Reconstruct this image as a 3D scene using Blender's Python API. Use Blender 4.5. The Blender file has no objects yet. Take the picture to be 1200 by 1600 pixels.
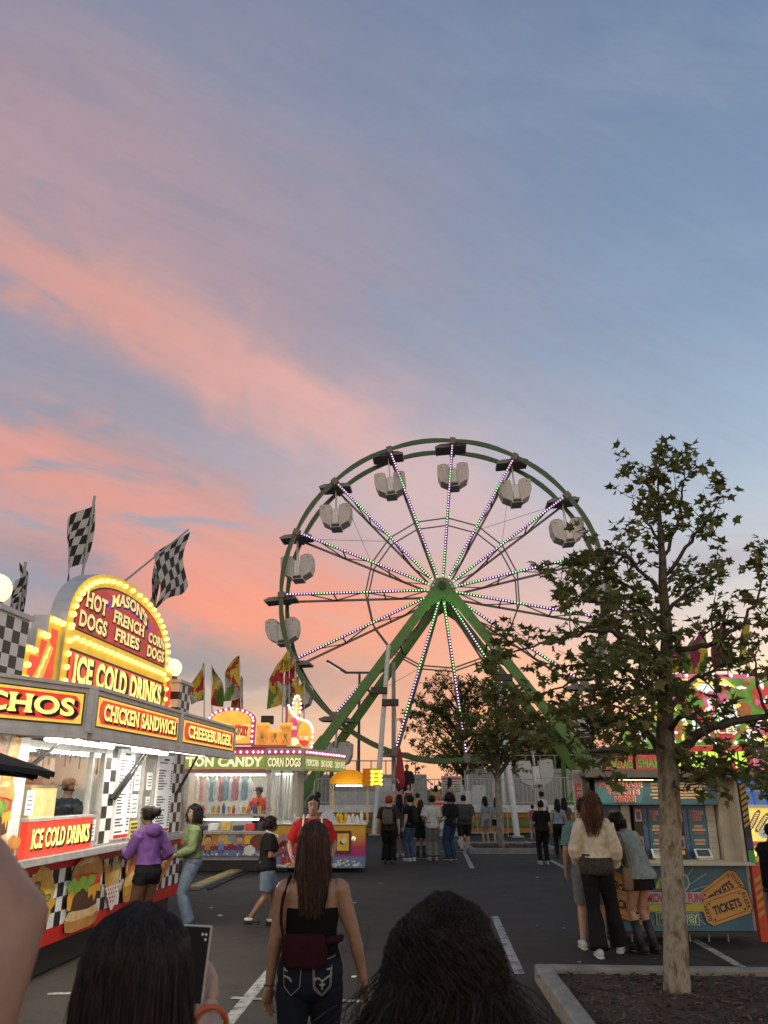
import bpy, bmesh, math, random
from mathutils import Vector, Matrix, noise as mnoise
R = math.radians
random.seed(7)
scene = bpy.context.scene
COL = scene.collection
F, YH, H = 1260.0, 1232.0, 1.88          # lens in photo pixels, horizon row, eye height in metres
PITCH = math.atan((YH - 800) / F)
SP, CP = math.sin(PITCH), math.cos(PITCH)

# ------------------------------------------------------------------ camera
cam_d = bpy.data.cameras.new("camera")
cam = bpy.data.objects.new("camera", cam_d); COL.objects.link(cam)
cam.location = (0, 0, H); cam.rotation_euler = (R(90) + PITCH, 0, 0)
cam_d.sensor_fit = 'VERTICAL'; cam_d.sensor_height = 32.0; cam_d.lens = 32.0 * F / 1600
cam_d.clip_start = 0.05; cam_d.clip_end = 3000
cam_d.dof.use_dof = True; cam_d.dof.focus_distance = 16.0; cam_d.dof.aperture_fstop = 6.2
scene.camera = cam
scene.view_settings.view_transform = 'Standard'; scene.view_settings.look = 'None'
scene.view_settings.exposure = 0.0; scene.view_settings.gamma = 1.0
try:
    scene.cycles.use_denoising = True
    scene.cycles.max_bounces = 6; scene.cycles.diffuse_bounces = 3; scene.cycles.transparent_max_bounces = 12
    scene.cycles.sample_clamp_indirect = 4.0
except Exception: pass

def s2l(c):
    c = c / 255.0
    return c / 12.92 if c <= 0.04045 else ((c + 0.055) / 1.055) ** 2.4
def rgb(r, g, b): return (s2l(r), s2l(g), s2l(b), 1.0)

# ------------------------------------------------------------------ dusk sky
def pix_dir(px, py):
    d = Vector(((px - 600) / F, CP - (800 - py) / F * SP, SP + (800 - py) / F * CP)); return d.normalized()
def pix_uv(px, py):
    d = pix_dir(px, py); return math.degrees(math.asin(d.x)), math.degrees(math.atan2(d.z, d.y))
world = bpy.data.worlds.new("World"); scene.world = world; world.use_nodes = True
def build_sky():
    nt = world.node_tree; N = nt.nodes; L = nt.links; N.clear()
    def n(t, **k):
        o = N.new(t)
        for a, b in k.items(): setattr(o, a, b)
        return o
    def math_(op, a, b=None, c=None, clamp=False):
        o = n('ShaderNodeMath', operation=op); o.use_clamp = clamp
        for i, x in enumerate((a, b, c)):
            if x is None: continue
            if isinstance(x, (int, float)): o.inputs[i].default_value = x
            else: L.new(x, o.inputs[i])
        return o.outputs[0]
    tc = n('ShaderNodeTexCoord')
    sep = n('ShaderNodeSeparateXYZ'); L.new(tc.outputs['Generated'], sep.inputs[0])
    X, Y, Z = sep.outputs
    U = math_('MULTIPLY', math_('ARCSINE', X), 57.29578)
    V = math_('MULTIPLY', math_('ARCTAN2', Z, Y), 57.29578)
    EL = math_('MULTIPLY', math_('ARCSINE', Z), 57.29578)
    P = n('ShaderNodeCombineXYZ'); L.new(U, P.inputs[0]); L.new(V, P.inputs[1])
    # base gradient by elevation
    ramp = n('ShaderNodeValToRGB'); L.new(math_('DIVIDE', EL, 60, clamp=True), ramp.inputs[0])
    stops = [(0.0, (236, 208, 178)), (5, (236, 214, 190)), (9, (214, 208, 204)), (14, (186, 201, 211)), (21, (154, 181, 204)),
             (32, (122, 150, 180)), (44, (105, 132, 165)), (60, (92, 116, 150))]
    cr = ramp.color_ramp
    while len(cr.elements) < len(stops): cr.elements.new(0.5)
    for e, (p, c) in zip(cr.elements, stops): e.position = p / 60; e.color = rgb(*c)
    col = ramp.outputs[0]
    # cloud texture, streaked along two directions
    def streak(rot, sx, sy, scale, detail, seed, rough=0.55, dist=0.6):
        mp = n('ShaderNodeMapping', vector_type='TEXTURE'); L.new(P.outputs[0], mp.inputs[0])
        mp.inputs['Rotation'].default_value = (0, 0, R(rot)); mp.inputs['Scale'].default_value = (sx, sy, 1); mp.inputs['Location'].default_value = (seed, seed * .7, 0)
        t = n('ShaderNodeTexNoise'); L.new(mp.outputs[0], t.inputs['Vector'])
        t.inputs['Scale'].default_value = scale; t.inputs['Detail'].default_value = detail; t.inputs['Roughness'].default_value = rough; t.inputs['Distortion'].default_value = dist
        return t
    sA = streak(-30, 11, 3.6, 1.0, 7, 3.1, .62); sB = streak(-14, 10, 3.0, 1.0, 7, 11.7, .58, .8); sC = streak(-3, 14, 2.2, 1.0, 6, 5.3)
    warp = streak(-20, 8, 6, 1.0, 5, 21.0)
    wv = n('ShaderNodeVectorMath', operation='MULTIPLY_ADD'); L.new(warp.outputs['Color'], wv.inputs[0])
    wv.inputs[1].default_value = (9, 7, 0); L.new(P.outputs[0], wv.inputs[2])
    wo = n('ShaderNodeVectorMath', operation='SUBTRACT'); L.new(wv.outputs[0], wo.inputs[0]); wo.inputs[1].default_value = (4.5, 3.5, 0)
    tex = {'A': sA.outputs[0], 'B': sB.outputs[0], 'C': sC.outputs[0]}
    def blob(px, py, a, b, rot, c, k, t='A', lo=0.3, hi=0.62):
        nonlocal col
        u, v = pix_uv(px, py); s = 0.0435
        mp = n('ShaderNodeMapping', vector_type='TEXTURE'); L.new(wo.outputs[0], mp.inputs[0])
        mp.inputs['Location'].default_value = (u, v, 0); mp.inputs['Rotation'].default_value = (0, 0, R(rot)); mp.inputs['Scale'].default_value = (a * s, b * s, 1)
        dp = n('ShaderNodeVectorMath', operation='DOT_PRODUCT'); L.new(mp.outputs[0], dp.inputs[0]); L.new(mp.outputs[0], dp.inputs[1])
        g = math_('EXPONENT', math_('MULTIPLY', dp.outputs['Value'], -1.0))
        mr = n('ShaderNodeMapRange', interpolation_type='SMOOTHSTEP'); L.new(tex[t], mr.inputs[0]); mr.inputs[1].default_value = lo; mr.inputs[2].default_value = hi
        m = math_('MULTIPLY', math_('MULTIPLY', g, mr.outputs[0]), k, clamp=True)
        mx = n('ShaderNodeMix', data_type='RGBA'); L.new(m, mx.inputs[0]); L.new(col, mx.inputs[6]); mx.inputs[7].default_value = rgb(*c)
        col = mx.outputs[2]
    for b in SKY_BLOBS: blob(*b)
    fs = streak(-27, 17, 2.0, 1.0, 9, 40.0, .68, 1.2); fm = n('ShaderNodeMapRange'); L.new(fs.outputs[0], fm.inputs[0]); fm.inputs[1].default_value = .3; fm.inputs[2].default_value = .7; fm.inputs[3].default_value = .955; fm.inputs[4].default_value = 1.04
    fx_ = n('ShaderNodeMix', data_type='RGBA', blend_type='MULTIPLY'); fx_.inputs[0].default_value = 1; L.new(col, fx_.inputs[6]); L.new(fm.outputs[0], fx_.inputs[7]); fx_.clamp_result = False; col = fx_.outputs[2]
    # warm glow added to the unseen sky behind the viewer, filling camera-facing surfaces
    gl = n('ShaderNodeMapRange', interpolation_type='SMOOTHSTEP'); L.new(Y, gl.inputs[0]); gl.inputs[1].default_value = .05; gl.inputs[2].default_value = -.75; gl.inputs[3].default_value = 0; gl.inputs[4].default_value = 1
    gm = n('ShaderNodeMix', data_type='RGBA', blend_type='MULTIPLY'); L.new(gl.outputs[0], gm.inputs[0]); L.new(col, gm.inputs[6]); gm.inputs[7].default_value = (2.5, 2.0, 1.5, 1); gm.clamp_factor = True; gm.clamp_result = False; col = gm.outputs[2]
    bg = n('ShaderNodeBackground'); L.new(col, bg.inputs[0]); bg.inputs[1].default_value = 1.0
    sky = n('ShaderNodeTexSky', sky_type='NISHITA'); sky.sun_disc = False; sky.sun_elevation = R(1.0); sky.sun_rotation = R(35)
    bg2 = n('ShaderNodeBackground'); L.new(sky.outputs[0], bg2.inputs[0]); bg2.inputs[1].default_value = 0.05
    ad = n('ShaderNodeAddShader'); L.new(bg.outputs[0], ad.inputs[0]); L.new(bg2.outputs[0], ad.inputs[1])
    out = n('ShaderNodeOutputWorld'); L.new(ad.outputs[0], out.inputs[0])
SKY_BLOBS = [
    # px, py, half length, half width, tilt, sRGB, strength, texture, lo, hi
    (150, 480, 640, 620, -20, (150, 143, 158), .85, 'A', .0, .25),
    (420, 330, 620, 170, -28, (152, 147, 164), .55, 'A', .25, .6),
    (1000, 120, 420, 60, 8, (136, 150, 172), .5, 'C', .3, .6),
    (900, 440, 420, 60, 10, (140, 158, 182), .45, 'C', .35, .65),
    (40, 190, 420, 150, -24, (174, 146, 154), .8, 'A', .15, .5),
    (120, 330, 460, 90, -26, (182, 150, 158), .55, 'A', .25, .6),
    (300, 530, 440, 74, -31, (211, 156, 144), .86, 'A', .12, .5),
    (180, 470, 260, 36, -30, (224, 158, 144), .5, 'A', .3, .6),
    (500, 650, 250, 56, -32, (226, 166, 158), .85, 'A', .14, .46),
    (30, 425, 200, 40, -26, (212, 154, 146), .7, 'A', .25, .55),
    (660, 800, 270, 170, -12, (212, 182, 182), .8, 'A', .05, .35),
    (170, 690, 330, 60, -20, (168, 148, 154), .6, 'B', .2, .5),
    (230, 930, 430, 190, -14, (164, 147, 153), .8, 'C', .0, .25),
    (110, 745, 360, 78, -20, (220, 152, 139), .9, 'B', .34, .56),
    (20, 675, 150, 34, -22, (222, 152, 142), .65, 'B', .3, .55),
    (330, 850, 320, 74, -20, (224, 153, 139), .88, 'B', .33, .55),
    (360, 950, 340, 62, -14, (248, 144, 118), 1.0, 'B', .28, .5),
    (700, 1070, 330, 150, -8, (250, 156, 116), 1.0, 'B', .05, .34),
    (540, 990, 280, 56, -12, (244, 152, 124), .9, 'B', .2, .5),
    (40, 890, 170, 40, -14, (134, 148, 166), .85, 'C', .15, .45),
    (300, 1040, 340, 62, -6, (150, 143, 148), .95, 'C', .14, .42),
    (330, 1085, 300, 18, -4, (204, 184, 168), .7, 'C', .4, .6),
    (40, 850, 160, 26, -14, (150, 138, 148), .7, 'C', .3, .6),
    (640, 1180, 400, 34, 0, (240, 186, 146), .7, 'C', .2, .5),
    (430, 1135, 300, 20, -2, (222, 188, 164), .8, 'C', .3, .55),
    (1160, 860, 200, 36, 6, (166, 167, 180), .85, 'C', .2, .5),
    (1080, 960, 260, 30, 3, (196, 190, 190), .7, 'C', .3, .55),
    (1080, 1050, 300, 40, 0, (246, 226, 196), .7, 'C', .2, .5),
]
build_sky()
sun_d = bpy.data.lights.new("low_sun", 'SUN'); sun_d.energy = 0.12; sun_d.angle = R(25); sun_d.color = (1.0, .72, .55)
sun = bpy.data.objects.new("low_sun", sun_d); COL.objects.link(sun); sun.rotation_euler = (R(72), 0, R(-35 + 180 - 60))

# ------------------------------------------------------------------ photo pixel -> place in the world (metres)
def pdir(px, py):
    return Vector(((px - 600) / F, CP - (800 - py) / F * SP, SP + (800 - py) / F * CP))
def gz(px, py, z=0.0):
    d = pdir(px, py); t = (z - H) / d.z; return Vector((d.x * t, d.y * t, z))
def atY(px, py, Y):
    d = pdir(px, py); t = Y / d.y; return Vector((d.x * t, Y, H + d.z * t))

# ------------------------------------------------------------------ materials
MATS = {}
def mat(name, c=None, rough=0.6, metal=0.0, emit=0.0, var=0.18, scale=6.0, bump=0.0, spec=0.5, alpha=1.0, ecol=None):
    if name in MATS: return MATS[name]
    m = bpy.data.materials.new(name); m.use_nodes = True; MATS[name] = m
    nt = m.node_tree; b = nt.nodes['Principled BSDF']
    c = tuple(c) if len(c) == 4 else tuple(c) + (1.0,)
    b.inputs['Base Color'].default_value = c; b.inputs['Roughness'].default_value = rough; b.inputs['Metallic'].default_value = metal
    b.inputs['Specular IOR Level'].default_value = spec
    if var or bump:
        tc = nt.nodes.new('ShaderNodeTexCoord'); nz = nt.nodes.new('ShaderNodeTexNoise'); nt.links.new(tc.outputs['Object'], nz.inputs['Vector'])
        nz.inputs['Scale'].default_value = scale; nz.inputs['Detail'].default_value = 6; nz.inputs['Roughness'].default_value = .6
        mr = nt.nodes.new('ShaderNodeMapRange'); nt.links.new(nz.outputs[0], mr.inputs[0]); mr.inputs[1].default_value = .3; mr.inputs[2].default_value = .7
        mr.inputs[3].default_value = 1 - var; mr.inputs[4].default_value = 1 + var * .5
        mx = nt.nodes.new('ShaderNodeMix'); mx.data_type = 'RGBA'; mx.blend_type = 'MULTIPLY'; mx.inputs[0].default_value = 1
        mx.inputs[6].default_value = c; nt.links.new(mr.outputs[0], mx.inputs[7]); nt.links.new(mx.outputs[2], b.inputs['Base Color'])
        if bump:
            bp = nt.nodes.new('ShaderNodeBump'); bp.inputs['Strength'].default_value = bump; bp.inputs['Distance'].default_value = .02
            nt.links.new(nz.outputs[0], bp.inputs['Height']); nt.links.new(bp.outputs[0], b.inputs['Normal'])
    if emit:
        b.inputs['Emission Color'].default_value = ecol or c; b.inputs['Emission Strength'].default_value = emit
        if var and ecol is None: nt.links.new(mx.outputs[2], b.inputs['Emission Color'])
    return m
def glass_mat(name, tint=(.9, .95, .95), gloss=.10, rough=.03):
    m = bpy.data.materials.new(name); m.use_nodes = True; nt = m.node_tree; nt.nodes.clear(); MATS[name] = m
    o = nt.nodes.new('ShaderNodeOutputMaterial'); t = nt.nodes.new('ShaderNodeBsdfTransparent'); g = nt.nodes.new('ShaderNodeBsdfGlossy'); mx = nt.nodes.new('ShaderNodeMixShader')
    t.inputs[0].default_value = (*tint, 1); g.inputs['Roughness'].default_value = rough; mx.inputs[0].default_value = gloss
    lw = nt.nodes.new('ShaderNodeLayerWeight'); lw.inputs[0].default_value = .35
    ad = nt.nodes.new('ShaderNodeMath'); ad.operation = 'MULTIPLY_ADD'; ad.inputs[1].default_value = .22; ad.inputs[2].default_value = gloss
    nt.links.new(lw.outputs['Facing'], ad.inputs[0]); nt.links.new(ad.outputs[0], mx.inputs[0])
    nt.links.new(t.outputs[0], mx.inputs[1]); nt.links.new(g.outputs[0], mx.inputs[2]); nt.links.new(mx.outputs[0], o.inputs[0]); return m
def leaf_mat(name, c, c2):
    m = bpy.data.materials.new(name); m.use_nodes = True; nt = m.node_tree; nt.nodes.clear(); MATS[name] = m
    o = nt.nodes.new('ShaderNodeOutputMaterial'); d = nt.nodes.new('ShaderNodeBsdfPrincipled'); t = nt.nodes.new('ShaderNodeBsdfTranslucent'); mx = nt.nodes.new('ShaderNodeMixShader')
    tc = nt.nodes.new('ShaderNodeTexCoord'); nz = nt.nodes.new('ShaderNodeTexNoise'); nt.links.new(tc.outputs['Object'], nz.inputs['Vector']); nz.inputs['Scale'].default_value = 3.5; nz.inputs['Detail'].default_value = 5
    cr = nt.nodes.new('ShaderNodeValToRGB'); nt.links.new(nz.outputs[0], cr.inputs[0]); cr.color_ramp.elements[0].position = .35; cr.color_ramp.elements[1].position = .65
    cr.color_ramp.elements[0].color = (*c, 1); cr.color_ramp.elements[1].color = (*c2, 1)
    nt.links.new(cr.outputs[0], d.inputs['Base Color']); nt.links.new(cr.outputs[0], t.inputs[0]); d.inputs['Roughness'].default_value = .55; d.inputs['Specular IOR Level'].default_value = .2
    mx.inputs[0].default_value = .48; nt.links.new(d.outputs[0], mx.inputs[1]); nt.links.new(t.outputs[0], mx.inputs[2]); nt.links.new(mx.outputs[0], o.inputs[0]); return m

# ------------------------------------------------------------------ mesh builder
class MB:
    def __init__(s): s.v = []; s.f = []; s.mi = []; s.mats = []; s.M = None
    def idx(s, m):
        if m not in s.mats: s.mats.append(m)
        return s.mats.index(m)
    def add(s, verts, faces, m, M=None):
        b = len(s.v); k = s.idx(m)
        MM = None
        if M is not None and s.M is not None: MM = s.M @ M
        else: MM = M if M is not None else s.M
        s.v += [tuple(MM @ Vector(p)) for p in verts] if MM is not None else [tuple(p) for p in verts]
        s.f += [tuple(b + i for i in f) for f in faces]; s.mi += [k] * len(faces)
    def box(s, c, d, m, M=None):
        x, y, z = c; a, b, e = d[0] / 2, d[1] / 2, d[2] / 2
        v = [(x + i * a, y + j * b, z + k * e) for i in (-1, 1) for j in (-1, 1) for k in (-1, 1)]
        s.add(v, [(0, 1, 3, 2), (4, 6, 7, 5), (0, 4, 5, 1), (2, 3, 7, 6), (0, 2, 6, 4), (1, 5, 7, 3)], m, M)
    def bx(s, x0, x1, y0, y1, z0, z1, m): s.box(((x0 + x1) / 2, (y0 + y1) / 2, (z0 + z1) / 2), (x1 - x0, y1 - y0, z1 - z0), m)
    def bar(s, a, b, w, h, m, up=(0, 0, 1)):
        a = Vector(a); b = Vector(b); t = (b - a); L = t.length; t.normalize(); u = Vector(up)
        if abs(t.dot(u)) > .98: u = Vector((0, 1, 0))
        n = t.cross(u).normalized(); u = n.cross(t)
        v = [p + n * i * w / 2 + u * j * h / 2 for p in (a, b) for i in (-1, 1) for j in (-1, 1)]
        s.add(v, [(0, 1, 3, 2), (4, 6, 7, 5), (0, 4, 5, 1), (2, 3, 7, 6), (0, 2, 6, 4), (1, 5, 7, 3)], m)
    def tube(s, pts, r, m, n=8, cap=True, ry=None):
        pts = [Vector(p) for p in pts]; k = len(pts)
        rs = list(r) if isinstance(r, (list, tuple)) else [r] * k
        v = []; f = []; prev = None
        for i, p in enumerate(pts):
            t = (pts[min(i + 1, k - 1)] - pts[max(i - 1, 0)])
            if t.length < 1e-9: t = Vector((0, 0, 1))
            t.normalize()
            if prev is None:
                u = Vector((0, 0, 1)) if abs(t.z) < .9 else Vector((0, 1, 0)); u = (u - t * u.dot(t)).normalized()
            else:
                u = prev - t * prev.dot(t)
                u = u.normalized() if u.length > 1e-6 else Vector((1, 0, 0))
            prev = u; w = t.cross(u)
            for j in range(n):
                a = 2 * math.pi * j / n; v.append(p + (u * math.cos(a) + w * math.sin(a)) * rs[i])
        for i in range(k - 1):
            for j in range(n):
                f.append((i * n + j, i * n + (j + 1) % n, (i + 1) * n + (j + 1) % n, (i + 1) * n + j))
        if cap: f.append(tuple(range(n - 1, -1, -1))); f.append(tuple((k - 1) * n + j for j in range(n)))
        s.add(v, f, m)
    def prism(s, poly, y0, y1, m, side=None):
        n = len(poly); a = sum(poly[i][0] * poly[(i + 1) % n][1] - poly[(i + 1) % n][0] * poly[i][1] for i in range(n))
        if a < 0: poly = poly[::-1]
        s.add([(x, y0, z) for x, z in poly], [tuple(range(n))], m)
        if abs(y1 - y0) > 1e-6:
            s.add([(x, y, z) for y in (y0, y1) for x, z in poly], [tuple(n + n - 1 - i for i in range(n))] + [(i, n + i, n + (i + 1) % n, (i + 1) % n) for i in range(n)], side or m)
    def sheet(s, poly, y, m):                                  # flat figure facing -Y
        s.prism(poly, y, y, m)
    def disc(s, x, z, rx, rz, y, m, n=18, rot=0, a0=0, a1=360):
        c, sn = math.cos(R(rot)), math.sin(R(rot)); P = []
        k = n if a1 - a0 >= 360 else n + 1
        for i in range(k):
            a = R(a0 + (a1 - a0) * i / n); p, q = rx * math.cos(a), rz * math.sin(a); P.append((x + p * c - q * sn, z + p * sn + q * c))
        s.sheet(P, y, m)
    def ball(s, c, r, m, nu=10, nv=7):
        rx, ry, rz = (r, r, r) if isinstance(r, (int, float)) else r; v = [(c[0], c[1], c[2] - rz)]; f = []
        for i in range(1, nv):
            a = -math.pi / 2 + math.pi * i / nv
            for j in range(nu):
                b = 2 * math.pi * j / nu; v.append((c[0] + rx * math.cos(a) * math.cos(b), c[1] + ry * math.cos(a) * math.sin(b), c[2] + rz * math.sin(a)))
        v.append((c[0], c[1], c[2] + rz)); e = len(v) - 1
        for j in range(nu): f.append((0, 1 + (j + 1) % nu, 1 + j)); f.append((e, e - nu + j, e - nu + (j + 1) % nu))
        for i in range(nv - 2):
            for j in range(nu): f.append((1 + i * nu + j, 1 + i * nu + (j + 1) % nu, 1 + (i + 1) * nu + (j + 1) % nu, 1 + (i + 1) * nu + j))
        s.add(v, f, m)
    def lathe(s, prof, m, n=14, c=(0, 0, 0)):
        v = []; f = []; k = len(prof)
        for r, z in prof:
            for j in range(n): a = 2 * math.pi * j / n; v.append((c[0] + r * math.cos(a), c[1] + r * math.sin(a), c[2] + z))
        for i in range(k - 1):
            for j in range(n): f.append((i * n + j, i * n + (j + 1) % n, (i + 1) * n + (j + 1) % n, (i + 1) * n + j))
        f.append(tuple(range(n - 1, -1, -1))); f.append(tuple((k - 1) * n + j for j in range(n))); s.add(v, f, m)
    def ribbon(s, pts, w, y, m):                               # flat stroke on a sign, in the XZ plane
        P = [Vector((p[0], p[1])) for p in pts]; a = []; b = []
        for i, p in enumerate(P):
            t = P[min(i + 1, len(P) - 1)] - P[max(i - 1, 0)]; t.normalize(); nn = Vector((-t.y, t.x)) * w / 2
            a.append(p + nn); b.append(p - nn)
        v = [(q.x, y, q.y) for q in a + b]; k = len(P)
        s.add(v, [(i + 1, i, k + i, k + i + 1) for i in range(k - 1)], m)
    def text(s, st, m, x, z, w, h, y, bold=.02, serif=0.0, warp=None, shadow=None, sh=(.0, .0), sb=.03):
        """letters filling the box x..x+w, z..z+h on the plane y (facing -Y); shadow = material of the outline behind them"""
        def put(b, mm, yy, dx, dz):
            V, Fc, (x0, x1, z0, z1) = glyphs(st, b, serif)
            o = []
            for px, pz in V:
                q = (x + dx + (px - G0[0]) / (G0[1] - G0[0]) * w, z + dz + (pz - G0[2]) / (G0[3] - G0[2]) * h)
                if warp: q = warp(*q)
                o.append((q[0], yy, q[1]))
            s.add(o, Fc, mm)
        G0 = glyphs(st, bold, serif)[2]
        if shadow is not None: put(bold + sb, shadow, y, *sh)
        put(bold, m, y - .004 if shadow is not None else y, 0, 0)
    def build(s, name, parent=None, smooth=False, bevel=0, loc=None, rot=0, weld=False):
        me = bpy.data.meshes.new(name); me.from_pydata(s.v, [], s.f)
        for m in s.mats: me.materials.append(m)
        me.polygons.foreach_set('material_index', s.mi)
        if smooth: me.polygons.foreach_set('use_smooth', [True] * len(s.f))
        me.update()
        o = bpy.data.objects.new(name, me); COL.objects.link(o)
        if parent is not None: o.parent = parent
        if loc is not None: o.location = loc
        if rot: o.rotation_euler = (0, 0, rot)
        if bevel:
            b = o.modifiers.new('b', 'BEVEL'); b.width = bevel; b.segments = 2; b.limit_method = 'ANGLE'; b.angle_limit = R(40)
        return o
_G = {}
def glyphs(st, bold, serif):
    key = (st, round(bold, 4), serif)
    if key in _G: return _G[key]
    cu = bpy.data.curves.new('lettering', 'FONT'); cu.body = st; cu.offset = bold; cu.resolution_u = 4; cu.fill_mode = 'FRONT'; cu.space_character = 1.0 + bold * 1.2
    ob = bpy.data.objects.new('lettering', cu); COL.objects.link(ob)
    me = bpy.data.meshes.new_from_object(ob.evaluated_get(bpy.context.evaluated_depsgraph_get()))
    V = [(v.co.x, v.co.y) for v in me.vertices]; Fc = [tuple(p.vertices) for p in me.polygons]
    if serif:
        cap = .70; ed = {}
        for f in Fc:
            for i in range(len(f)): e = tuple(sorted((f[i], f[(i + 1) % len(f)]))); ed[e] = ed.get(e, 0) + 1
        for (a, b), c in ed.items():
            if c != 1: continue
            p, q = V[a], V[b]
            if abs(p[1] - q[1]) > .004 or not (.05 < abs(p[0] - q[0]) < .24): continue
            x0, x1 = min(p[0], q[0]), max(p[0], q[0])
            ymin, ymax = -bold, cap + bold
            for yy, d in ((ymin, 1), (ymax + .03, -1)):
                if abs(p[1] - yy) < .05:
                    k = len(V); t = .085 * d; e = serif
                    V += [(x0 - e, p[1]), (x1 + e, p[1]), (x1 + e * .8, p[1] + t * .8), (x1, p[1] + t * 1.7), (x0, p[1] + t * 1.7), (x0 - e * .8, p[1] + t * .8)]
                    Fc.append(tuple(range(k, k + 6)) if d > 0 else tuple(range(k + 5, k - 1, -1)))
    xs = [p[0] for p in V]; zs = [p[1] for p in V]
    r = (V, Fc, (min(xs), max(xs), min(zs), max(zs)))
    bpy.data.objects.remove(ob); bpy.data.curves.remove(cu); bpy.data.meshes.remove(me); _G[key] = r
    return r
def tag(o, label=None, cat=None, group=None, kind=None):
    if label: o['label'] = label
    if cat: o['category'] = cat
    if group: o['group'] = group
    if kind: o['kind'] = kind
    return o
def thing(name, label, cat, loc=(0, 0, 0), rot=0.0, group=None):
    o = bpy.data.objects.new(name, None); COL.objects.link(o); o.empty_display_size = .2
    o.location = loc; o.rotation_euler = (0, 0, rot); return tag(o, label, cat, group)
def dup(root, loc=None, rot=None, label=None, parent=None):
    c = root.copy(); COL.objects.link(c)
    if loc is not None: c.location = loc
    if rot is not None: c.rotation_euler = (0, 0, rot) if isinstance(rot, (int, float)) else rot
    if label: c['label'] = label
    if parent is not None: c.parent = parent
    for ch in list(root.children): dup(ch, parent=c)
    return c
def lamp(name, kind, loc, power, parent=None, size=(1, .1), col=(1, .95, .85), rot=(0, 0, 0), radius=.05):
    d = bpy.data.lights.new(name, kind); d.energy = power; d.color = col
    if kind == 'AREA': d.shape = 'RECTANGLE'; d.size, d.size_y = size
    else: d.shadow_soft_size = radius
    o = bpy.data.objects.new(name, d); COL.objects.link(o); o.location = loc; o.rotation_euler = rot
    if parent is not None: o.parent = parent
    return o

# shared materials
WHITE = mat('white_paint', (.75, .74, .72), .45); BLACK = mat('black_paint', (.012, .012, .013), .5); DARK = mat('dark_grey', (.04, .04, .045), .6)
STEEL = mat('brushed_steel', (.55, .55, .54), .32, .85, var=.25, scale=14); GREY = mat('grey_metal', (.30, .31, .32), .5, .3); LGREY = mat('light_grey_metal', (.5, .5, .52), .5, .2)
GREEN = mat('ride_green', (.050, .155, .022), .42, var=.25, scale=3); RED = mat('sign_red', (.62, .03, .02), .4); YEL = mat('sign_yellow', (.85, .5, .05), .4)
RUBBER = mat('rubber', (.02, .02, .02), .8); WOOD = mat('brown_wood', (.12, .06, .035), .6)
def glow(name, c, e, **k): return mat(name, c, .4, 0, e, **k)
TUBE = glow('lit_tube', (1, .95, .85), 9, var=0); BULB = glow('lit_bulb_warm', (1, .66, .16), 2.6, var=0); PBULB = glow('lit_bulb_pink', (1, .50, .72), 2.6, var=0); WBULB = glow('lit_bulb_white', (1, .86, .9), 2.4, var=0)
GLASS = glass_mat('window_glass')
# ================================================================== SETTING: ground, paint, planters
def asphalt():
    m = bpy.data.materials.new('asphalt'); m.use_nodes = True; nt = m.node_tree; L = nt.links; b = nt.nodes['Principled BSDF']; b.inputs['Roughness'].default_value = .75; b.inputs['Specular IOR Level'].default_value = .25
    tc = nt.nodes.new('ShaderNodeTexCoord')
    def nz(s, d=6, r=.6):
        t = nt.nodes.new('ShaderNodeTexNoise'); L.new(tc.outputs['Object'], t.inputs['Vector']); t.inputs['Scale'].default_value = s; t.inputs['Detail'].default_value = d; t.inputs['Roughness'].default_value = r; return t.outputs[0]
    def ramp(src, stops):
        r = nt.nodes.new('ShaderNodeValToRGB'); L.new(src, r.inputs[0]); e = r.color_ramp.elements
        while len(e) < len(stops): e.new(.5)
        for el, (p, v) in zip(e, stops): el.position = p; el.color = (v, v, v, 1)
        return r.outputs[0]
    def mul(a, c):
        x = nt.nodes.new('ShaderNodeMix'); x.data_type = 'RGBA'; x.blend_type = 'MULTIPLY'; x.inputs[0].default_value = 1
        if isinstance(a, tuple): x.inputs[6].default_value = a
        else: L.new(a, x.inputs[6])
        L.new(c, x.inputs[7]); return x.outputs[2]
    big = ramp(nz(.22, 5), [(.3, .68), (.7, 1.22)]); mid = ramp(nz(1.6, 8, .7), [(.32, .6), (.5, 1.0), (.7, 1.2)]); fine = ramp(nz(60, 4), [(.35, .65), (.65, 1.25)])
    spots = ramp(nz(3.2, 3, .5), [(.62, 1.0), (.72, .5)])
    vo = nt.nodes.new('ShaderNodeTexVoronoi'); vo.feature = 'DISTANCE_TO_EDGE'; L.new(tc.outputs['Object'], vo.inputs['Vector']); vo.inputs['Scale'].default_value = .23
    crack = ramp(vo.outputs[0], [(0.0, .35), (.006, 1.0)])
    c = mul((.042, .035, .030, 1), big); c = mul(c, mid); c = mul(c, fine); c = mul(c, spots); c = mul(c, crack); L.new(c, b.inputs['Base Color'])
    bp = nt.nodes.new('ShaderNodeBump'); bp.inputs['Strength'].default_value = .5; bp.inputs['Distance'].default_value = .006; L.new(fine, bp.inputs['Height']); L.new(bp.outputs[0], b.inputs['Normal']); return m
g = MB(); g.add([(-900, -60, 0), (900, -60, 0), (900, 1800, 0), (-900, 1800, 0)], [(0, 1, 2, 3)], asphalt())
tag(g.build('parking_lot_ground'), kind='structure')
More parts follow.
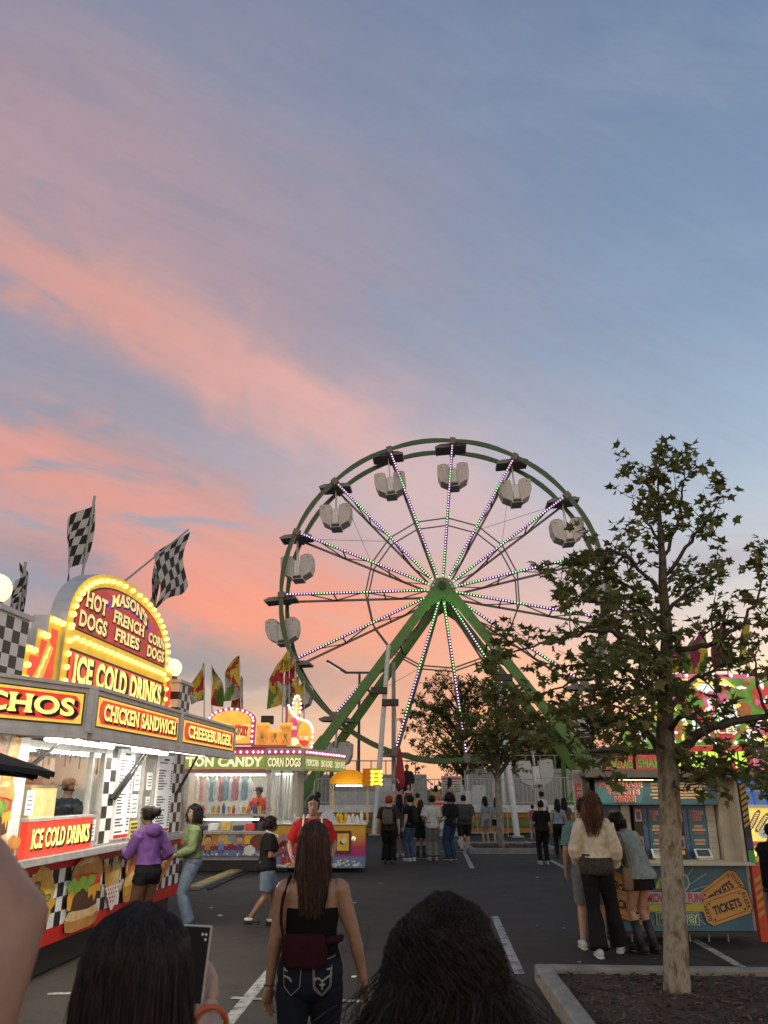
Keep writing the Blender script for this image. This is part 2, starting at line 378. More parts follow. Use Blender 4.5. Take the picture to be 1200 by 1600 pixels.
def worn_paint(name, c):
    m = mat(name, c, .7, var=0); nt = m.node_tree; b = nt.nodes['Principled BSDF']
    tc = nt.nodes.new('ShaderNodeTexCoord'); t = nt.nodes.new('ShaderNodeTexNoise'); nt.links.new(tc.outputs['Object'], t.inputs['Vector']); t.inputs['Scale'].default_value = 7; t.inputs['Detail'].default_value = 8; t.inputs['Roughness'].default_value = .75
    r = nt.nodes.new('ShaderNodeValToRGB'); nt.links.new(t.outputs[0], r.inputs[0]); r.color_ramp.elements[0].position = .40; r.color_ramp.elements[1].position = .52
    r.color_ramp.elements[0].color = (.07, .065, .06, 1); r.color_ramp.elements[1].color = (*c, 1); nt.links.new(r.outputs[0], b.inputs['Base Color']); return m
PAINT = worn_paint('worn_white_paint', (.36, .35, .33)); YPAINT = worn_paint('worn_yellow_paint', (.5, .33, .05))
def line(pxa, pxb, w, m=PAINT, name='parking_line', z=.004, ext=0):
    a = gz(*pxa); b = gz(*pxb); t = (b - a).normalized(); n = Vector((-t.y, t.x, 0)) * w / 2; b = b + t * ext
    q = MB(); q.add([(*(p).xy, z) for p in (a + n, b + n, b - n, a - n)], [(3, 2, 1, 0)], m)
    return tag(q.build(name), kind='structure')
line((773, 1432), (812, 1522), .11); line((1083, 1468), (1160, 1512), .11); line((716, 1312), (738, 1357), .12)
line((75, 1554), (110, 1553), .09, z=.008); line((362, 1560), (424, 1563), .09, z=.008); line((520, 1564), (640, 1569), .09, z=.008)
line((423, 1517), (352, 1603), .12, ext=1.2); line((822, 1314), (836, 1323), .12); line((860, 1344), (884, 1357), .12); line((625, 1331), (735, 1331), .1, z=.008)
line((690, 1500), (818, 1545), .03)
# kerb with yellow paint running along the cable trench by the candy stand
kerbm = mat('kerb_concrete', (.23, .21, .19), .85, var=.35, scale=5, bump=.4)
def poly_wall(q, pts, w, z0, z1, m):
    for a, b in zip(pts, pts[1:]): q.bar((a[0], a[1], (z0 + z1) / 2), (b[0], b[1], (z0 + z1) / 2), w, z1 - z0, m)
a, b = gz(300, 1391), gz(396, 1351)
t = thing('painted_kerb', 'low kerb with a worn yellow painted top running from the burger stand to the candy stand', 'kerb', a)
q = MB(); d = b - a; q.bar((0, 0, .03), (d.x, d.y, .03), .30, .06, kerbm); q.build('kerb_stone', t, bevel=.015)
q = MB(); q.bar((0, 0, .0635), (d.x * .99, d.y * .99, .0635), .24, .004, YPAINT); q.build('yellow_band', t)
q = MB(); q.tube([(0.32, -.05, .02), (d.x * .5 + .3, d.y * .5, .02), (d.x + .25, d.y, .02)], .025, RUBBER); tag(q.build('power_cable', loc=a), 'black power cable lying along the yellow painted kerb', 'cable')
# big planter at the lower right
MULCH = mat('bark_mulch', (.05, .026, .017), .95, var=.6, scale=22, bump=1.0)
def mulch_bed(name, outline, z, n, sz):
    q = MB(); q.add([(x, y, z) for x, y in outline], [tuple(range(len(outline)))], MULCH)
    rnd = random.Random(5); xs = [p[0] for p in outline]; ys = [p[1] for p in outline]
    cols = [mat('bark_chip_%d' % i, c, .9, var=.3, scale=30) for i, c in enumerate([(.075, .036, .022), (.035, .018, .012), (.13, .07, .045), (.055, .028, .02)])]
    for i in range(n):
        x = rnd.uniform(min(xs), max(xs)); y = rnd.uniform(min(ys), max(ys))
        M = Matrix.Translation((x, y, z + rnd.uniform(0, .02))) @ Matrix.Rotation(rnd.uniform(0, 6.3), 4, 'Z') @ Matrix.Rotation(rnd.uniform(-.5, .5), 4, 'Y') @ Matrix.Rotation(rnd.uniform(-.4, .4), 4, 'X')
        q.box((0, 0, 0), (rnd.uniform(.4, 1.3) * sz, rnd.uniform(.15, .4) * sz, sz * .16), cols[i % 4], M)
    return tag(q.build(name), kind='structure')
pl = [(1.56, 9.45), (6.4, 9.12), (6.4, 3.6), (1.36, 3.6)]
t = thing('planter_kerb', 'raised concrete kerb around the mulch bed of the big sycamore', 'kerb', (0, 0, 0))
q = MB()
def kerb_ring(q, P, w, h, m):
    c = (sum(p[0] for p in P) / len(P), sum(p[1] for p in P) / len(P)); I = []
    n = len(P)
    for i in range(n):
        p = Vector(P[i]); e0 = (p - Vector(P[i - 1])).normalized(); e1 = (Vector(P[(i + 1) % n]) - p).normalized()
        n0 = Vector((e0.y, -e0.x)); n1 = Vector((e1.y, -e1.x)); k = (n0 + n1); k /= max(.2, k.length_squared / 2); I.append(p + k * w)
    bv = .02; ch = lambda o, i2, f: tuple(Vector(o) + (Vector(i2) - Vector(o)) * f)
    rows = [[(*p, 0) for p in P], [(*p, h - bv) for p in P], [(*ch(p, i2, .12), h) for p, i2 in zip(P, I)], [(*ch(p, i2, .88), h) for p, i2 in zip(P, I)], [(*i2, h - bv) for i2 in I], [(*i2, 0) for i2 in I]]
    v = [p for r in rows for p in r]; f = []
    for r in range(5):
        for i in range(n): f.append((r * n + i, r * n + (i + 1) % n, (r + 1) * n + (i + 1) % n, (r + 1) * n + i))
    q.add(v, f, m); return I
kerbs = MB(); inner = kerb_ring(kerbs, pl, .17, .16, kerbm); kerbs.build('kerb_stone', t)
mulch_bed('mulch_bed', [tuple(p) for p in inner], .10, 5200, .055)
mp = [(2.62, 29.8), (5.35, 29.8), (5.35, 26.4), (2.62, 26.4)]
t = thing('planter_kerb', 'small kerbed island around the slim tree in front of the ferris wheel queue', 'kerb', (0, 0, 0))
q = MB(); inner2 = kerb_ring(q, mp, .16, .16, kerbm); q.build('kerb_stone', t)
mulch_bed('mulch_bed', [tuple(p) for p in inner2], .10, 260, .09)
# scraps of litter on the asphalt
rnd = random.Random(3)
paper = mat('scrap_paper', (.6, .58, .55), .8)
for i, (px, py, sz) in enumerate([(597, 1381, .14), (556, 1412, .06), (640, 1383, .05), (553, 1528, .04), (840, 1372, .05), (880, 1452, .04), (838, 1448, .04), (1023, 1500, .05), (905, 1505, .04), (690, 1400, .05), (330, 1420, .05), (345, 1432, .06)]):
    p = gz(px, py); q = MB(); n = 6
    q.add([(sz * math.cos(k * 1.05) * rnd.uniform(.5, 1), sz * .6 * math.sin(k * 1.05) * rnd.uniform(.5, 1), rnd.uniform(.004, .02)) for k in range(n)], [(0, 1, 2, 5), (2, 3, 4, 5)], paper)
    tag(q.build('litter_scrap', loc=(p.x, p.y, .003)), 'small pale scrap of paper lying on the asphalt', 'litter', 'scraps of litter on the asphalt')

# ================================================================== TREES
def sycamore_bark():
    m = bpy.data.materials.new('sycamore_bark'); m.use_nodes = True; nt = m.node_tree; L = nt.links; b = nt.nodes['Principled BSDF']; b.inputs['Roughness'].default_value = .85
    tc = nt.nodes.new('ShaderNodeTexCoord'); mp = nt.nodes.new('ShaderNodeMapping'); mp.inputs['Scale'].default_value = (1, 1, .45); L.new(tc.outputs['Object'], mp.inputs[0])
    def nz(s, d):
        t = nt.nodes.new('ShaderNodeTexNoise'); L.new(mp.outputs[0], t.inputs['Vector']); t.inputs['Scale'].default_value = s; t.inputs['Detail'].default_value = d; return t.outputs[0]
    def ramp(src, st_):
        r = nt.nodes.new('ShaderNodeValToRGB'); L.new(src, r.inputs[0]); e = r.color_ramp.elements
        while len(e) < len(st_): e.new(.5)
        for el, (p, c) in zip(e, st_): el.position = p; el.color = (*c, 1)
        return r.outputs[0]
    patch = ramp(nz(11, 4), [(.40, (.13, .105, .07)), (.47, (.25, .21, .155)), (.60, (.30, .26, .20)), (.66, (.19, .18, .12))]); fine = ramp(nz(60, 6), [(.3, (.72,) * 3), (.7, (1.1,) * 3)]); pits = ramp(nz(26, 2), [(.30, (.45,) * 3), (.36, (1,) * 3)])
    def mul(a, c):
        x = nt.nodes.new('ShaderNodeMix'); x.data_type = 'RGBA'; x.blend_type = 'MULTIPLY'; x.inputs[0].default_value = 1; L.new(a, x.inputs[6]); L.new(c, x.inputs[7]); return x.outputs[2]
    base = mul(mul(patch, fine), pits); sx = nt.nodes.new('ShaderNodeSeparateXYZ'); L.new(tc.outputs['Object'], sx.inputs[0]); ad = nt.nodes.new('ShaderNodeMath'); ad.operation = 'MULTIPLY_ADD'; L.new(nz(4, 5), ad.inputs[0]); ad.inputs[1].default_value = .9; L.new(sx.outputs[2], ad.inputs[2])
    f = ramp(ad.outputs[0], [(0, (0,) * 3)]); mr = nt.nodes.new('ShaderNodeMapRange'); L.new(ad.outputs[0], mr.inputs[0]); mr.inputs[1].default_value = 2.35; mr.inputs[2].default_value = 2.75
    dark_shaded_bark = ramp(nz(30, 6), [(.35, (.035, .026, .020)), (.65, (.10, .075, .055))]); mx = nt.nodes.new('ShaderNodeMix'); mx.data_type = 'RGBA'; L.new(mr.outputs[0], mx.inputs[0]); L.new(base, mx.inputs[6]); L.new(dark_shaded_bark, mx.inputs[7]); L.new(mx.outputs[2], b.inputs['Base Color'])  # darker upper bark, partly its own tone, partly crown shade put into the colour
    bp = nt.nodes.new('ShaderNodeBump'); bp.inputs['Strength'].default_value = .6; bp.inputs['Distance'].default_value = .01; L.new(nz(24, 6), bp.inputs['Height']); L.new(bp.outputs[0], b.inputs['Normal']); return m
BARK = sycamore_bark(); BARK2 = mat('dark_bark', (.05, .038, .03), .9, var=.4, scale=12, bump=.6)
LEAF = [leaf_mat('leaf_dark', (.085, .10, .030), (.12, .135, .042)), leaf_mat('leaf_mid', (.14, .155, .05), (.18, .19, .065)), leaf_mat('leaf_light', (.18, .185, .065), (.24, .22, .095))]
def catmull(P, k=4):
    P = [Vector(p) for p in P]; o = []
    for i in range(len(P) - 1):
        a, b, c, d = P[max(i - 1, 0)], P[i], P[i + 1], P[min(i + 2, len(P) - 1)]
        for j in range(k):
            t = j / k; o.append(.5 * ((2 * b) + (c - a) * t + (2 * a - 5 * b + 4 * c - d) * t * t + (3 * b - a - 3 * c + d) * t ** 3))
    o.append(P[-1]); return o
STAR = [(0, 0), (.20, -.10), (.52, .02), (.40, .22), (.86, .58), (.42, .56), (.24, .64), (0, 1.08)]
DIA = [(0, 0), (.32, .42), (0, 1.0)]
def add_leaf(q, p, d, size, rnd, shape, mi):
    d = d.normalized(); up = Vector((rnd.gauss(0, .5), rnd.gauss(0, .5), 1)); s = d.cross(up)
    if s.length < .1: s = Vector((1, 0, 0))
    s.normalize(); nn = s.cross(d); fold = rnd.uniform(.1, .4); v = []; k = len(shape)
    for sg in (1, -1):
        for x, y in shape: v.append(p + (s * x * sg + d * y - nn * (-fold * x + .18 * y * y)) * size)
    q.add(v, [tuple(range(k)), tuple(range(2 * k - 1, k - 1, -1))], LEAF[mi])
def grow(root, trunk, limbs, seed, twig_per_m=5.0, twig_len=(.3, .7), leaves=(7, 12), lsize=(.07, .12), shape=STAR, bark=None, limb_bark=None, cover=.25, sub=True):
    """trunk / limbs: lists of (x,y,z,r) in the tree's own space"""
    rnd = random.Random(seed); bark = bark or BARK; limb_bark = limb_bark or BARK2
    tm = MB(); P = catmull([t[:3] for t in trunk], 5); rr = [r for t in zip([(Vector((t[3], 0, 0))) for t in trunk]) for r in (t[0].x,)]
    RR = [v.x for v in catmull([(r, 0, 0) for r in rr], 5)]
    P2 = [p + Vector((mnoise.noise(p * 3) * .02, mnoise.noise(p * 3 + Vector((9, 0, 0))) * .02, 0)) * min(1, r / .04) for p, r in zip(P, RR)]
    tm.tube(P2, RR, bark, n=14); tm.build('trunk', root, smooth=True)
    bm_ = MB(); fo = MB(); allb = [(P, RR, cover * 1.6)]
    for lb in limbs:
        p = catmull([b[:3] for b in lb], 5); r = [v.x for v in catmull([(b[3], 0, 0) for b in lb], 5)]
        p = [x + Vector((rnd.gauss(0, .012), rnd.gauss(0, .012), rnd.gauss(0, .012))) for x in p]
        bm_.tube(p, r, limb_bark, n=7); allb.append((p, r, cover))
    twigs = []
    for p, r, cv in allb:
        L = sum((p[i + 1] - p[i]).length for i in range(len(p) - 1)); acc = 0
        n = int(L * (1 - cv) * twig_per_m)
        for k in range(n):
            t = cv + (1 - cv) * (k + rnd.random()) / n; i = min(int(t * (len(p) - 1)), len(p) - 2); o = p[i].lerp(p[i + 1], t * (len(p) - 1) - i)
            ax = (p[i + 1] - p[i]).normalized(); d = Vector((rnd.gauss(0, 1), rnd.gauss(0, 1), rnd.gauss(.25, .8))); d = (d - ax * d.dot(ax) * .6 + ax * .5).normalized()
            twigs.append((o, d, rnd.uniform(*twig_len) * ((1.25 - .95 * t) if p is P else (1.15 - .5 * t)), min(r[i] * .5, .012)))
        twigs.append((p[-1], (p[-1] - p[-2]).normalized(), twig_len[0], .004))
    def leaf_run(o, d, L, r, lv, depth=0):
        pts = [o]; dd = d.copy()
        for k in range(4):
            dd = (dd + Vector((rnd.gauss(0, .2), rnd.gauss(0, .2), rnd.gauss(.03, .18)))).normalized(); pts.append(pts[-1] + dd * L / 4)
        bm_.tube(pts, [r, r * .8, r * .6, r * .45, r * .3], limb_bark, n=4, cap=False)
        for k in range(lv):
            t = rnd.uniform(.25, 1.0); i = min(int(t * 4), 3); p = pts[i].lerp(pts[i + 1], t * 4 - i)
            ld = Vector((rnd.gauss(0, 1), rnd.gauss(0, 1), rnd.gauss(-.25, .6))) + dd * .6
            off = ld.normalized() * rnd.uniform(.02, .07)
            add_leaf(fo, p + off, ld, rnd.uniform(*lsize), rnd, shape, rnd.choices((0, 1, 2), (5, 4, 1.4))[0])
        if sub and depth == 0 and L > .3:
            for _ in range(2):
                i = rnd.randint(1, 3); leaf_run(pts[i], (dd + Vector((rnd.gauss(0, .9), rnd.gauss(0, .9), rnd.gauss(0, .6)))).normalized(), L * .55, r * .6, max(3, int(lv * .7)), 1)
    for o, d, L, r in twigs: leaf_run(o, d, L, r, rnd.randint(*leaves))
    bm_.build('branches', root, smooth=True); fo.build('foliage', root)
def auto_limbs(rnd, trunk, c, rad, n, r0):
    out = []; tz0, tz1 = trunk[1][2], trunk[-1][2]
    for k in range(n):
        while True:
            e = Vector((rnd.uniform(-1, 1), rnd.uniform(-1, 1), rnd.uniform(-1, 1)))
            if .55 < e.length < 1: break
        tip = Vector(c) + Vector((e.x * rad[0], e.y * rad[1], e.z * rad[2])); z = max(tz0, min(tz1 - .1, tip.z - rnd.uniform(.5, 1.0) * math.hypot(tip.x - c[0], tip.y - c[1]) - .2))
        f = (z - trunk[0][2]) / (tz1 - trunk[0][2]); a = Vector(trunk[0][:3]).lerp(Vector(trunk[-1][:3]), f)
        m = a.lerp(tip, .5) + Vector((0, 0, .12 * (tip - a).length)); r = r0 * rnd.uniform(.6, 1); out.append([(*a, r), (*m, r * .6), (*tip, r * .2)])
    return out
# the sycamore in the near planter; its shape is set out in the plane of its trunk, then spread in depth
TY = 8.25; tb = gz(1058, 1550, .10)
def tp(px, py, r, dy=0.0):
    p = atY(px, py, tb.y + dy); return (p.x - tb.x, p.y - tb.y, p.z - .08, r)
tr = thing('sycamore_tree', 'young sycamore tree with pale mottled trunk rising from the mulch bed by the ticket booth', 'tree', (tb.x, tb.y, .08))
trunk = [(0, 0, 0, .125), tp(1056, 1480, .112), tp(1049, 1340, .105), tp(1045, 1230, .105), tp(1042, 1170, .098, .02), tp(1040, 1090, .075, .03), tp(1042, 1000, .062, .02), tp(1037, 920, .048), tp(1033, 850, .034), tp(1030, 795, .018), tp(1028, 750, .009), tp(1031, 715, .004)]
limbs = [
    [tp(1048, 1195, .055), tp(1085, 1152, .05, -.15), tp(1130, 1132, .04, -.3), tp(1200, 1118, .03, -.4), tp(1270, 1090, .018, -.5)],
    [tp(1040, 1200, .035), tp(1012, 1150, .03, .2), tp(965, 1118, .022, .4), tp(925, 1132, .014, .5), tp(885, 1165, .008, .6)],
    [tp(1043, 1015, .035), tp(1095, 1010, .028, -.1), tp(1140, 990, .022, -.2), tp(1172, 955, .015, -.2), tp(1195, 900, .008, -.1)],
    [tp(1040, 1060, .035), tp(990, 1005, .028, -.3), tp(930, 985, .02, -.5), tp(860, 1005, .013, -.6), tp(795, 1020, .008, -.6), tp(762, 1045, .004, -.6)],
    [tp(1038, 985, .028), tp(985, 920, .022, .2), tp(925, 890, .015, .4), tp(860, 880, .008, .5)],
    [tp(1036, 930, .024), tp(990, 880, .018, -.2), tp(950, 860, .012, -.35), tp(915, 860, .006, -.4)],
    [tp(1034, 880, .022), tp(1060, 810, .016, .1), tp(1066, 760, .010, .1), tp(1068, 735, .004, .1)],
    [tp(1036, 905, .024), tp(1080, 845, .018, -.1), tp(1115, 800, .010, -.15), tp(1132, 775, .004, -.15)],
    [tp(1033, 850, .018), tp(1005, 805, .012, .1), tp(985, 775, .006, .15)],
    [tp(1030, 800, .012), tp(1012, 755, .008), tp(1008, 725, .004)],
    [tp(1042, 1110, .03), tp(1000, 1060, .024, .5), tp(950, 1030, .016, .9), tp(890, 1040, .008, 1.2)],
    [tp(1042, 1120, .03), tp(1075, 1070, .024, .5), tp(1110, 1050, .016, .9), tp(1160, 1040, .008, 1.2)],
    [tp(1042, 1080, .03), tp(1030, 1030, .022, -.6), tp(1010, 1010, .014, -1.0), tp(980, 1020, .008, -1.3)],
    [tp(1042, 1140, .028), tp(1080, 1120, .022, -.5), tp(1120, 1170, .014, -.8), tp(1180, 1200, .008, -1.0)],
    [tp(1045, 1190, .025), tp(1080, 1180, .02, -.2), tp(1120, 1200, .012, -.35), tp(1190, 1235, .006, -.4)],
    [tp(1040, 960, .025), tp(1075, 920, .018, .5), tp(1100, 900, .010, .8), tp(1120, 870, .006, .9)],
    [tp(1042, 1180, .022), tp(1000, 1130, .016, -.3), tp(965, 1160, .010, -.5), tp(935, 1200, .005, -.6)],
    [tp(1046, 1215, .014), tp(1065, 1235, .010, -.3), tp(1090, 1225, .007, -.4), tp(1120, 1232, .004, -.5)],
    [tp(1040, 1040, .024), tp(985, 965, .018, .1), tp(935, 940, .012, .2), tp(880, 945, .006, .2)],
    [tp(1038, 1000, .02), tp(1000, 960, .014, -.4), tp(960, 935, .008, -.7)],
    [tp(1041, 1070, .02), tp(1000, 1085, .014, -.4), tp(950, 1075, .008, -.7), tp(905, 1090, .005, -.8)],
    [tp(1041, 1030, .02), tp(1000, 1030, .014, .4), tp(960, 990, .008, .7)],
    [tp(1041, 1095, .026), tp(985, 1065, .02, -.1), tp(920, 1060, .014, -.2), tp(850, 1085, .008, -.2), tp(805, 1110, .004, -.2)],
    [tp(1040, 1150, .022), tp(985, 1110, .016, .3), tp(915, 1105, .010, .5), tp(855, 1140, .005, .6)],
    [tp(1200, 1120, .016, -.4), tp(1180, 1060, .012, -.4), tp(1185, 1010, .006, -.3)],
    [tp(1220, 1110, .016, -.4), tp(1225, 1180, .012, -.6), tp(1205, 1225, .006, -.7)],
    [tp(1195, 960, .012, -.2), tp(1215, 920, .008, -.2), tp(1200, 880, .005, -.1)],
]
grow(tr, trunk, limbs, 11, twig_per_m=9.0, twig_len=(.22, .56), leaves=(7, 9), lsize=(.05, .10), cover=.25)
# slim tree in the island, bushy trees behind the wheel
def auto_tree(name, label, base, h, crown_c, rad, nl, seed, r0=.09, twig=4.0, leaves=(8, 13), ls=(.10, .17), shape=DIA, tl=(.4, .8), group=None):
    t = thing(name, label, 'tree', base, 0, group); rnd = random.Random(seed)
    trunk = [(0, 0, 0, r0), (rnd.uniform(-.05, .05), 0, h * .3, r0 * .85), (rnd.uniform(-.1, .1), 0, h * .62, r0 * .6), (crown_c[0] * .6, 0, h * .95, r0 * .15)]
    grow(t, trunk, auto_limbs(rnd, trunk, crown_c, rad, nl, r0 * .5), seed, twig, tl, leaves, ls, shape, cover=.3)
    return t
auto_tree('sycamore_tree', 'slim young tree in the small kerbed island in front of the ferris wheel', (3.72, 27.6, .08), 5.4, (.05, 0, 3.9), (1.45, 1.4, 1.6), 24, 21, r0=.11, ls=(.08, .135), shape=STAR, twig=5.0, leaves=(7, 10))
auto_tree('round_tree', 'round bushy tree against the orange sky behind the ferris wheel loading deck', (4.9, 52, 0), 8.6, (0, 0, 5.6), (3.9, 3.0, 3.4), 52, 31, r0=.16, ls=(.13, .23), tl=(.6, 1.2), leaves=(11, 16))
auto_tree('round_tree', 'dark bushy tree behind the foot of the green ride leg beside the ticket booth', (12.3, 50, 0), 6.6, (0, 0, 4.0), (3.6, 3.0, 2.7), 40, 33, r0=.16, ls=(.16, .27), tl=(.6, 1.1), leaves=(9, 14))
auto_tree('round_tree', 'lower spreading tree between the round tree and the green ride leg', (10.3, 55, 0), 6.4, (0, 0, 3.8), (4.2, 3.0, 2.5), 44, 35, r0=.15, ls=(.16, .27), tl=(.6, 1.1), leaves=(9, 14))
# far-off line of dark trees closing the horizon
hz = MB(); rnd = random.Random(8)
for k in range(2600):
    x = rnd.uniform(-150, 170); y = rnd.uniform(150, 175); hh = 2.2 + 1.6 * mnoise.noise(Vector((x * .05, 3, 0))) + .8 * mnoise.noise(Vector((x * .3, 9, 0)))
    z = rnd.uniform(.0, 1.0) ** .8 * max(1.0, hh)
    add_leaf(hz, Vector((x, y, z)), Vector((rnd.gauss(0, 1), rnd.gauss(0, .4), rnd.gauss(.4, .8))), rnd.uniform(.7, 1.5), rnd, DIA, rnd.choice((0, 0, 1)))
tag(hz.build('distant_treeline'), 'far dark line of low trees along the horizon', 'trees', kind='stuff')

# ================================================================== FERRIS WHEEL
WH = Vector((3.03, 41.0, 0)); HUB = 11.45; RAD = 8.30; HW = .85; NSP = 15
wheel = thing('ferris_wheel', 'tall ferris wheel with green rim and legs, light studded spokes and pale tub gondolas', 'ferris wheel', WH, R(-4.2))
LEDW = glow('led_violet_white', (.80, .50, 1.0), 2.6, var=0); LEDG = glow('led_green_white', (.40, 1.0, .45), 2.3, var=0)
SPK = mat('spoke_steel', (.13, .115, .11), .5, .4, var=.2); CANO = mat('canopy_grey', (.17, .16, .165), .6); TUBM = mat('gondola_shell', (.43, .415, .425), .45, var=.15, scale=3); TAN = mat('gondola_seat_back', (.28, .16, .10), .6)
RIMW = mat('rim_inner_white', (.45, .45, .45), .4, .3); RIMG = mat('rim_shaded_green', (.028, .075, .018), .4, var=.3, scale=4)  # rim darker than the legs' green: backlit shade put into its colour
ANG = [84.8 + 24 * k for k in range(NSP)]
def P(r, a, y): return Vector((r * math.cos(R(a)), y, HUB + r * math.sin(R(a))))
for sg, nm in ((-1, 'rim'), (1, 'rim')):
    q = MB(); n = 90
    for i in range(n):
        a0, a1 = 360 * i / n, 360 * (i + 1) / n
        def bul(a):
            k = ((a - ANG[0]) % 24) / 24; return .07 * math.sin(math.pi * k)
        b0, b1 = bul(a0), bul(a1) if abs(bul(a1)) > 1e-6 else 0
        ys = (sg * HW - .055, sg * HW + .055); v = []
        for a, b in ((a0, b0), (a1, b1)):
            for y in ys:
                for rr in (RAD - .09 - b * .2, RAD + .08 + b): v.append(P(rr, a, y))
        q.add(v, [(0, 1, 5, 4), (2, 6, 7, 3), (1, 3, 7, 5)], RIMG); q.add(v, [(0, 4, 6, 2)], RIMW)
    for a in ANG:
        q.bar(P(RAD - .2, a, sg * HW), P(RAD + .16, a, sg * HW), .3, .22, SPK, up=(0, 1, 0))
    q.build(nm, wheel)
for sg in (-1, 1):
    q = MB(); q.tube([P(3.95, a, sg * HW * .75) for a in ANG + ANG[:1]], .038, SPK, n=6); q.build('bracing_ring', wheel)
for k in (2, 6, 9, 13):
    for a, b in ((P(RAD - .3, ANG[k], 0), P(3.95, ANG[(k + 1) % 15], .1)), (P(3.95, ANG[k], 0), P(RAD - .3, ANG[(k + 1) % 15], .1))): q = MB(); q.bar(a, b, .02, .02, SPK); q.build('tension_cable', wheel)
q = MB(); q.tube([(0, -1.25, HUB), (0, 2.1, HUB)], .34, SPK, n=20); q.tube([(0, -1.02, HUB), (0, -.86, HUB)], .62, SPK, n=24); q.tube([(0, .86, HUB), (0, 1.02, HUB)], .62, SPK, n=24); q.tube([(0, -1.98, HUB), (0, -1.82, HUB)], .20, BLACK, n=16)
for a in ANG: q.bar(P(.45, a, -1.0), P(.8, a, -.9), .14, .1, WHITE, up=(0, 1, 0))
q.build('hub', wheel)
rnd = random.Random(4)
for a in ANG:
    q = MB()
    q.bar(P(.5, a, -.9), P(RAD - .12, a, -HW), .13, .10, SPK, up=(0, 1, 0)); q.bar(P(.5, a, .9), P(RAD - .12, a, HW), .11, .09, SPK, up=(0, 1, 0))
    zz = [(.7, -1), (2.2, 1), (4.0, -1), (5.7, 1), (7.0, -1)]
    for (r0, s0), (r1, s1) in zip(zz, zz[1:]): q.bar(P(r0, a, s0 * HW), P(r1, a, s1 * HW), .05, .05, SPK)
    for r in (3.0, 5.6): q.bar(P(r, a, -HW), P(r, a, HW), .06, .06, SPK)
    sp = q.build('spoke', wheel)
    q = MB(); n = 50; t_ = Vector((-math.sin(R(a)), 0, math.cos(R(a)))) * .026; rs = []; ms = []
    for i in range(n):
        r = .75 + (RAD - 1.1) * i / (n - 1); g_ = (i // 5) % 3 == 1 or r < 1.6; rs += [r - .028, r + .028]; ms += [LEDG if g_ else LEDW, BLACK]
    rows = [[P(r, a, y) + t_ * s_ for y, s_ in ((-HW - .13, -1), (-HW - .13, 1), (-HW - .08, 1), (-HW - .08, -1))] for r in rs]; b0 = len(q.v); q.v += [tuple(p) for r_ in rows for p in r_]
    for i in range(len(rs) - 1):
        for j in range(4): q.f.append((i * 4 + j, i * 4 + (j + 1) % 4, i * 4 + 4 + (j + 1) % 4, i * 4 + 4 + j)); q.mi.append(q.idx(ms[i] if j != 2 else BLACK))
    q.build('led_strip', sp)
# one gondola: two facing tub seats on a hanger under a flat canopy
def gondola():
    g_ = bpy.data.objects.new('gondola', None); COL.objects.link(g_)
    q = MB(); W = .55
    L1 = [(-.90, .60), (-.90, .02), (-.76, -.36), (-.32, -.60), (-.19, -.60), (-.19, .34), (-.25, .64), (-.80, .66)]
    for sg in (1, -1):
        q.prism([(x * sg, z) for x, z in L1], -W, W, TUBM)
        q.box((sg * .585, 0, .30), (.58, 2 * W + .03, .03), LGREY); q.box((sg * .56, 0, .695), (.34, 2 * W - .16, .05), TAN); q.box((sg * .40, 0, .4), (.10, 2 * W - .2, .5), DARK)
        for y in (-W - .005, W + .005): q.ball((sg * .66, y, .50), (.04, .012, .04), BLACK, 8, 5)
    q.box((0, 0, -.60), (.62, 2 * W + .02, .26), TUBM); q.box((0, -W - .016, -.61), (.46, .02, .16), BLACK)
    q.build('tub', g_, bevel=.02)
    for y in (-1, 1):
        q = MB(); q.box((0, y * (W + .012), -.06), (.34, .04, .84), LGREY); q.box((-.06, y * (W + .034), -.1), (.025, .02, .6), WHITE); q.box((.08, y * (W + .034), -.1), (.025, .02, .6), WHITE); q.build('door', g_)
    q = MB(); q.bar((0, -.35, .1), (0, -.1, 1.9), .05, .05, LGREY); q.bar((0, .35, .1), (0, .1, 1.9), .05, .05, LGREY); q.bar((0, -.8, 1.92), (0, .8, 1.92), .08, .08, SPK); q.build('hanger', g_)
    q = MB(); P6 = [(-.85, 1.66), (.85, 1.66), (.93, 1.76), (.85, 1.98), (-.85, 1.98), (-.93, 1.84)]
    q.prism([(x, z - 1.66 if False else z) for x, z in [(-.88, 1.70), (.88, 1.70), (.93, 1.80), (.60, 1.93), (-.60, 1.93), (-.93, 1.80)]], -.62, .62, CANO)
    q.build('canopy', g_, bevel=.02)
    return g_
g0 = gondola(); first = True
for k, a in enumerate(ANG):
    g_ = g0 if first else dup(g0); first = False
    g_.parent = wheel; p = P(RAD - .02, a, 0); g_.scale = (.93, .93, .93); g_.location = (p.x, 0, p.z - 1.79); tilt = rnd.uniform(-.10, .06)
    g_.rotation_euler = (0, tilt, 0)
lamp('hub_green_glow', 'POINT', (0, -2.1, HUB - 1.6), 45, wheel, col=(.2, 1, .15), radius=.3)
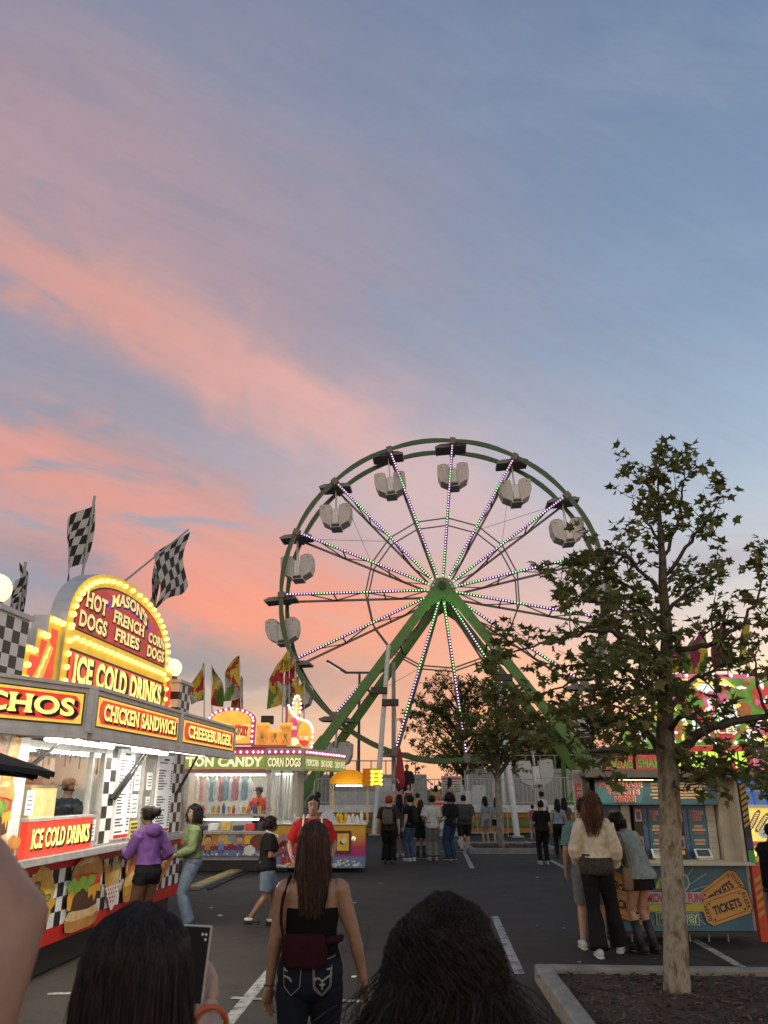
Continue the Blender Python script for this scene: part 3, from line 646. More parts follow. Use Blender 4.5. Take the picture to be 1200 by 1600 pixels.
# legs
q = None
for sy in (-1, 1):
    for sx in (-1, 1):
        q = MB(); y0, y1 = (-1.45, -2.2) if sy < 0 else (2.1, 3.0)
        top = Vector((sx * .12, y0, HUB + .1)); foot = Vector((sx * 8.3, y1, .55)); mid = top.lerp(foot, .70)
        q.bar(top, mid, .28, .44, GREEN, up=(sx, 0, 1)); q.bar(mid - (mid - top).normalized() * .3, foot, .30, .54, GREEN, up=(sx, 0, 1))
        for f_ in (.30, .52, .74): pj = top.lerp(foot, f_); q.box(pj, (.5, .34, .12), GREEN)
        q.bar(mid + Vector((sx * .15, 0, -.3)), Vector((mid.x + sx * .1, y1, .4)), .2, .22, GREEN); q.box((foot.x, foot.y, .25), (1.0, .8, .5), GREEN)
        q.build('support_leg', wheel)
    q = MB(); q.prism([(-.5, HUB - .35), (-.36, HUB + .25), (-.16, HUB + .42), (.16, HUB + .42), (.36, HUB + .25), (.5, HUB - .35), (.9, HUB - 1.15), (0, HUB - .55), (-.9, HUB - 1.15)], (-1.63 if sy < 0 else 1.95), (-1.27 if sy < 0 else 2.25), GREEN); q.build('hub_plate', wheel)
q = MB()
for yb in (-2.2, 3.0): q.bar((-8.3, yb, .45), (8.3, yb, .45), .24, .26, GREEN)
for sx in (-1, 1):
    for f in (.25, .45, .62): a = Vector((sx * .12, -1.45, HUB)).lerp(Vector((sx * 8.3, -2.3, .55)), f); q.bar(a, (a.x, -a.y * 1.38, a.z), .1, .1, GREEN)
q.build('base_frame', wheel)
q = MB()
for k in range(5): q.bar((5.0 + k * .35, -2.9 - .1 * k, .5), (6.4 + k * .3, -2.5, 2.5 - .1 * k), .07, .12, GREEN)
q.bar((4.6, -3.2, .4), (7.0, -2.5, 3.4), .2, .26, GREEN); q.build('outrigger', wheel)
# loading deck with striped skirt and steps
deck = thing('loading_deck', 'grey ferris wheel loading deck with a yellow, red and green striped skirt', 'platform', (3.6, 38.4, 0))
q = MB(); q.bx(-6.5, 7.6, -1.2, 2.0, .98, 1.14, GREY); q.bx(-6.5, 7.6, -1.26, -1.2, .90, 1.2, LGREY); q.build('deck_floor', deck)
for i in range(2): pass
q = MB(); cols = [(.30, .17, .015), (.22, .03, .015), (.07, .17, .04), (.22, .03, .015), (.30, .17, .015)]; zs = [.08, .26, .36, .62, .70, .92]
for i, c in enumerate(cols):
    m = mat('skirt_stripe_%d' % i, c, .7, var=.3, scale=2)
    n = 60; v = []; f = []
    for k in range(n + 1):
        x = -6.5 + 14.1 * k / n; y = -1.16 + .03 * math.sin(k * 1.9) + .02 * math.sin(k * .7)
        v += [(x, y, zs[i]), (x, y, zs[i + 1])]
    f = [(2 * k, 2 * k + 2, 2 * k + 3, 2 * k + 1) for k in range(n)]; q.add(v, f, m)
q.build('striped_skirt', deck)
q = MB()
for k in range(4): q.bx(-3.2, -.4, -2.4 + .3 * k, -1.27, .0 + .24 * k, .22 + .24 * k, GREY)
q.build('steps', deck)
q = MB(); q.bx(-6.0, -2.6, .4, 1.8, 1.15, 1.75, mat('pale_machine_box', (.36, .36, .36), .6)); q.build('control_box', deck, bevel=.03)
# crowd barriers along the deck
BARR = mat('galvanised_barrier', (.42, .42, .43), .45, .5)
def barrier(L=2.0, h=1.1, bars=11):
    q = MB(); q.tube(catmull([(-L / 2, 0, 0), (-L / 2, 0, h - .2), (-L / 2 + .06, 0, h - .06), (-L / 2 + .2, 0, h), (L / 2 - .2, 0, h), (L / 2 - .06, 0, h - .06), (L / 2, 0, h - .2), (L / 2, 0, 0)], 4), .022, BARR, n=6)
    q.tube([(-L / 2, 0, .15), (L / 2, 0, .15)], .018, BARR, n=6)
    for k in range(1, bars): x = -L / 2 + L * k / bars; q.tube([(x, 0, .15), (x, 0, h)], .012, BARR, n=5)
    return q
BP = [(-2.2, 37.25, 1.15, 1.7, 'crowd barrier on the loading deck beside the folded red parasol'), (-.3, 37.25, 1.15, 1.9, 'crowd barrier on the deck left of the boarding steps'), (3.9, 37.25, 1.15, 1.7, 'crowd barrier on the deck right of the boarding steps'), (5.7, 37.25, 1.15, 1.8, 'crowd barrier on the deck behind the slim island tree'), (7.9, 37.25, 1.2, 2.4, 'long crowd barrier at the end of the deck near the green leg'), (2.4, 38.9, 1.15, 1.6, 'crowd barrier at the back of the deck above the steps'),
      (4.2, 35.6, 0, 1.8, 'crowd barrier standing on the asphalt before the striped skirt'), (2.9, 35.3, 0, .8, 'narrow gate barrier on the asphalt at the foot of the steps')]
for x, y, z, L, lb in BP: tag(barrier(L, 1.12, max(4, int(L * 6))).build('crowd_barrier', loc=(x, y, z), rot=rnd.uniform(-.06, .06)), 'galvanised ' + lb, 'barrier', 'galvanised barriers round the ferris wheel')
for x, y, z, w, h, lb in [(2.95, 37.1, 1.5, .9, .9, 'pale notice board fixed to the rail above the steps'), (2.25, 35.0, .35, .62, 1.05, 'white rules sign with red heading at the foot of the ride steps')]:
    t = thing('notice_board', lb, 'sign', (x, y, 0)); q = MB(); q.bx(-w / 2, w / 2, -.02, .02, z, z + h, mat('notice_white', (.42, .42, .42), .5)); q.bx(-w / 2 + .05, w / 2 - .05, -.026, -.021, z + h - .16, z + h - .06, RED)
    for k in range(5): q.bx(-w / 2 + .08, w / 2 - .1, -.026, -.021, z + h - .26 - k * .1, z + h - .23 - k * .1, DARK)
    q.build('panel', t); q = MB()
    for sx in (-1, 1): q.bx(sx * (w / 2 - .04) - .02, sx * (w / 2 - .04) + .02, .021, .06, 0 if y < 36 else 1.15, z + h * .8, GREY)
    q.build('post', t)
# folded red parasol on the deck
px = atY(625, 1215, 38.3); t = thing('folded_parasol', 'folded red parasol standing on the loading deck', 'parasol', (px.x, 38.3, 1.14))
q = MB(); q.lathe([(.05, .65), (.20, .8), (.23, 1.1), (.17, 1.7), (.07, 2.3), (.02, 2.5)], mat('parasol_red', (.30, .012, .02), .8, var=.3), n=12); q.build('canopy', t, smooth=True)
q = MB(); q.tube([(0, 0, 0), (0, 0, .7)], .03, GREY); q.lathe([(.3, 0), (.3, .06), (.05, .1)], DARK); q.build('pole', t)
# masts and posts
def mast(name, label, a, b, r, m, floods=(), Yc=None):
    a = Vector(a); b = Vector(b); t = thing(name, label, 'mast', a)
    q = MB(); d = b - a; q.tube([(0, 0, 0), d], [r, r * .8], m, n=10); q.box((0, 0, .03), (.5, .5, .06), GREY); q.build('pole', t)
    for f, dx in floods:
        p = d * f; q = MB(); q.box((p.x + dx * .3, p.y - .12, p.z), (.75, .28, .30), BLACK); q.bar(p, (p.x + dx * .3, p.y - .05, p.z), .06, .06, BLACK); q.build('floodlight', t, bevel=.02)
    return t
mast('light_mast', 'slanting silver mast with black floodlights left of the ferris wheel', (*atY(585, 1290, 37).xy, 0), atY(607, 1008, 37), .13, LGREY, ((.745, -.9), (.68, .9)))
mast('light_mast', 'silver mast standing right of the slim island tree', (*atY(808, 1305, 35.4).xy, 0), atY(771, 1010, 36.4), .13, LGREY, ((.82, .9),))
mast('steel_post', 'dark steel post rising behind the folded red parasol', (*atY(615, 1230, 42.6).xy, 0), atY(615, 1035, 42.6), .13, GREY)
mast('silver_prop', 'thin silver prop beside the hidden right leg of the ferris wheel', (*atY(790, 1300, 39.4).xy, 0), atY(774, 1020, 39.4), .09, LGREY)
lp = Vector((*atY(560, 1230, 62).xy, 0)); t = thing('street_lamp', 'dark parking lot lamp post with two lamp arms against the orange sky', 'street lamp', lp)
zt = atY(560, 1050, 62).z; q = MB(); q.tube([(0, 0, 0), (0, 0, zt)], [.13, .09], DARK); q.bar((-1.1, 0, zt - .05), (1.6, 0, zt - .05), .12, .16, DARK); q.build('pole', t)
q = MB(); q.bar((-2.5, 0, zt + .85), (-1.0, 0, zt - .05), .3, .18, DARK); l1 = q.build('lamp_head', t)
q = MB(); q.bar((-2.4, 0, zt + .69), (-1.5, 0, zt + .13), .24, .04, glow('dim_lamp_glass', (.8, .85, .9), .8, var=0)); q.build('lens', l1)
q = MB(); q.bar((1.55, 0, zt - .02), (2.6, 0, zt + .5), .3, .18, DARK); q.build('lamp_head', t)
# pale trailers behind the wheel
def trailer(label, loc, L, h, rot=0):
    t = thing('ride_trailer', label, 'trailer', loc, rot); q = MB(); q.bx(-L / 2, L / 2, -1.2, 1.2, .9, h, mat('trailer_body', (.33, .33, .34), .5, var=.2)); q.bx(-L / 2, L / 2, -1.24, -1.2, h - .25, h - .1, GREY)
    for k in range(int(L / 1.2)): q.bx(-L / 2 + .3 + k * 1.2, -L / 2 + .36 + k * 1.2, -1.23, -1.2, 1.0, h - .3, GREY)
    q.build('body', t, bevel=.03); q = MB()
    for k in range(int(L / .8) + 1): q.tube([(-L / 2 + k * .8, -1.1, h), (-L / 2 + k * .8, -1.1, h + .7)], .03, GREY, n=5)
    q.tube([(-L / 2, -1.1, h + .7), (L / 2, -1.1, h + .7)], .03, GREY, n=5); q.build('roof_rail', t)
    for sx in (-.3, .3):
        q = MB(); q.tube([(sx * L, -1.25, .5), (sx * L, -.95, .5)], .5, RUBBER, n=18); q.tube([(sx * L, -1.27, .5), (sx * L, -1.24, .5)], .25, LGREY, n=14); q.build('wheel', t)
trailer('pale ride trailer with a roof rail behind the silver light mast', (-1.2, 47, 0), 7, 2.6); trailer('pale ride trailer behind the trees and the loading deck', (8.6, 47.5, 0), 8, 2.9)
# ================================================================== BURGER STAND (left)
SR = glow('backlit_red', (.62, .04, .02), .95); SY = glow('backlit_yellow', (.95, .62, .08), .75); SLET = glow('backlit_letter_yellow', (1.0, .80, .22), 1.05, var=.08)
SORG = glow('backlit_orange', (.85, .28, .03), .75); FRY = glow('frame_yellow', (.80, .52, .03), .35); OUTL = mat('letter_outline_black', (.015, .012, .01), .5)
SKR = mat('skirt_red', (.52, .02, .015), .35, var=.15); CHW = mat('checker_white', (.72, .71, .68), .45, var=.1); CHB = mat('checker_black', (.015, .015, .016), .45)
ALU = mat('aluminium_frame', (.44, .43, .42), .45, .3, var=.25, scale=9); INW = mat('stand_interior_wall', (.45, .43, .38), .6); KIT = mat('kitchen_back_wall', (.17, .17, .15), .45, .4, var=.4, scale=3)
BUN = mat('bun_brown', (.55, .26, .07), .45, var=.35, scale=5); BUNL = mat('bun_light', (.75, .52, .25), .5, var=.3, scale=6); PATTY = mat('patty', (.09, .035, .02), .6, var=.5, scale=20); CHEESE = mat('cheese', (.75, .38, .04), .45, var=.25); LETT = mat('lettuce', (.16, .30, .04), .5, var=.4, scale=12)
TOM = mat('tomato', (.50, .05, .02), .4, var=.3); CHIP = mat('chip_yellow', (.66, .42, .08), .5, var=.4, scale=9); OLIVE = mat('pepper_slice', (.12, .10, .02), .5, var=.3); OLI2 = mat('pepper_core', (.30, .24, .06), .5); KET = mat('ketchup_red', (.50, .02, .01), .3); MUS = mat('mustard', (.85, .50, .02), .35); DOG = mat('corn_dog_batter', (.55, .24, .05), .5, var=.35, scale=7); FRIES = mat('fries', (.68, .42, .12), .5, var=.35, scale=9)
st = thing('burger_stand', 'long burger stand with lit arched yellow and red sign, checkered panels and food pictures', 'food stand', (-3.62, 9.5, 0), R(86.2))
# structure
q = MB(); q.bx(-3.3, 4.62, 0.02, 2.5, .30, .36, GREY); q.bx(-3.3, 4.62, 2.4, 2.46, .36, 2.7, KIT); q.bx(-3.3, 4.62, 0, 2.5, 2.66, 2.74, mat('roof_panel', (.4, .4, .4), .6)); q.bx(4.56, 4.62, .02, 2.4, .36, 2.66, CHW); q.bx(-3.3, -3.24, .02, 2.4, .36, 2.66, CHW)
q.bx(-3.2, 4.5, .3, .75, .36, 1.05, INW); q.build('stand_body', st)
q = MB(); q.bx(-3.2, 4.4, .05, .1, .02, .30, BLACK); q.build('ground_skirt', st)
q = MB(); q.bx(-3.3, 4.72, -.17, .06, 1.175, 1.215, STEEL); q.bx(-3.3, 4.72, -.18, -.165, 1.14, 1.22, ALU); q.build('counter', st, bevel=.006)
# skirt with pictures
q = MB(); q.bx(-3.3, 4.62, -.02, .02, .30, 1.17, SKR); y = -.024
z0, z1 = .46, 1.04; n = 46; w = (4.58 + 2.6) / n; hz_ = (z1 - z0) / 4
for i in range(n):
    for j in range(4): q.sheet([(-2.6 + i * w, z0 + j * hz_), (-2.6 + (i + 1) * w, z0 + j * hz_), (-2.6 + (i + 1) * w, z0 + (j + 1) * hz_), (-2.6 + i * w, z0 + (j + 1) * hz_)], y, CHW if (i + j) % 2 else CHB)
rf = random.Random(12)
def nachos(q, cx, cz, s, y):
    q.sheet([(cx + s * a, cz + s * b) for a, b in [(-.75, -.3), (-.5, .35), (-.15, .7), (.05, .98), (.4, .78), (.62, .3), (.4, -.5), (.0, -1.05), (-.3, -.75)]], y, CHIP)
    for k in range(46):
        a, r = rf.uniform(0, 6.28), rf.uniform(0, .8) ** .6; x, z = cx + s * .6 * r * math.cos(a), cz + s * .8 * r * math.sin(a) + .02; g = s * rf.uniform(.12, .24); t = rf.uniform(0, 6.28)
        m = rf.choice((CHIP, CHEESE, CHEESE, FRIES, BUNL))
        q.sheet([(x + g * math.cos(t + k2 * 2.1), z + g * math.sin(t + k2 * 2.1)) for k2 in range(3)], y - .001 - k * .0002, m)
    for k in range(17):
        a, r = rf.uniform(0, 6.28), rf.uniform(0, .75); x, z = cx + s * .55 * r * math.cos(a), cz + s * .75 * r * math.sin(a); g = s * rf.uniform(.11, .17)
        q.disc(x, z, g, g * .8, y - .012 - k * .0004, OLIVE, 14, rf.uniform(0, 90)); q.disc(x, z, g * .66, g * .5, y - .0122 - k * .0004, OLI2, 12)
def blobby(cx, cz, rx, rz, n, amp, seed):
    r_ = random.Random(seed); return [(cx + rx * math.cos(6.283 * i / n) * (1 + amp * r_.uniform(-1, 1)), cz + rz * math.sin(6.283 * i / n) * (1 + amp * r_.uniform(-1, 1))) for i in range(n)]
def burger(q, cx, cz, s, y):
    def P_(pts): return [(cx + s * a, cz + s * b) for a, b in pts]
    q.sheet(P_([(-.62, -.62), (-.55, -.95), (-.3, -1.02), (.3, -1.02), (.55, -.95), (.62, -.62), (.45, -.5), (-.45, -.5)]), y, BUN); q.sheet(P_([(-.60, -.62), (-.5, -.44), (0, -.40), (.5, -.44), (.60, -.62), (.4, -.72), (-.35, -.72)]), y - .002, BUNL)
    q.sheet(P_([(-.5, -.42), (-.52, -.1), (-.3, .12), (.25, .12), (.5, .0), (.5, -.42), (.2, -.5), (-.2, -.46)]), y - .004, PATTY)
    q.sheet(P_([(-.58, -.38), (-.62, .0), (-.4, .26), (.1, .3), (.1, .12), (-.28, .12), (-.42, -.1), (-.46, -.4)]), y - .006, CHEESE)
    q.sheet(P_([(.08, .3), (.56, .22), (.60, -.1), (.45, -.05), (.38, -.36), (.28, -.1), (.14, -.2)]), y - .007, CHEESE)
    q.sheet(P_([(-.50, .48), (-.52, .2), (-.2, .26), (.1, .1), (.55, .18), (.56, .46), (0, .56)]), y - .008, TOM)
    for k in range(9): x = -.56 + k * .10; q.sheet(blobby(cx + s * x, cz + s * (.26 + .10 * math.sin(k * 1.9)), s * .09, s * .17, 9, .25, k), y - .010 - k * .0003, LETT)
    q.sheet(P_([(-.52, .46), (-.56, .62), (-.44, .86), (-.2, 1.02), (.08, 1.06), (.34, .98), (.52, .80), (.60, .56), (.58, .42), (.2, .52), (-.2, .54)]), y - .014, BUN); q.sheet(P_([(-.36, .78), (-.14, .95), (.1, .97), (.3, .88), (.1, .80), (-.15, .82)]), y - .016, BUNL)
    for k in range(14): q.disc(cx + s * rf.uniform(-.42, .45), cz + s * rf.uniform(.6, .92), .008, .005, y - .018, BUNL, 6)
def fries(q, cx, cz, s, y):
    for k in range(30):
        x = cx + s * rf.uniform(-.38, .38); a = rf.gauss(0, .3); L = s * rf.uniform(.6, 1.05); z = cz - s * .25
        q.ribbon([(x, z), (x + L * math.sin(a) * .5, z + L * .5), (x + L * math.sin(a), z + L * math.cos(a))], s * .11, y - .0005 * k, rf.choice((FRIES, FRIES, CHIP, BUNL, BUN)))
    T = [(-.48, -.15), (.48, -.1), (.12, -.85), (-.02, -.9)]; q.sheet([(cx + s * a, cz + s * b) for a, b in T], y - .017, CHW)
    for r_ in range(4):
        for c_ in range(6):
            a, b = -.40 + c_ * .14 + (.06 if r_ % 2 else 0), -.22 - r_ * .13
            if abs(a + .0) < .46 + (b + .15) * .55: q.sheet([(cx + s * (a + dx), cz + s * (b + dz)) for dx, dz in ((-.03, -.04), (.03, -.04), (.03, .04), (-.03, .04))], y - .018, SKR)
def corndog(q, cx, cz, L, w, rot, y, sauce=MUS):
    c, sn = math.cos(R(rot)), math.sin(R(rot)); f = lambda a, b: (cx + a * c - b * sn, cz + a * sn + b * c); n = 14
    q.sheet([f(L * math.cos(6.283 * i / 20) * .5, w * .5 * (abs(math.sin(6.283 * i / 20)) ** .6) * (1 if math.sin(6.283 * i / 20) > 0 else -1)) for i in range(20)], y, DOG)
    q.sheet([f(L * math.cos(6.283 * i / 20) * .44, w * .2 + w * .18 * math.sin(6.283 * i / 20)) for i in range(20)], y - .001, BUNL)
    q.ribbon([f(-L * .36 + L * .72 * i / n, w * .2 * (1 if i % 2 else -1)) for i in range(n + 1)], w * .17, y - .003, sauce)
def wide(q, fn, cx_, sx_, *a):
    q.M = Matrix.Translation((cx_, 0, 0)) @ Matrix.Diagonal((sx_, 1, 1, 1)); fn(q, 0, *a); q.M = None
wide(q, nachos, -.28, 1.75, .73, .40, y - .003); wide(q, burger, .90, 2.0, .73, .385, y - .022); wide(q, fries, 1.78, 1.5, .76, .38, y - .006); corndog(q, 2.36, .99, .52, .34, 60, y - .030, KET); corndog(q, 2.46, .68, .72, .40, 15, y - .034)
corndog(q, 3.66, .72, 1.25, .26, 26, y - .034, KET); wide(q, fries, 3.05, 1.3, .72, .36, y - .004); wide(q, burger, -1.6, 1.7, .74, .36, y - .004)
q.ribbon([(3.2, .44), (3.7, .62), (4.2, .94)], .10, y - .012, BUNL)
q.bx(-2.6, 4.6, -.0255, -.0245, .735, .739, ALU); q.build('picture_skirt', st)
# upper front: posts, glass, checker columns, boards
def checker_strip(q, x0, x1, z0, z1, nx, nz, y):
    w, h = (x1 - x0) / nx, (z1 - z0) / nz
    for i in range(nx):
        for j in range(nz): q.sheet([(x0 + i * w, z0 + j * h), (x0 + (i + 1) * w, z0 + j * h), (x0 + (i + 1) * w, z0 + (j + 1) * h), (x0 + i * w, z0 + (j + 1) * h)], y, CHW if (i + j) % 2 else CHB)
q = MB()
for x in (-.86, .82, 1.18, 2.18, 2.62, 3.12, 3.9, 4.5): q.bx(x - .025, x + .025, -.02, .04, 1.215, 2.42, ALU)
for x0, x1 in ((-.86, .82), (.82, 1.18), (2.18, 3.12)): q.bx(x0 + .025, x1 - .025, -.015, .035, 2.30, 2.36, ALU); q.bx(x0 + .025, x1 - .025, -.015, .035, 1.222, 1.26, ALU)
q.bx(-3.3, 4.62, -.02, .05, 2.42, 2.66, LGREY); q.build('window_frame', st)
for x0, x1 in ((-.83, .79), (.85, 1.15), (2.21, 2.6), (2.65, 3.09)): q = MB(); q.add([(x0, .01, 1.26), (x1, .01, 1.26), (x1, .01, 2.3), (x0, .01, 2.3)], [(0, 1, 2, 3)], GLASS); q.build('window_glass', st)
q = MB(); q.bx(1.21, 1.58, -.01, .03, 1.222, 2.40, CHW); checker_strip(q, 1.22, 1.58, 1.23, 2.40, 2, 8, -.0125); q.build('checker_panel', st)
q = MB(); q.bx(3.93, 4.47, -.01, .03, 1.222, 2.40, CHW); checker_strip(q, 3.94, 4.46, 1.23, 2.40, 3, 8, -.0125); q.build('checker_panel', st)
BOARD = mat('menu_board_white', (.62, .62, .62), .5, 0, .25, var=.05); INK = mat('menu_ink', (.05, .05, .055), .6)
def menu_board(x0, x1, z0, z1, seed, par):
    q = MB(); r_ = random.Random(seed); q.bx(x0, x1, -.045, -.005, z0, z1, BOARD); n = 25; h = (z1 - z0 - .16) / n
    q.bx(x0 + .02, x1 - .02, -.048, -.0455, z0 + .01, z0 + .05, SKR); q.bx((x0 * 2 + x1) / 3, (x0 + 2 * x1) / 3, -.048, -.0455, z1 - .08, z1 - .05, INK)
    for i in range(n):
        if r_.random() < .14: continue
        z = z1 - .12 - i * h; L = r_.uniform(.25, .55) * (x1 - x0)
        q.bx(x0 + .03, x0 + .03 + L, -.048, -.0455, z, z + h * .45, INK); q.bx(x1 - .12, x1 - .035, -.048, -.0455, z, z + h * .5, INK)
    q.build('menu_board', par)
menu_board(1.60, 2.14, 1.26, 2.38, 1, st); menu_board(3.16, 3.86, 1.26, 2.36, 2, st)
for x, z, w, h in [(2.3, 1.85, .2, .34), (2.26, 1.5, .24, .3), (2.8, 1.86, .22, .24), (2.82, 1.55, .16, .22), (-.74, 1.62, .16, .24), (.9, 1.28, .2, .24)]:
    q = MB(); q.bx(x, x + w, -.012, -.003, z, z + h, BOARD)
    for k in range(4): q.bx(x + .02, x + w * .8, -.0145, -.0125, z + h * .75 - k * h * .18, z + h * .8 - k * h * .18, INK)
    q.build('paper_notice', st)
q = MB(); q.bx(2.22, 2.5, -.04, -.02, 1.24, 1.46, mat('price_tag_yellow', (.6, .5, .12), .5))
for k in range(4): q.bx(2.24, 2.48, -.044, -.041, 1.26 + k * .05, 1.285 + k * .05, INK)
q.build('price_tags', st)
q = MB(); q.bx(-.82, .8, -.10, -.03, 1.222, 1.56, SR); q.text('ICE COLD DRINKS', SLET, -.72, 1.30, 1.42, .19, -.106, .03, .05, None, OUTL, (.014, -.014), .045); q.bx(-.84, .82, -.11, -.02, 1.56, 1.59, ALU); q.build('drinks_sign', st)
q = MB(); q.bx(-3.2, -.9, -.05, -.01, 1.222, 2.42, mat('poster_white', (.6, .6, .58), .5)); y = -.054
for k, (x, z) in enumerate([(-1.25, 2.1), (-1.55, 2.0), (-1.9, 2.15), (-2.3, 2.0)]): corndog(q, x, z, .75, .24, 80 - 8 * k, y - .002 * k, (MUS, KET)[k % 2])
burger(q, -1.35, 1.62, .34, y - .02); fries(q, -1.9, 1.6, .4, y - .012)
for k in range(12): q.sheet(blobby(-1.25 + rf.uniform(-.3, .25), 1.34 + rf.uniform(-.1, .12), .09, .07, 9, .3, k), y - .045 - k * .001, DOG)
q.build('food_poster', st)
# hinged awning of sign flaps
q = MB(); AW = [(-3.47, -.30), (-1.93, -1.02), (3.42, -1.02), (3.42, -.02), (-3.47, -.02)]
q.add([(x, y, z) for z in (2.40, 2.44) for x, y in AW], [(4, 3, 2, 1, 0), (5, 6, 7, 8, 9)] + [(i, (i + 1) % 5, 5 + (i + 1) % 5, 5 + i) for i in range(5)], WHITE)
for k in range(9): q.bx(-1.8 + k * .62, -1.77 + k * .62, -1.0, -.03, 2.36, 2.40, ALU)
q.build('awning', st)
FRM = mat('flap_frame_grey', (.66, .64, .62), .45, var=.2)
def flap(M, L, txt, tx, tw, col_a=SR, grad=False, tail=0.0):
    q = MB(); q.M = M; h0, h1 = 2.36, 2.74
    q.bx(0, L, 0, .10, h0, h1, FRM); q.bx(.06, L - .06, -.008, -.001, h0 + .05, h1 - .045, OUTL); q.bx(.08, L - .08, -.012, -.0085, h0 + .062, h1 - .058, SY)
    x0, x1, a, b, c = .11, L - .11, h0 + .085, h1 - .08, .06
    q.sheet([(x0 + c, a), (x1 - c, a), (x1, a + c), (x1, b - c), (x1 - c, b), (x0 + c, b), (x0, b - c), (x0, a + c)], -.015, col_a)
    q.text(txt, SLET, tx, h0 + .118, tw, .155, -.02, .035, .05, None, OUTL, (.014, -.016), .03)
    for x in (0.0, L): q.bx(x - .035, x + .035, -.02, .11, h0 - .01, h1 + .01, FRM)
    q.bx(0, L, -.03, .12, h1, h1 + .03, FRM); q.bx(0, L, -.02, .10, h0 - .06, h0, FRM)
    q.build('sign_flap', st)
flap(Matrix.Translation((-1.90, -1.10, 0)), 2.55, 'CHICKEN SANDWICH', .2, 2.15); flap(Matrix.Translation((.72, -1.10, 0)), 2.66, 'CHEESEBURGER', .25, 2.18)
flap(Matrix.Translation((-3.50, -.36, 0)) @ Matrix.Rotation(R(-25.2), 4, 'Z'), 1.70, 'NACHOS', .12, 1.40)
q = None
for x0, x1, y in ((-.9, .95, -.78), (-1.2, .6, -.34), (1.35, 3.0, -.78), (1.2, 2.6, -.34), (-1.85, -1.35, -.8)):
    q = MB(); q.bx(x0, x1, y - .03, y + .03, 2.372, 2.398, WHITE); q.tube([(x0 + .03, y, 2.345), (x1 - .03, y, 2.345)], .022, TUBE, n=6); tb_ = q.build('tube_light', st)
    lamp('tube_glow', 'AREA', ((x0 + x1) / 2, y, 2.32), 22, st, (x1 - x0, .08), (1, .92, .78))
for (a, b) in [((1.95, -.26, 2.38), (1.40, -.05, 1.75)), ((2.08, -.26, 2.38), (1.53, -.05, 1.75)), ((4.3, -.30, 2.40), (4.12, -.03, 1.78)), ((-.75, -.35, 2.38), (-1.1, -.08, 2.0))]:
    q = MB(); q.tube([a, b], .016, BLACK, n=6); q.tube([b, Vector(b).lerp(Vector(a), .5)], .024, BLACK, n=6); q.build('gas_strut', st)
# interior
q = MB(); q.bx(-.6, 4.3, 1.9, 2.35, .95, 1.0, STEEL); q.bx(-.6, 4.3, 2.0, 2.38, 1.65, 1.68, STEEL); q.bx(-.5, .8, .25, .8, 1.0, 1.22, STEEL)
for k in range(18):
    x = -.5 + k * .27; h = rf.uniform(.12, .3); q.lathe([(.06, 0), (.07, h * .7), (.04, h)], rf.choice((WHITE, RED, mat('jar_blue', (.05, .1, .3), .4), CHIP, GREY)), 10, (x, 2.2, 1.68))
q.bx(-.6, 4.3, 1.95, 2.38, 2.05, 2.08, STEEL); q.bx(-.4, .5, 1.6, 2.2, 1.0, 1.5, DARK); q.bx(-.2, 4.2, 1.2, 1.26, 2.42, 2.46, STEEL)
for k in range(26):
    x = -.3 + k * .17; q.tube([(x, 1.23, 2.42), (x, 1.23, 2.42 - rf.uniform(.1, .35))], .012, rf.choice((STEEL, DARK, WOOD)), n=5)
    if k % 2: q.bx(x, x + rf.uniform(.1, .2), 2.0, 2.3, 2.08, 2.08 + rf.uniform(.1, .3), rf.choice((DARK, RED, WOOD, WHITE, GREY)))
q.bx(1.0, 2.1, 2.3, 2.39, 1.0, 1.6, GREY); q.bx(2.4, 3.4, 2.2, 2.39, 1.05, 1.6, DARK); q.build('kitchen_shelving', st)
q = MB(); q.bx(.45, 1.14, .55, .95, 1.38, 1.92, mat('warmer_shell', (.5, .42, .25), .5)); q.bx(.48, 1.11, .535, .549, 1.42, 1.88, glow('warmer_glow', (1, .66, .28), 1.0, var=.2)); q.bx(.40, 1.2, .5, 1.0, 1.24, 1.38, STEEL); q.build('food_warmer', st)
lamp('kitchen_light', 'AREA', (.4, 1.2, 2.6), 46, st, (3.5, .5), (1, .9, .72)); lamp('kitchen_light', 'AREA', (3.2, 1.2, 2.6), 18, st, (2, .5), (1, .9, .72))
q = MB()
for x in (-.3, 1.4, 3.0): q.bx(x, x + 1.2, 1.4, 1.45, 2.62, 2.65, TUBE); q.bx(x - .2, x + .9, 2.33, 2.37, 2.2, 2.22, TUBE)
q.build('kitchen_tube', st)
# roof sign
sx0, sx1, shz, top = -.17, 3.55, 4.0, 4.62; cx = (sx0 + sx1) / 2; hw = (sx1 - sx0) / 2; sag = top - shz; Rr = (hw * hw + sag * sag) / (2 * sag); cz = top - Rr; a0 = math.asin(hw / Rr)
def arch(ins, zb, n=24):
    h = hw - ins; b = .92 - ins; e = 2 / 2.3; o = []
    for i in range(n + 1): t_ = math.pi * i / n; c_, s_ = math.cos(t_), math.sin(t_); o.append((cx + h * math.copysign(abs(c_) ** e, c_), 3.70 + b * abs(s_) ** e))
    return [(cx + h, zb)] + o + [(cx - h, zb)]
sign = MB(); sign.prism(arch(0, 2.76), .08, .30, FRY, LGREY); yy = .076
sign.sheet(arch(.17, 3.68), yy, OUTL); sign.sheet(arch(.195, 3.70), yy - .004, glow('backlit_arch_red', (.50, .03, .03), .6, var=.5, scale=1.2)); sign.sheet([(sx0 + .17, 2.80), (sx1 - .17, 2.80), (sx1 - .17, 3.45), (sx0 + .17, 3.45)], yy, OUTL); sign.sheet([(sx0 + .19, 2.82), (sx1 - .19, 2.82), (sx1 - .19, 3.42), (sx0 + .19, 3.42)], yy - .004, SR)
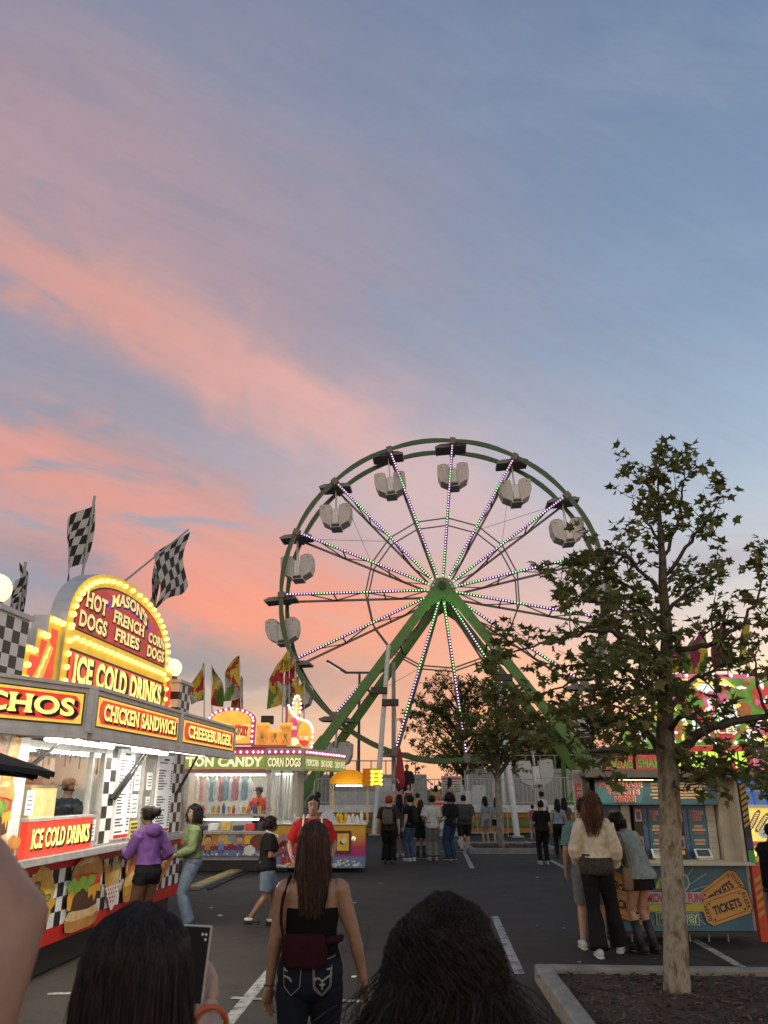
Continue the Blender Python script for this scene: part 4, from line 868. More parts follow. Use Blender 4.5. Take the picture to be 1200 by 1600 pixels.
SL2 = glow('sign_letter_cream', (.95, .80, .32), .6, var=.1); PURP = glow('backlit_purple', (.35, .03, .30), .5, var=.5, scale=2)
sign.ribbon([(cx - .9 + .09 * i, 4.13 + .16 * math.sin(math.pi * i / 20)) for i in range(21)], .12, yy - .006, PURP)
T = lambda s_, x, z, w, h, wp=None: sign.text(s_, SL2, x, z, w, h, yy - .010, .035, .05, wp, OUTL, (.014, -.016), .045)
T('HOT', .24, 4.00, .66, .21); T('DOGS', .12, 3.74, .84, .20); T('FRENCH', 1.13, 3.98, 1.18, .17); T('FRIES', 1.24, 3.76, .92, .17); T('CORN', 2.50, 3.95, .74, .15); T('DOGS', 2.50, 3.74, .76, .17)
T("MASON'S", 1.02, 4.20, 1.36, .17, lambda x, z: (x, z + .06 - .25 * (x - cx) ** 2))
sign.text('ICE COLD DRINKS', SLET, sx0 + .28, 3.06, sx1 - sx0 - .56, .34, yy - .012, .045, .05, None, OUTL, (.02, -.02), .05)
sg = sign.build('roof_sign', st)
bm_ = MB(); bm_.ball((0, 0, 0), (.034, .04, .034), BULB, 8, 5); bulb0 = bm_.build('bulb', sg); used = [0]
def bulb(x, y, z, par, src=None):
    src = src or bulb0
    if src is bulb0 and used[0] == 0: b = bulb0; used[0] = 1
    else: b = src.copy(); COL.objects.link(b)
    b.parent = par; b.location = (x, y, z); return b
A = arch(.085, 2.84, 26)
for x, z in A[1:-1]: bulb(x, .05, z, sg)
for sx in (sx0 + .085, sx1 - .085):
    for k in range(7): bulb(sx, .05, 2.9 + k * .155, sg)
for k in range(19): bulb(sx0 + .25 + k * (sx1 - sx0 - .5) / 18, .05, 3.575, sg)
def wing(x0, d, par):
    q = MB(); P5 = [(x0, 2.76), (x0, 3.74), (x0 + d * .34, 3.74), (x0 + d * .34, 3.54), (x0 + d * .58, 3.54), (x0 + d * .58, 3.34), (x0 + d * .80, 3.34), (x0 + d * .80, 2.76)]
    q.prism(P5, .12, .32, FRY, LGREY); q.sheet([(x0 + d * .1, 2.9), (x0 + d * .1, 3.6), (x0 + d * .26, 3.6), (x0 + d * .26, 3.44), (x0 + d * .48, 3.44), (x0 + d * .48, 3.24), (x0 + d * .68, 3.24), (x0 + d * .68, 2.9)], .116, SR)
    m = glow('backlit_orange_dog', (.95, .35, .05), .8)
    cxx, czz = x0 + d * .38, 3.12; q.ribbon([(cxx - .16, czz - .2), (cxx, czz), (cxx + .13, czz + .3)], .17, .112, m); q.ribbon([(cxx - .14 + .27 * i / 8, czz - .18 + .46 * i / 8 + (.03 if i % 2 else -.03)) for i in range(9)], .04, .108, SLET)
    w_ = q.build('sign_wing', par)
    for x, z in [(.06, 3.69), (.18, 3.69), (.29, 3.69), (.39, 3.49), (.5, 3.49), (.63, 3.29), (.74, 3.29), (.74, 3.12), (.74, 2.98), (.6, 2.83), (.35, 2.83), (.1, 2.83)]: bulb(x0 + d * x, .09, z, w_)
wing(sx0, -1.0, st); wing(sx1, 1.0, st)
def tower(x, par):
    q = MB(); q.bx(x - .3, x + .3, -.02, .5, 2.74, 3.52, CHW); q.bx(x - .34, x + .34, -.06, .54, 3.52, 3.57, LGREY)
    checker_strip(q, x - .3, x + .3, 2.76, 3.50, 4, 6, -.0235)
    for j in range(6):
        for i in range(3):
            a, b = -.02 + i * .173, 2.76 + j * .1233
            for xs in (x - .3035, x + .3035): q.add([(xs, a, b), (xs, a + .173, b), (xs, a + .173, b + .1233), (xs, a, b + .1233)], [(0, 1, 2, 3)], CHW if (i + j) % 2 else CHB)
    t_ = q.build('checker_tower', par); q = MB(); q.ball((x, .22, 3.80), .155, glow('lit_globe', (1, .86, .52), 1.15, var=0), 20, 14); q.build('globe_lamp', t_, smooth=True)
    q = MB(); q.lathe([(.10, 3.57), (.09, 3.66)], BROWN_, 12, (x, .22, 0)); q.build('lamp_base', t_)
BROWN_ = mat('copper_base', (.2, .08, .03), .5, .4)
tower(-1.52, st); tower(4.2, st)
lamp('sign_bulb_glow', 'AREA', (1.7, -.5, 3.4), 2.5, st, (3, 1), (1, .75, .35), (R(90), 0, 0))
# checkered flags on the roof
def flag_cloth(q, poly_fn, nu, nv, mats, chk=None):
    v = [poly_fn(i / nu, j / nv) for j in range(nv + 1) for i in range(nu + 1)]
    for j in range(nv):
        for i in range(nu): a = j * (nu + 1) + i; q.add([v[a], v[a + 1], v[a + nu + 2], v[a + nu + 1]], [(0, 1, 2, 3)], chk(i, j) if chk else mats[0])
FW = leaf_mat('flag_white', (.58, .53, .47), (.66, .60, .53)); FB = mat('flag_black', (.014, .014, .015), .8)
def checker_flag(label, base, tip, fly, W, drop, seed):
    t = thing('checkered_flag', label, 'flag', base, 0, 'black and white checkered flags on the burger stand roof'); d = Vector(tip) - Vector(base); q = MB(); q.tube([(0, 0, 0), d], .018, GREY, n=6); q.build('pole', t); q = MB()
    f = Vector(fly)
    def fn(u, v):
        a = d * (1 - .02 - drop * v); w_ = u * W
        return a + f * w_ + Vector((.05 * math.sin(u * 5 + v * 3 + seed), .07 * math.sin(u * 6 + v * 2 + seed), -.55 * w_ * (1 - .25 * v) - .05 * math.sin(v * 7) * u))
    n = 6; flag_cloth(q, fn, n * 2, n * 2, None, lambda i, j: FW if (i // 2 + j // 2) % 2 else FB); q.build('cloth', t, smooth=False); return t
def on_plane(px, py, off=-4.2):
    d = pdir(px, py); a = R(86.2); n = Vector((math.sin(a), -math.cos(a), 0)); tt = Vector((off, 9.5, 0)).dot(n) / d.dot(n); return Vector((d.x * tt, d.y * tt, H + d.z * tt))
checker_flag('tall checkered flag hanging limp straight up behind the left end of the arched sign', on_plane(126, 915), on_plane(148, 775), (-.22, -.35, .0), .78, .72, 0)
checker_flag('checkered flag on a slanting pole over the right end of the arched sign', on_plane(190, 912), on_plane(294, 828), (.05, .1, -.75), .82, .5, 2)
checker_flag('checkered flag hanging narrow behind the slanting flag', on_plane(236, 950, -4.6), on_plane(247, 878, -4.6), (.0, .12, -.1), .5, .95, 4)
checker_flag('dark rolled checkered flag behind the left globe lamp', on_plane(28, 960, -4.6), on_plane(40, 878, -4.6), (-.05, -.1, -.1), .4, .95, 5)
# black parasol edge at the far left
pt = gz(-50, 1700); t = thing('black_parasol', 'black parasol whose pointed edge reaches in before the burger stand', 'parasol', (-3.72, 5.6, 0))
q = MB(); apex = Vector((0, 0, 2.46)); n = 8; rim = [Vector((1.5 * math.cos(R(45 * k + 5)), 1.5 * math.sin(R(45 * k + 5)), 1.985)) for k in range(n)]
for k in range(n):
    a, b = rim[k], rim[(k + 1) % n]; m = (a + b) / 2 + Vector((0, 0, .05)); m.x *= .97; m.y *= .97
    q.add([apex, a, m, b, a + Vector((0, 0, -.035)), m + Vector((0, 0, -.035)), b + Vector((0, 0, -.035))], [(0, 1, 2), (0, 2, 3), (1, 4, 5, 2), (2, 5, 6, 3)], mat('parasol_black', (.010, .010, .011), .8))
q.build('canopy', t); q = MB(); q.tube([(0, 0, 0), (0, 0, 2.44)], .025, DARK); q.lathe([(.3, 0), (.28, .08), (.05, .12)], DARK)
for k in range(n): q.bar(apex * .98, rim[k] * .98, .015, .015, DARK)
q.build('pole', t)

# ================================================================== CANDY STAND (middle left)
MAG = glow('backlit_magenta', (.42, .05, .12), .45); LIME = glow('backlit_lime', (.20, .27, .045), .75, var=.25); CREAM = glow('backlit_cream', (.90, .82, .52), .75, var=.1); CORG = glow('backlit_candy_orange', (.95, .45, .06), .75, var=.3, scale=3)
cs = thing('candy_stand', 'candy stand with green lettered header, pink bulbs and hanging cotton candy bags', 'food stand', (-2.6, 20.9, 0), 0)
q = MB(); q.bx(-3.6, .42, 2.2, 2.3, .3, 2.8, INW); q.bx(-3.6, -2.28, .0, 2.2, .3, 2.8, mat('stand_side_grey', (.3, .28, .25), .6)); q.bx(-2.28, .42, .0, 2.3, .26, .34, GREY); q.bx(-3.6, .5, -.05, 2.6, 2.80, 2.86, mat('stand_roof', (.3, .12, .14), .6)); q.bx(.36, .42, .5, 2.2, 1.12, 2.3, INW); q.build('stand_body', cs)
q = MB(); q.bx(-3.3, -.30, -.16, -.06, 2.34, 2.66, LIME); q.text('COTTON CANDY', CREAM, -2.9, 2.385, 2.52, .235, -.166, .05, 0); q.bx(-3.3, -.30, -.17, -.05, 2.30, 2.335, MAG); q.bx(-3.3, -.3, -.16, -.05, 2.665, 2.80, MAG)
hd = q.build('header_sign', cs)
pb = MB(); pb.ball((0, 0, 0), .03, WBULB, 8, 5); pbulb = pb.build('bulb', hd); pbulb.location = (-.4, -.19, 2.73); pb = MB(); pb.ball((0, 0, 0), .03, PBULB, 8, 5); kb = pb.build('bulb', hd); kb.location = (-.5, -.19, 2.73)
for k in range(16): b = bulb(-.62 - k * .155, -.19, 2.73, hd, (pbulb, kb)[k % 2])
q = MB(); q.bx(-.30, .64, -.30, -.20, 2.30, 2.82, ALU); q.bx(-.27, .61, -.31, -.301, 2.34, 2.64, LIME); q.text('CORN DOGS', CREAM, -.23, 2.38, .80, .21, -.318, .04, 0, None, OUTL, (.008, -.008), .02); q.bx(-.27, .61, -.312, -.301, 2.665, 2.79, MAG); co = q.build('header_sign', cs)
for k in range(6): bulb(-.2 + k * .148, -.335, 2.73, co, (kb, pbulb)[k % 2])
q = MB(); q.M = Matrix.Translation((.64, -.26, 0)) @ Matrix.Rotation(R(74), 4, 'Z'); L = 3.2; q.bx(0, L, 0, .1, 2.30, 2.82, ALU)
for k, w_ in enumerate(('POPCORN', 'SNO KONES', 'CANDY APPLES')): a = .05 + k * 1.05; q.bx(a, a + 1.0, -.012, -.001, 2.34, 2.64, LIME); q.text(w_, CREAM, a + .07, 2.40, .86, .17, -.02, .035, 0, None, OUTL, (.008, -.008), .02)
q.bx(.03, L - .03, -.012, -.001, 2.67, 2.79, MAG); si = q.build('header_sign', cs)
for k in range(14): p = q.M @ Vector((.12 + k * .22, -.03, 2.73)); bulb(*p, si, (kb, pbulb)[k % 2])
# window and display case
q = MB()
for x in (-2.25, -.22): q.bx(x - .05, x + .05, -.03, .05, .86, 2.30, ALU)
q.bx(-2.2, -.27, -.02, .04, 1.24, 1.30, STEEL); q.bx(-2.3, -.15, -.10, .05, .84, .90, STEEL); q.bx(-2.2, -.27, -.02, .04, 2.24, 2.30, ALU)
for x in (.08, .38): q.bx(x - .025, x + .025, -.03, .03, 1.12, 2.30, ALU)
q.build('window_frame', cs)
for x0, x1, z0, z1 in ((-2.2, -.27, .9, 1.24), (-2.2, -.27, 1.3, 2.24), (-.17, .38, 1.12, 2.28)): q = MB(); q.add([(x0, .01, z0), (x1, .01, z0), (x1, .01, z1), (x0, .01, z1)], [(0, 1, 2, 3)], GLASS); q.build('window_glass', cs)
for x0, x1, y, z in ((-2.1, -.45, .12, 1.17), (-2.1, -.35, .25, 2.2), (-.1, .35, .2, 2.22)):
    q = MB(); q.tube([(x0, y, z), (x1, y, z)], .018, TUBE, n=6); q.build('tube_light', cs)
lamp('stand_light', 'AREA', (-1.3, 1.0, 2.7), 46, cs, (2, 1), (1, .95, .85)); lamp('stand_light', 'AREA', (.1, 1.0, 2.25), 13, cs, (.4, .8), (1, .95, .85)); lamp('stand_light', 'AREA', (-1.2, -.35, 2.28), 6, cs, (2, .1), (1, .95, .85))
q = MB(); q.bx(-2.2, -.3, .1, .9, .34, .9, GREY); q.bx(-2.2, .3, 1.6, 2.1, .4, 1.1, STEEL); q.bx(-.15, .36, .1, .6, 1.06, 1.12, STEEL)
for k in range(9): x = -.2 + k * .07; q.bx(x, x + .03, 1.2 + .05 * (k % 3), 1.28 + .05 * (k % 3), 1.1, 2.2, (STEEL, GREY, ALU)[k % 3])
for k in range(6): q.bx(-2.0 + k * .3, -1.78 + k * .3, .3, .6, .91, 1.02 + .04 * (k % 3), (DARK, WHITE, CHIP, DARK, RED, DARK)[k])
q.build('counter_fittings', cs)
# hanging bags of cotton candy
BAGM = [glass_mat('bag_film_%d' % i, c, .25, .25) for i, c in enumerate([(.75, .85, .9), (.95, .7, .75)])]
FL = [mat('floss_pink', (.55, .24, .30), .9, var=.3), mat('floss_blue', (.28, .42, .50), .9, var=.3), mat('floss_white', (.72, .70, .70), .6, var=.35, scale=14)]
for k in range(12):
    x = -2.05 + k * .118; q = MB(); r = .066 + .008 * (k % 3); zt = 2.17 - .03 * (k % 2)
    q.lathe([(.004, zt), (r * .5, zt - .06), (r, zt - .16), (r * 1.05, zt - .45), (r * .8, zt - .56), (.01, zt - .58)], FL[(2, 0, 2, 1, 2, 0, 1, 2, 0, 2, 1, 2)[k]], 10, (x, .32 + .06 * (k % 2), 0)); q.lathe([(.05, zt + .05), (.006, zt - .02)], WHITE, 8, (x, .32 + .06 * (k % 2), 0))
    tag(q.build('cotton_candy_bag', loc=cs.location, smooth=True), 'bag of cotton candy hanging in a row in the candy stand window', 'candy bag', 'cotton candy bags hanging in the window')
for k in range(13):
    x = -1.95 + k * .125; h = .14 + .05 * ((k * 7) % 3); q = MB(); c_ = (FRIES, RED, WHITE, CHIP, DOG, mat('jar_blue', (.05, .1, .3), .4))[k % 6]
    if k % 3: q.lathe([(.035, 0), (.042, h * .6), (.02, h * .8), (.016, h)], c_, 10)
    else: q.box((0, 0, h * .45), (.09, .05, h * .9), c_); q.ball((0, 0, h * .95), (.05, .03, .035), CHIP, 8, 5)
    tag(q.build('snack_pack', loc=cs.location + Vector((x, .12, 1.302))), 'small snack pack or bottle standing on the candy stand window sill', 'snack', 'snacks on the candy stand sill')
# picture skirt: children, sweets, popcorn
q = MB(); q.bx(-2.3, -.12, -.04, .0, .34, .84, mat('skirt_purple', (.28, .02, .12), .45)); y = -.044
for k in range(7): q.sheet([(-2.28 + k * .307, .62), (-1.975 + k * .307, .62), (-1.975 + k * .307, .83), (-2.28 + k * .307, .83)], y, (mat('skirt_orange', (.62, .25, .03), .45), YEL)[k % 2])
q.sheet([(-2.28, .35), (-.14, .35), (-.14, .48), (-2.28, .48)], y, mat('skirt_blue', (.10, .24, .38), .45))
SKIN = mat('drawn_skin', (.66, .36, .20), .5, var=.05)
def kid(q, x, hair, shirt, legs, s=1.0):
    q.ribbon([(x - .06 * s, .40), (x - .04 * s, .52)], .045 * s, y - .002, legs); q.ribbon([(x + .06 * s, .40), (x + .04 * s, .52)], .045 * s, y - .002, legs)
    q.sheet([(x - .07 * s, .49), (x + .07 * s, .49), (x + .06 * s, .63), (x - .06 * s, .63)], y - .004, shirt); q.ribbon([(x - .05, .61), (x - .12 * s, .60), (x - .17 * s, .69)], .03, y - .003, SKIN); q.ribbon([(x + .05, .61), (x + .12 * s, .58), (x + .16 * s, .66)], .03, y - .003, SKIN)
    q.disc(x, .725, .092, .10, y - .005, hair); q.disc(x, .70, .085, .078, y - .007, SKIN)
    for sx in (-.03, .03): q.disc(x + sx, .715, .018, .022, y - .009, WHITE, 10); q.disc(x + sx, .712, .008, .012, y - .011, BLACK, 8)
    q.disc(x, .668, .03, .016, y - .009, KET, 10, 0, 180, 360)
kid(q, -1.62, mat('drawn_brown_hair', (.12, .05, .02), .6), mat('drawn_orange', (.6, .25, .02), .5), mat('drawn_maroon', (.2, .03, .05), .5)); kid(q, -1.30, mat('drawn_blond', (.75, .5, .08), .6), mat('drawn_blue', (.12, .3, .5), .5), mat('drawn_violet', (.2, .03, .2), .5)); kid(q, -.86, mat('drawn_cap_blue', (.1, .12, .35), .6), mat('drawn_navy', (.08, .1, .25), .5), mat('drawn_navy', (.08, .1, .25), .5), .9)
for x, z, m in ((-2.0, .72, FL[0]), (-1.06, .76, FL[1]), (-1.85, .70, FL[0])): q.sheet(blobby(x, z, .10, .11, 14, .1, int(x * 100)), y - .003, m)
q.sheet(blobby(-.62, .48, .14, .12, 16, .1, 5), y - .006, WHITE)
for k in range(40): q.disc(-2.2 + rf.uniform(0, 1.9), .37 + rf.uniform(0, .05), .022, .018, y - .008 - .0002 * k, rf.choice((WHITE, FRIES, CHW)), 7)
q.disc(-.42, .66, .20, .17, y - .004, mat('drawn_brown', (.2, .06, .03), .5)); q.disc(-.50, .60, .05, .06, y - .006, KET); q.disc(-.32, .60, .05, .06, y - .006, KET)
q.build('picture_skirt', cs)
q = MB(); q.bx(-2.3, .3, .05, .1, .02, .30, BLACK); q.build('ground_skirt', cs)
# big corn dog cut-out at the left of the window
cd = MB(); pts = [(-2.62, .75), (-2.64, 1.3), (-2.58, 1.62), (-2.44, 1.72), (-2.31, 1.6), (-2.27, 1.3), (-2.29, .95), (-2.36, .75)]; cd.prism(pts, -.12, -.07, mat('cutout_tan', (.50, .25, .06), .5)); cd.ribbon([(-2.5, .8), (-2.38, .95), (-2.52, 1.1), (-2.38, 1.25)], .1, -.124, KET); cd.build('corn_dog_cutout', cs)
# signs on the roof
q = MB(); cx2, w2 = -1.20, .58
P9 = [(cx2 - w2, 2.90), (cx2 + w2, 2.90)] + [(cx2 + w2 * 1.02 * math.cos(R(a)), 3.50 + .30 * math.sin(R(a))) for a in range(0, 181, 15)]
q.prism(P9, -.25, -.05, MAG); Pi = [(cx2 + (x - cx2) * .84, 2.93 + (z - 2.90) * .88) for x, z in P9]; q.sheet(Pi, -.254, CORG)
sh = [(-.46, 3.44), (-.3, 3.47), (-.1, 3.40), (.15, 3.34), (.46, 3.40), (.42, 3.12), (.2, 3.0), (-.1, 2.98), (-.36, 3.12)]; q.sheet([(cx2 + a, b) for a, b in sh], -.258, glow('backlit_pale_yellow', (.95, .72, .25), .7))
q.text('CANDY FACTORY', glow('backlit_scarlet', (.80, .06, .03), .8, var=.05), cx2 - .42, 3.08, .84, .24, -.264, .03, 0, lambda x, z: (x, z + .10 * math.cos((x - cx2) * 2) - .06 + .02 * math.sin(x * 5)), OUTL, (.006, -.008), .02)
fs = q.build('roof_sign', cs)
for k, (x, z) in enumerate(P9[2:] + [(cx2 + w2, 2.98 + .13 * j) for j in range(4)] + [(cx2 - w2, 2.98 + .13 * j) for j in range(4)]): bulb(cx2 + (x - cx2) * .93, -.28, 2.9 + (z - 2.9) * .95, fs, (kb, pbulb)[k % 2])
ORB = glow('backlit_amber', (.85, .33, .05), .55, var=.4, scale=6)
for x, z1 in ((-.42, 3.36), (-.10, 3.20), (.16, 3.36)):
    q = MB(); q.bx(x - .14, x + .14, -.22, .0, 2.90, z1, ORB); q.bx(x - .16, x + .16, -.24, .02, z1, z1 + .07, glow('backlit_gold', (.9, .55, .12), .6)); q.ribbon([(x - .05, 2.95), (x, 3.08), (x + .06, 2.95)], .03, -.224, FRIES); q.disc(x, 3.12, .05, .06, -.224, FRIES); q.build('sign_box', cs)
q = MB(); q.bx(-.7, .3, -.1, .1, 2.87, 2.91, MAG); q.bx(-.5, -.2, .02, .2, 3.42, 3.62, BLACK); q.build('sign_base', cs)
q = MB(); q.M = Matrix.Translation((.20, -.22, 0)) @ Matrix.Rotation(R(30), 4, 'Z') @ Matrix.Diagonal((.74, 1, 1, 1))
Pb = [(0, 2.86), (.90, 2.86), (.92, 3.22), (.88, 3.36), (.74, 3.47), (.50, 3.52), (.28, 3.58), (.12, 3.70), (0, 3.84)]; q.prism(Pb, 0, .15, glow('backlit_peach', (.66, .42, .14), .45, var=.5, scale=4), MAG)
q.prism([(.34, 3.45), (.62, 3.45), (.66, 3.8), (.62, 4.02), (.48, 4.16), (.36, 4.02), (.31, 3.8)], .30, .48, glow('backlit_rose', (.75, .2, .2), .6, var=.3), mat('sign_box_grey', (.2, .16, .18), .6)); q.disc(.48, 3.82, .11, .26, .296, CORG); q.disc(.48, 3.82, .04, .18, .290, CREAM)
q.disc(.22, 3.3, .17, .26, -.004, glow('backlit_pink', (.7, .07, .18), .6, var=.2)); q.disc(.62, 3.2, .22, .34, -.004, CORG, 18, -20); q.disc(.62, 3.06, .2, .18, -.008, SR, 18, -20, 180, 360)
q.text('JUMBO', CREAM, .09, 3.24, .26, .12, -.010, .03); q.text('FLOSS', CREAM, .45, 3.02, .32, .1, -.013, .03); q.sheet(blobby(.24, 2.98, .2, .1, 14, .15, 3), -.010, CREAM)
bs = q.build('roof_sign', cs)
for k, (x, z) in enumerate(catmull([(x, 0, z) for x, z in Pb[1:]], 2)[::1] if False else [(p.x, p.z) for p in catmull([(x, 0, z) for x, z in Pb[1:]], 3)]): b = bulb(*(q.M @ Vector((x, -.03, z))), bs, (pbulb, kb)[k % 2])
for a in range(-30, 211, 24): bulb(*(q.M @ Vector((.485 + .15 * math.cos(R(a)), .27, 3.86 + .27 * math.sin(R(a))))), bs, pbulb)
# counter with the popcorn pictures, yellow canopy and lit sign
def grad_mat(name, stops, z0, z1):
    m = bpy.data.materials.new(name); m.use_nodes = True; nt = m.node_tree; b = nt.nodes['Principled BSDF']; b.inputs['Roughness'].default_value = .45
    tc = nt.nodes.new('ShaderNodeTexCoord'); sp_ = nt.nodes.new('ShaderNodeSeparateXYZ'); nt.links.new(tc.outputs['Object'], sp_.inputs[0]); mr = nt.nodes.new('ShaderNodeMapRange'); nt.links.new(sp_.outputs[2], mr.inputs[0]); mr.inputs[1].default_value = z0; mr.inputs[2].default_value = z1
    r = nt.nodes.new('ShaderNodeValToRGB'); nt.links.new(mr.outputs[0], r.inputs[0]); e = r.color_ramp.elements
    while len(e) < len(stops): e.new(.5)
    for el, (p, c) in zip(e, stops): el.position = p; el.color = (*c, 1)
    nt.links.new(r.outputs[0], b.inputs['Base Color']); return m
GR = grad_mat('printed_rainbow_skirt', [(0, (.10, .22, .36)), (.22, (.12, .2, .4)), (.28, (.35, .02, .16)), (.5, (.48, .04, .10)), (.72, (.62, .25, .03)), (1, (.65, .42, .04))], .12, 1.02)
ds = thing('drink_counter', 'snack counter with popcorn pictures under a small yellow barrel canopy', 'snack counter', (-2.6, 20.9, 0), 0)
q = MB(); q.bx(-.05, 2.14, -.12, -.08, .10, 1.04, GR); q.bx(2.10, 2.14, -.08, 1.7, .10, 1.04, GR); q.bx(.02, 2.1, -.08, 1.6, .1, .14, GREY); q.bx(-.05, -.01, -.08, 1.2, .10, 1.04, GR); y = -.124
fx = 1.62; q.sheet([(fx - .2, .40), (fx + .2, .40), (fx + .2, .92), (fx - .2, .92)], y, mat('drawn_brown_frame', (.10, .02, .03), .5)); q.sheet([(fx - .14, .48), (fx + .14, .48), (fx + .14, .86), (fx - .14, .86)], y - .002, YEL)
for k in range(3): q.sheet(blobby(fx - .02 + .03 * k, .66 + .03 * k, .05, .05, 10, .25, k), y - .004 - .001 * k, (BLACK, WHITE, CHW)[k])
for sx in (-1, 1): q.sheet(blobby(fx + sx * .25, .75, .06, .05, 10, .25, 7), y - .004, CREAM); q.sheet(blobby(fx + sx * .25, .72, .03, .03, 8, .25, 8), y - .006, CHW)
for k in range(120): x = rf.uniform(0.05, 2.1); h = .04 + .13 * math.exp(-((x - 1.7) / .35) ** 2) + .05 * math.exp(-((x - .5) / .2) ** 2); q.disc(x, .13 + rf.uniform(0, h), .026, .022, y - .006 - .0001 * k, rf.choice((CHW, FRIES, WHITE, BUNL)), 7)
q.sheet([(.15, .14), (.28, .14), (.28, .34), (.15, .34)], y - .003, SKR); q.sheet([(.32, .14), (.45, .14), (.45, .34), (.32, .34)], y - .003, SKR)
for x in (.2, .4): q.ribbon([(x, .34), (x, .62)], .02, y - .003, CHW); q.sheet(blobby(x, .74, .09, .12, 12, .1, int(x * 50)), y - .004, FL[0])
q.build('picture_skirt', ds)
q = MB(); q.bx(-.1, 2.2, -.18, 1.7, 1.05, 1.09, STEEL); q.build('counter_top', ds, bevel=.006)
q = MB(); YC = leaf_mat('canopy_yellow', (.74, .36, .025), (.80, .42, .03)); n = 14; v = []; c0, rx, rz_ = 1.73, .50, .34
for yb in (.35, 1.35):
    for k in range(n + 1): a = math.pi * k / n; v.append((c0 - rx * math.cos(a), yb, 1.99 + rz_ * math.sin(a)))
q.add(v, [(k, k + 1, n + 2 + k, n + 1 + k) for k in range(n)] + [tuple(range(n, -1, -1)), tuple(range(n + 1, 2 * n + 2))], YC); q.build('canopy', ds, smooth=False)
for x in (1.27, 2.18):
    for yb in (.4, 1.3): q = MB(); q.tube([(x, yb, 1.09), (x, yb, 2.0)], .022, mat('pole_cream', (.5, .4, .28), .5), n=6); q.build('canopy_pole', ds)
q = MB(); q.bx(1.4, 2.05, .42, .46, 1.93, 1.96, TUBE); q.build('tube_light', ds); lamp('canopy_light', 'POINT', (1.72, .75, 1.95), 9, ds, col=(1, .8, .5), radius=.1)
q = MB(); q.M = Matrix.Translation((2.30, .30, 0)) @ Matrix.Rotation(R(40), 4, 'Z'); q.bx(-.17, .17, -.16, .16, 1.93, 2.35, YC); q.bx(-.14, .14, -.170, -.161, 1.97, 2.31, glow('lit_yellow_panel', (1, .72, .03), 2.0, var=.3))
for k in range(3): q.bx(-.09, .07, -.176, -.171, 2.02 + .09 * k, 2.06 + .09 * k, mat('sign_olive', (.35, .25, .01), .5))
ls_ = q.build('lit_box_sign', ds)
for k in range(8): p = q.M @ Vector((.15 * (1 if k % 2 else -1), -.18, 1.98 + .1 * (k // 2))); bulb(*p, ls_, bulb0)
lamp('box_sign_glow', 'POINT', (2.42, .0, 2.1), 1.2, ds, col=(1, .75, .2), radius=.12)
for k, (x, yq, h, r, m) in enumerate([(1.48, .1, .26, .045, MUS), (1.56, .0, .24, .045, MUS), (1.67, .1, .25, .045, MUS), (1.75, -.02, .2, .05, WHITE), (1.84, .1, .22, .05, CHW), (1.95, .0, .18, .05, WHITE), (2.05, .15, .3, .04, CHW), (.55, .0, .16, .06, CHIP), (.42, .1, .22, .05, WHITE), (.75, .1, .2, .06, WHITE)]):
    q = MB(); q.lathe([(r, 0), (r, h * .65), (r * .45, h * .8), (r * .25, h)], m, 12); tag(q.build('squeeze_bottle', loc=ds.location + Vector((x, yq, 1.09)), smooth=False), 'sauce or syrup bottle standing on the steel snack counter', 'bottle', 'bottles on the snack counter')
q = MB(); q.M = Matrix.Identity(4); bag_ = MB(); bag_.add([(p[0], p[1], p[2]) for p in [(-.28, -.1, 0), (.28, -.12, 0), (.25, .12, 0), (-.25, .12, 0), (-.05, -.02, .30), (.1, .02, .33), (.12, .06, .26)]], [(0, 1, 5, 4), (1, 2, 6, 5), (2, 3, 4, 6), (3, 0, 4), (4, 5, 6)], mat('plastic_bag_white', (.55, .54, .53), .4, var=.4, scale=14))
tag(bag_.build('plastic_bag', loc=ds.location + Vector((1.22, -.02, 1.09))), 'crumpled white plastic bag on the steel snack counter', 'bag')
# feather flags above the candy stand
FLC = {'y': mat('feather_yellow', (.50, .36, .03), .8, var=.2), 'r': mat('feather_red', (.36, .02, .03), .8, var=.2), 'g': mat('feather_green', (.10, .20, .03), .8, var=.2), 'w': mat('feather_white', (.42, .40, .36), .8, var=.2), 'm': mat('feather_magenta', (.22, .02, .09), .8, var=.2)}
def feather(px, py0, py1, pyb, Y, w, pat, label, grp, lean=0.0, sgn=-1):
    a = atY(px, pyb, Y); tip = atY(px + lean, py0, Y); lo = atY(px + lean * .4, py1, Y); t = thing('feather_flag', label, 'flag', a, 0, grp); q = MB(); q.tube([(0, 0, 0), tip - a], [.02, .012], LGREY, n=5); q.build('pole', t); q = MB(); d0 = tip - a; d1 = lo - a; n = 26; ph = px * .7
    def fn(u, v):
        c = d0.lerp(d1, v); wd = w * min(1, v * 2.2) ** .8 * (1 - .3 * max(0, v - .75) * 4 * (1 - u)); return c + Vector((sgn * u * wd, .12 * math.sin(4 * u + 6 * v + ph), .10 * math.sin(3 * v + ph) * u - .12 * u * v))
    def ck(i, j):
        jj = min(n - 1, max(0, j + 3.2 * math.sin(i * .55 + ph) + 1.6 * math.sin(i * 1.1 + j * .3))); s_ = pat[min(len(pat) - 1, int(jj / n * len(pat)))]; ii = min(9, max(0, i + 2.2 * math.sin(j * .42 + ph))); return FLC[s_[min(len(s_) - 1, int(ii / 10 * len(s_)))]]
    flag_cloth(q, fn, 10, n, None, ck); q.build('cloth', t, smooth=True)
G1 = 'feather flags above the candy stand'
